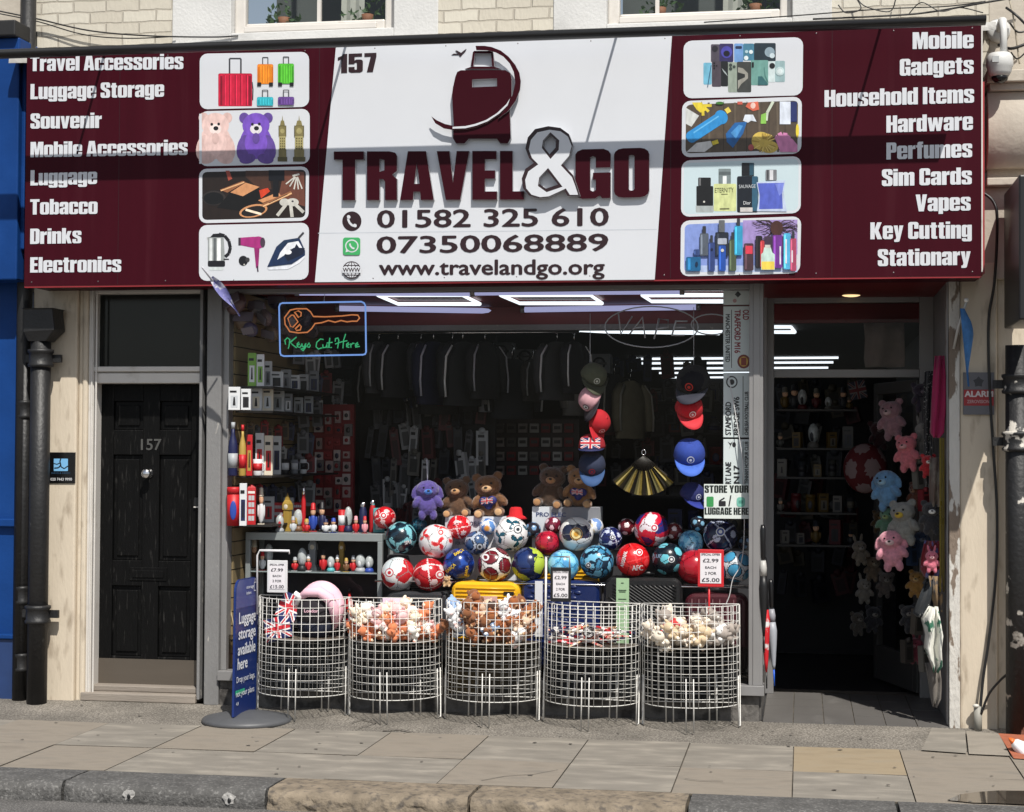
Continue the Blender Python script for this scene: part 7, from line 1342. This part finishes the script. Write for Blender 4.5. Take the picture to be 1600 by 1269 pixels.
# ================================================================ deeper in the shop
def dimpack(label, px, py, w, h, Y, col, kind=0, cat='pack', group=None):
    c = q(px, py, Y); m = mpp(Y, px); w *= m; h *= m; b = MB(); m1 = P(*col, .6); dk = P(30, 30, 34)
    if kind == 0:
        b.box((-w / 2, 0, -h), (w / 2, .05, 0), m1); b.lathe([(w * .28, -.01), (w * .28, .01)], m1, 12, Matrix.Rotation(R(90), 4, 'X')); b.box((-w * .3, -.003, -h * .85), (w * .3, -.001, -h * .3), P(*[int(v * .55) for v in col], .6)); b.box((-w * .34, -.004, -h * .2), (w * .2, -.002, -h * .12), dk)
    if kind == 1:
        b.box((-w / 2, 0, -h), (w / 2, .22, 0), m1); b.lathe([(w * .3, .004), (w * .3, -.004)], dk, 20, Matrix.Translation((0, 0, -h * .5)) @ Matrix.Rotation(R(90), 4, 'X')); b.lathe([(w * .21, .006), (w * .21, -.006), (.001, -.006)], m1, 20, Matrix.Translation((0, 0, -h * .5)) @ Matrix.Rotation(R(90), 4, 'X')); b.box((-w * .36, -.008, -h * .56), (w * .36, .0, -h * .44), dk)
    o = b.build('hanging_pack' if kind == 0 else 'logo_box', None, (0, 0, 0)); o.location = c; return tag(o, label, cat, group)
t = thing('pegboard', 'dark pegboard panel across the middle of the shop carrying dim packs', 'panel', q(680, 900, 2.6)); a, c = q(560, 900, 2.6), q(775, 500, 2.6); b = MB(); b.box((a.x, 2.6, .04), (c.x, 2.66, 2.55), mat('black_pegboard', (.012, .012, .014), .7, .2)); b.build('board', t)
rg = random.Random(77)
for r_, (py, n) in enumerate(((618, 11), (668, 11), (712, 11), (752, 10))):
    for k in range(n):
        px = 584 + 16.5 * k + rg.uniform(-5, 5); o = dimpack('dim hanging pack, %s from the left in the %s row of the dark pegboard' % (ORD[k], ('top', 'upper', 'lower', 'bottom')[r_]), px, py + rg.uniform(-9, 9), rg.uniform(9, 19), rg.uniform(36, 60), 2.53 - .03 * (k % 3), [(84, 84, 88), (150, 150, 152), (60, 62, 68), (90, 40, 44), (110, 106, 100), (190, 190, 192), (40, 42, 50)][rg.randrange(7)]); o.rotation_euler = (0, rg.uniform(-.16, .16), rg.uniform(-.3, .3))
def jacket(label, px, py, Y, s, col, stripe, yaw):
    t = thing('hanging_jacket', label, 'jacket', q(px, py, Y)); c = q(px, py, Y); m = mat('jacket_%d_%d_%d' % col, rgb(*col), .8, .12, 12, .5, 10); M = Matrix.Translation(c) @ Matrix.Rotation(yaw, 4, 'Z') @ Matrix.Scale(s, 4)
    b = MB(); n = 12; rows = []
    for z, hw, hd in ((0, .08, .05), (-.04, .2, .06), (-.12, .3, .08), (-.3, .31, .10), (-.6, .30, .11), (-.8, .31, .10)):
        rows.append([(hw * math.cos(6.283 * i / n), hd * math.sin(6.283 * i / n) * (1 + .2 * (i % 2)), z) for i in range(n)])
    b.add([v for r_ in rows for v in r_], [(k * n + i, k * n + (i + 1) % n, (k + 1) * n + (i + 1) % n, (k + 1) * n + i) for k in range(5) for i in range(n)], m, True, M); b.build('torso', t)
    for sg in (-1, 1):
        b = MB(); b.tube([M @ Vector((sg * .22, 0, -.08)), M @ Vector((sg * .33, -.02, -.2)), M @ Vector((sg * .37, -.04, -.5)), M @ Vector((sg * .36, -.06, -.7))], [s * .075, s * .08, s * .07, s * .055], m, 10); b.build('sleeve', t)
        b = MB(); b.tube([M @ Vector((sg * .24, -.07, -.06)), M @ Vector((sg * .36, -.10, -.2)), M @ Vector((sg * .395, -.115, -.5)), M @ Vector((sg * .38, -.12, -.7))], s * .014, P(*stripe, .7), 6); b.build('sleeve_stripe', t)
    b = MB(); b.tube([M @ Vector((0, 0, 0)), M @ Vector((0, 0, .1)), M @ Vector((.03, 0, .14)), M @ Vector((.0, 0, .18))], s * .008, CHROME, 6); b.build('hanger', t)
b = MB(); z = q(700, 520, 1.9).z; b.tube([(X(560, 520, 1.9), 1.9, z), (X(905, 520, 1.9), 1.9, z)], .012, CHROME, 8); tag(b.build('clothes_rail', None, q(700, 520, 1.9)), 'chrome clothes rail across the shop behind the window', 'rail')
JC = [((92, 92, 96), (180, 180, 180), 'grey'), ((34, 34, 40), (206, 206, 206), 'black'), ((60, 62, 68), (190, 190, 190), 'charcoal'), ((22, 28, 70), (190, 190, 200), 'navy'), ((30, 30, 34), (196, 200, 196), 'black'), ((44, 46, 50), (220, 220, 216), 'charcoal'), ((28, 28, 32), (160, 160, 166), 'black'), ((70, 70, 74), (210, 210, 210), 'grey'), ((30, 32, 40), (220, 220, 220), 'black')]
for k, px in enumerate((592, 625, 652, 676, 702, 728, 752, 876, 896)):
    c1, c2, nm = JC[k]; jk = random.Random(k + 50); jacket('%s jacket with pale sleeve stripes, %s from the left on the rail' % (nm, ORD[k]), px + jk.uniform(-6, 6), 534, 1.9 , jk.uniform(.44, .6), tuple(int(v * .7) for v in c1), c2, R(jk.uniform(48, 80)))
for k, (px, py, w, h, c) in enumerate(((783, 535, 34, 28, (128, 130, 132)), (820, 546, 34, 22, (120, 122, 124)), (768, 576, 32, 26, (150, 150, 152)), (936, 553, 34, 30, (110, 112, 114)), (802, 606, 40, 12, (120, 110, 90)))): dimpack('pale box with ring and bar emblem, %s from left at the rear' % ORD[k] if k < 4 else 'low pale box below the ring and bar boxes at the back', px, py, w, h, 3.6, c, 1, 'box')
t = thing('back_counter', 'dark counter unit with rows of small packets in the middle of the shop', 'counter', q(830, 900, 3.4)); a, c = q(770, 900, 3.4), q(905, 655, 3.4); b = MB(); b.box((a.x, 3.4, .04), (c.x, 3.9, c.z), mat('dark_counter', (.03, .02, .02), .6, .2)); b.build('cabinet', t)
rg = random.Random(5)
for j in range(4):
    for k in range(7):
        px = 781 + 18 * k; py = 668 + 22 * j; cc = [(150, 140, 136), (120, 30, 34), (90, 84, 80), (170, 168, 164)][rg.randrange(4)]; p_ = q(px, py, 3.38); m = mpp(3.4, px); b = MB(); b.box((p_.x - 7 * m, 3.365, p_.z - 8 * m), (p_.x + 7 * m, 3.398, p_.z + 6 * m), P(*cc, .6)); b.box((p_.x - 5 * m, 3.362, p_.z - 3 * m), (p_.x + 5 * m, 3.365, p_.z + 2 * m), P(40, 34, 36)); b.build('packet', t)
# red souvenir wall at the left rear
t = thing('souvenir_display', 'red board crowded with rows of small souvenirs on the left wall', 'display board', q(527, 900, 1.9)); a, c = q(488, 905, 1.95), q(553, 632, 1.95); b = MB(); b.box((a.x, 1.95, .04), (c.x, 2.0, c.z), mat('red_display_board', (.22, .012, .016), .6, .1)); b.build('board', t)
rg = random.Random(8)
for j in range(8):
    for k in range(4):
        px = 499 + 14.5 * k + rg.uniform(-2, 2); py = 652 + 19.5 * j + rg.uniform(-3, 3); p_ = q(px, py, 1.93); m = mpp(1.93, px); b = MB(); w, h = rg.uniform(4, 7) * m, rg.uniform(5, 10) * m; b.box((p_.x - w, 1.925, p_.z - h), (p_.x + w, 1.949, p_.z + h), P(*rg.choice([(176, 150, 146), (150, 36, 40), (120, 112, 110), (196, 180, 176)]), .5)); b.ell((p_.x, 1.922, p_.z), (w * .6, .006, h * .5), P(*rg.choice([(40, 36, 60), (140, 30, 36), (60, 58, 58)])), 8, 6); b.build('souvenir', t)
# clothes and shelves towards the right rear
for k, (px, py, c, nm) in enumerate((((902, 560), 0, (176, 172, 168), 'pale grey'), ((945, 590), 0, (130, 80, 88), 'dusty pink'), ((960, 585), 0, (60, 60, 66), 'charcoal'), ((985, 595), 0, (150, 142, 120), 'olive grey'))): jacket('%s jacket hanging at the back, %s from the left beyond the cap columns' % (nm, ORD[k]), px[0], px[1], 4.2, .62, c, (200, 196, 186), R(60))
t = thing('back_shelving', 'dark shelving across the rear right of the shop with dim boxes', 'shelving', q(1050, 900, 5)); b = MB(); a, c = q(985, 900, 5.), q(1440, 540, 5.)
for py in (628, 676, 726, 776, 830): z = Z(1100, py, 5.); b.box((a.x, 5., z - .02), (c.x - .9, 5.4, z), DST)
b.build('rack', t)
rg = random.Random(41); n_ = 0
for j, py in enumerate((628, 676, 726, 776, 830)):
    z = Z(1100, py, 5.)
    for k in range(11):
        px = 1000 + 29 * k + rg.uniform(-4, 4); m = mpp(5.1, px); h = rg.uniform(18, 34) * m; w = rg.uniform(14, 24) * m; x = X(px, 700, 5.1)
        if x > c.x - .95: continue
        good(('box', 'box', 'tin', 'bottle')[rg.randrange(4)], 'dim article, %s from the left on shelf %s of the rear right shelving' % (ORD[k], ('one', 'two', 'three', 'four', 'five')[j]), 'box', (x, 5.12, z), w, h, rg.choice([(90, 92, 100), (130, 130, 132), (40, 52, 110), (60, 60, 64), (120, 30, 36), (150, 140, 120)]), rg.choice([(50, 50, 56), (150, 150, 150), (30, 40, 90)]))
# ================================================================ goods around the entrance
for j, (py, items) in enumerate(((640, 7), (700, 5), (745, 5), (800, 6), (850, 5))):
    Y = 2.3; z = Z(1270, py, Y); x0_, x1_ = X(1214, py, Y), X(1338, py, Y); b = MB(); b.box((x0_, Y - .12, z - .015), (x1_, Y + .15, z), SHM); tag(b.build('wall_shelf', None, (x0_, Y, z)), 'dark shelf inside the doorway, number %s from the top' % ('one', 'two', 'three', 'four', 'five')[j], 'shelf')
    for k in range(items):
        px = 1222 + (1330 - 1222) * k / (items - 1) + rg.uniform(-6, 6); kd = rg.choice(('figure', 'box', 'box', 'mug', 'tin', 'globe', 'figure') if j else ('figure', 'figure', 'globe')); m = mpp(Y, px); rr_ = rg.random()
        good(kd, 'dim %s, %s from the left on doorway shelf %s' % (KN[kd].split()[-1] if kd != 'box' else 'box', ORD[k], ('one', 'two', 'three', 'four', 'five')[j]), KN[kd].split()[-1] if kd != 'box' else 'box', (X(px, py, Y), Y, z), (11 + 8 * rr_) * m, (16 + 24 * rr_) * m, rg.choice([(96, 76, 30), (70, 70, 66), (110, 106, 100), (50, 52, 56), (84, 22, 26)]), rg.choice([(110, 106, 96), (40, 40, 44), (50, 52, 60)]), yaw=rg.uniform(-.5, .5))
XH = xe - .16
def hung(label, px, pyb, hpx, c1, c2, ears, Y=.62, face=-.5): return bear(label, px, pyb, hpx, Y, c1, c2, '', ears, cat='soft toy', face=face, hang=True)
hung('dull mauve soft toy with a red bow, topmost in the doorway', 1397, 682, 54, (150, 112, 120), (190, 160, 160), 0, .9)
hung('salmon pink soft toy under the mauve one in the doorway', 1421, 732, 50, (214, 118, 128), (230, 170, 170), 0, .7)
hung('sky blue soft toy with floppy ears in the doorway', 1389, 792, 56, (104, 150, 190), (150, 190, 214), 2, .75)
hung('sage green soft toy beside the yellow one in the doorway', 1386, 838, 44, (92, 130, 104), (150, 170, 110), 0, .8)
hung('grey soft toy with a yellow front in the doorway', 1416, 846, 60, (146, 146, 140), (206, 176, 60), 0, .6)
hung('light pink soft toy with drooping ears, lowest in the doorway', 1397, 886, 56, (222, 150, 166), (240, 206, 206), 2, .6, -.2)
t = thing('football_cushion', 'large dark red football cushion with pale patches hung in the doorway', 'cushion', q(1352, 730, 1.5)); f = pattern('spots', 6); vs, fs = SPH[4]; c = q(1352, 732, 1.5); r = 34 * mpp(1.5, 1352); b = MB(); ms = [P(84, 12, 18, .8), P(130, 110, 110, .8), P(84, 12, 18, .8)]
for m in ms: b.m(m)
b.v = [c + Vector((v.x * r, v.y * r * .6, v.z * r * 1.15)) for v in vs]
for F_ in fs: d = (vs[F_[0]] + vs[F_[1]] + vs[F_[2]]).normalized(); b.f.append(F_); b.mi.append(min(f(d * 1.0), 2)); b.sm.append(True)
b.build('cover', t)
def cloth(name, label, cat, pts, Y, mt, wave=.02, n=10, th=.006):
    """hanging cloth: pts = list of (pxl, pxr, py) rows"""
    b = MB(); vs = []
    for r_, (xl, xr, py) in enumerate(pts):
        for i in range(n + 1):
            s = i / n; v = q(xl + (xr - xl) * s, py, Y); vs.append((v.x, Y + wave * math.sin(s * 9 + r_ * .8) - .03 * s, v.z))
    b.add(vs, [(r_ * (n + 1) + i, (r_ + 1) * (n + 1) + i, (r_ + 1) * (n + 1) + i + 1, r_ * (n + 1) + i + 1) for r_ in range(len(pts) - 1) for i in range(n)], mt, True)
    o = b.build(name, None, q(pts[-1][0], pts[-1][2], Y)); o.modifiers.new('s', 'SOLIDIFY').thickness = th; return tag(o, label, cat)
cl = lambda nm, c, **k: mat(nm, rgb(*c), .85, .15, 12, .4, 30, sheen=.2, **k)
cloth('velvet_bag', 'magenta velvet bag hanging high on the right side of the entrance', 'bag', [(1462, 1474, 556), (1458, 1476, 590), (1455, 1476, 640), (1453, 1474, 676), (1458, 1468, 684)], .18, cl('magenta_velvet', (160, 30, 84)), .02)
cloth('lanyard_bunch', 'bunch of dark spotted lanyards hanging beside the magenta bag', 'lanyards', [(1446, 1456, 580), (1443, 1455, 640), (1444, 1454, 720), (1446, 1452, 760)], .32, cl('spotted_lanyard', (26, 26, 30), col2=(.45, .45, .42), c2=(.6, .64), c2scale=60))
for k, px in enumerate((1469, 1472, 1475)):
    b = MB(); p0, p1 = q(px, 684, .12), q(px + 1, 925, .12); b.box((p0.x - .0035, .118 + .01 * k, p1.z), (p0.x + .0035, .122 + .01 * k, p0.z), cl('yellow_tape', (128, 112, 24))); tag(b.build('tape_strap', None, p1), 'yellow strap hanging down the entrance jamb, %s from the left' % ORD[k], 'strap')
cloth('shopping_bag', 'brown and grey printed bag hanging at the entrance below the magenta bag', 'bag', [(1454, 1468, 715), (1452, 1468, 760), (1453, 1467, 792)], .2, cl('brown_printed_bag', (104, 88, 80), col2=(.2, .17, .14), c2=(.5, .56), c2scale=14))
bear('small red and white soft toy hanging beside the brown printed bag', 1450, 744, 32, .3, (176, 30, 40), (226, 216, 210), '', 0, cat='soft toy', hang=True)
bear('black and white soft toy halfway up the entrance jamb', 1455, 830, 44, .22, (38, 38, 42), (226, 226, 222), '', 0, cat='soft toy', hang=True)
cloth('backpack', 'dark red printed backpack hanging at the entrance', 'backpack', [(1446, 1466, 845), (1440, 1467, 870), (1438, 1466, 890), (1444, 1464, 902)], .2, cl('red_backpack', (122, 22, 36), col2=(.12, .12, .3), c2=(.55, .58), c2scale=16), .035)
bear('pink soft toy tucked under the red backpack', 1456, 892, 30, .14, (206, 110, 130), (226, 170, 176), '', 1, cat='soft toy', hang=True)
cloth('tote_bag', 'black tote bag with white lettering hanging low at the entrance', 'bag', [(1448, 1466, 905), (1436, 1468, 935), (1426, 1462, 958), (1432, 1456, 964)], .18, cl('black_tote', (28, 34, 40), col2=(.5, .5, .48), c2=(.62, .65), c2scale=12), .03)
cloth('printed_cloth', 'tan printed cloth pinned above the white and green towel', 'cloth', [(1452, 1470, 900), (1456, 1471, 930), (1460, 1470, 955)], .14, cl('tan_print', (130, 106, 76), col2=(.06, .05, .05), c2=(.5, .55), c2scale=20))
cloth('tea_towel', 'white and green tea towel in the sunlight low on the entrance jamb', 'towel', [(1452, 1464, 948), (1440, 1467, 968), (1446, 1471, 992), (1444, 1470, 1012), (1455, 1472, 1040), (1458, 1466, 1050)], .08, cl('white_towel', (216, 216, 208), col2=(.02, .14, .08), c2=(.53, .55), c2scale=8), .045)
cloth('grey_cloth', 'grey cloth hanging lowest at the entrance', 'cloth', [(1446, 1466, 1036), (1450, 1470, 1060), (1454, 1468, 1090), (1457, 1462, 1104)], .12, cl('grey_cloth', (110, 104, 98)), .02)
t = thing('flag_rosette', 'small union flag hanging at the top of the doorway interior', 'flag', q(1342, 625, 2.0)); b = MB(); p_ = q(1330, 626, 2.); uj(b, p_, Vector((.97, 0, .2)), Vector((-.2, 0, .97)), .12, .13, dim=.5); b.build('cloth', t)  # flag colours darkened to stand in for the shade indoors
cloth('hanging_shirts', 'pale folded shirts stacked behind the glass above the entrance', 'shirts', [(1350, 1412, 505), (1352, 1412, 530), (1350, 1413, 560), (1352, 1412, 574)], 1.6, cl('pale_shirt', (118, 108, 104)), .03)

# dense packets hung along the slat wall beyond the shelves, and loose stock in the dark middle of the shop
rg = random.Random(90)
for j in range(6):
    for k in range(6):
        px = 470 + 14 * k + rg.uniform(-4, 4); py = 548 + 42 * j + rg.uniform(-8, 8)
        if px > 492 and py > 640: continue
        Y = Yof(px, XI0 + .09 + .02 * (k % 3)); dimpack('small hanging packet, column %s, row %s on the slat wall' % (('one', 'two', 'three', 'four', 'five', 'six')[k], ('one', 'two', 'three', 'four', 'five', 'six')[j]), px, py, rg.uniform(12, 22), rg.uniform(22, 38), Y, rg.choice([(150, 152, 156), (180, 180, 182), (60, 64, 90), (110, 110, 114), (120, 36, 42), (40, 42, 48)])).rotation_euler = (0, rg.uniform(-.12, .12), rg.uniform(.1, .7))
for j, py in enumerate((560, 604, 646, 690, 734)):
    for k in range(8):
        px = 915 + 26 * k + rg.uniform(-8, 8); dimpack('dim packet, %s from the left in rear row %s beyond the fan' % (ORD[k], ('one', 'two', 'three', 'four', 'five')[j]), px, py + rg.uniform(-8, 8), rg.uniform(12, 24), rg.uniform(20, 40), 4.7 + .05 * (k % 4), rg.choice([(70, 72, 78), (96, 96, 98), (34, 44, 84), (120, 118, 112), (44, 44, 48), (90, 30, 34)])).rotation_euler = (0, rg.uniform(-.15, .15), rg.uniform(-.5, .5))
for j in range(9):
    for k in range(5):
        px = 1226 + 27 * k + rg.uniform(-9, 9); py = 600 + 37 * j + rg.uniform(-10, 10)
        if px > 1345 and rg.random() < .3: continue
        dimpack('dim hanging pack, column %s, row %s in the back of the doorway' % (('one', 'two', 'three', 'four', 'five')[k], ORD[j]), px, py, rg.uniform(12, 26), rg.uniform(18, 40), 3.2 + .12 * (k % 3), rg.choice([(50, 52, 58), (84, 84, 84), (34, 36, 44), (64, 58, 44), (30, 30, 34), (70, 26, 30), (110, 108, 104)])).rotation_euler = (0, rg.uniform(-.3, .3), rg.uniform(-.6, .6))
b = MB(); a, c = q(1200, 950, 3.6), q(1400, 590, 3.6); b.box((a.x, 3.6, .04), (c.x, 3.66, c.z), mat('black_pegboard', (.012, .012, .014), .7, .2)); tag(b.build('pegboard', None, (a.x, 3.6, .04)), 'black pegboard at the back of the doorway carrying dim packs', 'panel')
for k, (px, py, h, c1, c2, e, lb) in enumerate(((1375, 700, 40, (60, 24, 30), (110, 90, 90), 0, 'dark red soft toy behind the mauve one'), (1362, 905, 34, (110, 96, 80), (160, 150, 130), 0, 'brownish soft toy low behind the light pink one'), (1350, 940, 34, (130, 126, 118), (160, 156, 150), 1, 'grey soft toy hanging low inside the doorway'), (1362, 985, 36, (44, 44, 50), (140, 136, 130), 0, 'black soft toy hanging lowest inside the doorway'), (1372, 830, 30, (80, 60, 30), (140, 110, 60), 0, 'mustard soft toy left of the sage green one'))): hung(lb + ' in the dim shop entrance', px, py, h, c1, c2, e, 1.7, .3)

rg = random.Random(17)
for r_, py in enumerate((664, 700, 762)):
    for k in range(9):
        px = 392 + 10.5 * k + rg.uniform(-3, 3); Y = Yof(px, XI0 + .03); dimpack('small packet pinned to the slat wall, %s from the glass, %s' % (ORD[k], ('above the bottles', 'behind the bottles', 'above the tins')[r_]), px, py + (px - 392) * -.05 + rg.uniform(-5, 5), rg.uniform(9, 15), rg.uniform(22, 32), Y, rg.choice([(120, 120, 124), (150, 40, 46), (90, 92, 98), (170, 168, 166), (50, 54, 84), (104, 84, 60)])).rotation_euler = (0, rg.uniform(-.1, .1), rg.uniform(.2, .6))

# a second crowded row behind the rail, and more goods down the right side of the entrance
for k, px in enumerate((604, 634, 664, 690, 716, 745, 775, 800, 835)):
    jk = random.Random(k + 200); c = [(20, 20, 24), (120, 118, 116), (30, 34, 70), (44, 44, 46), (90, 30, 34), (24, 24, 28), (130, 130, 134), (20, 24, 30), (54, 50, 48)][k]
    jacket('%s garment hung on the second rail, %s from the left' % (('black', 'grey', 'navy', 'charcoal', 'dark red', 'black', 'pale grey', 'black', 'brownish')[k], ORD[k]), px + jk.uniform(-6, 6), 556 + jk.uniform(-6, 10), 2.3, jk.uniform(.38, .6), c, (170, 170, 168), R(jk.uniform(20, 80)))
for k in range(16):
    px = 610 + 11 * k + rg.uniform(-4, 4); py = 790 + rg.uniform(-8, 8); dimpack('dim hanging pack in the low row behind the soft toys, %s from the left' % ORD[k], px, py, rg.uniform(9, 18), rg.uniform(36, 56), 2.44, rg.choice([(70, 70, 74), (110, 110, 112), (40, 42, 50), (84, 36, 40), (130, 128, 122)])).rotation_euler = (0, rg.uniform(-.15, .15), rg.uniform(-.4, .4))
EN = [(1440, 640, 40, (52, 44, 60), (110, 100, 110), 0, 'plum'), (1443, 700, 38, (150, 146, 140), (190, 186, 180), 1, 'pale grey'), (1432, 792, 36, (120, 70, 50), (170, 130, 100), 0, 'russet'), (1440, 868, 36, (60, 80, 110), (140, 150, 170), 2, 'slate blue'), (1430, 930, 36, (160, 120, 60), (200, 170, 120), 0, 'ochre'), (1424, 985, 38, (40, 40, 44), (120, 116, 112), 0, 'black'), (1432, 1034, 36, (140, 60, 76), (190, 140, 150), 1, 'dusky pink'), (1381, 930, 34, (96, 88, 84), (150, 146, 140), 0, 'taupe'), (1345, 880, 34, (120, 112, 100), (160, 156, 150), 1, 'stone'), (1340, 990, 32, (70, 66, 60), (120, 116, 110), 0, 'umber')]
for px, py, h, c1, c2, e, nm in EN: hung('%s soft toy among the crowded goods down the right of the entrance' % nm, px, py, h, c1, c2, e, .8 if px > 1400 else 1.6, rg.uniform(-.8, .8))
for k, (px, py, w, h, c) in enumerate(((1450, 620, 14, 40, (60, 60, 64)), (1436, 720, 14, 44, (120, 118, 110)), (1447, 765, 14, 34, (150, 50, 56)), (1428, 850, 14, 34, (40, 60, 90)), (1438, 952, 16, 40, (90, 84, 76)), (1420, 1000, 16, 36, (60, 56, 52)), (1446, 1010, 12, 40, (130, 126, 118)))):
    dimpack('small hanging pack on the right of the entrance, %s from the top' % ORD[k], px, py, w, h, .7, c).rotation_euler = (0, rg.uniform(-.2, .2), .6)
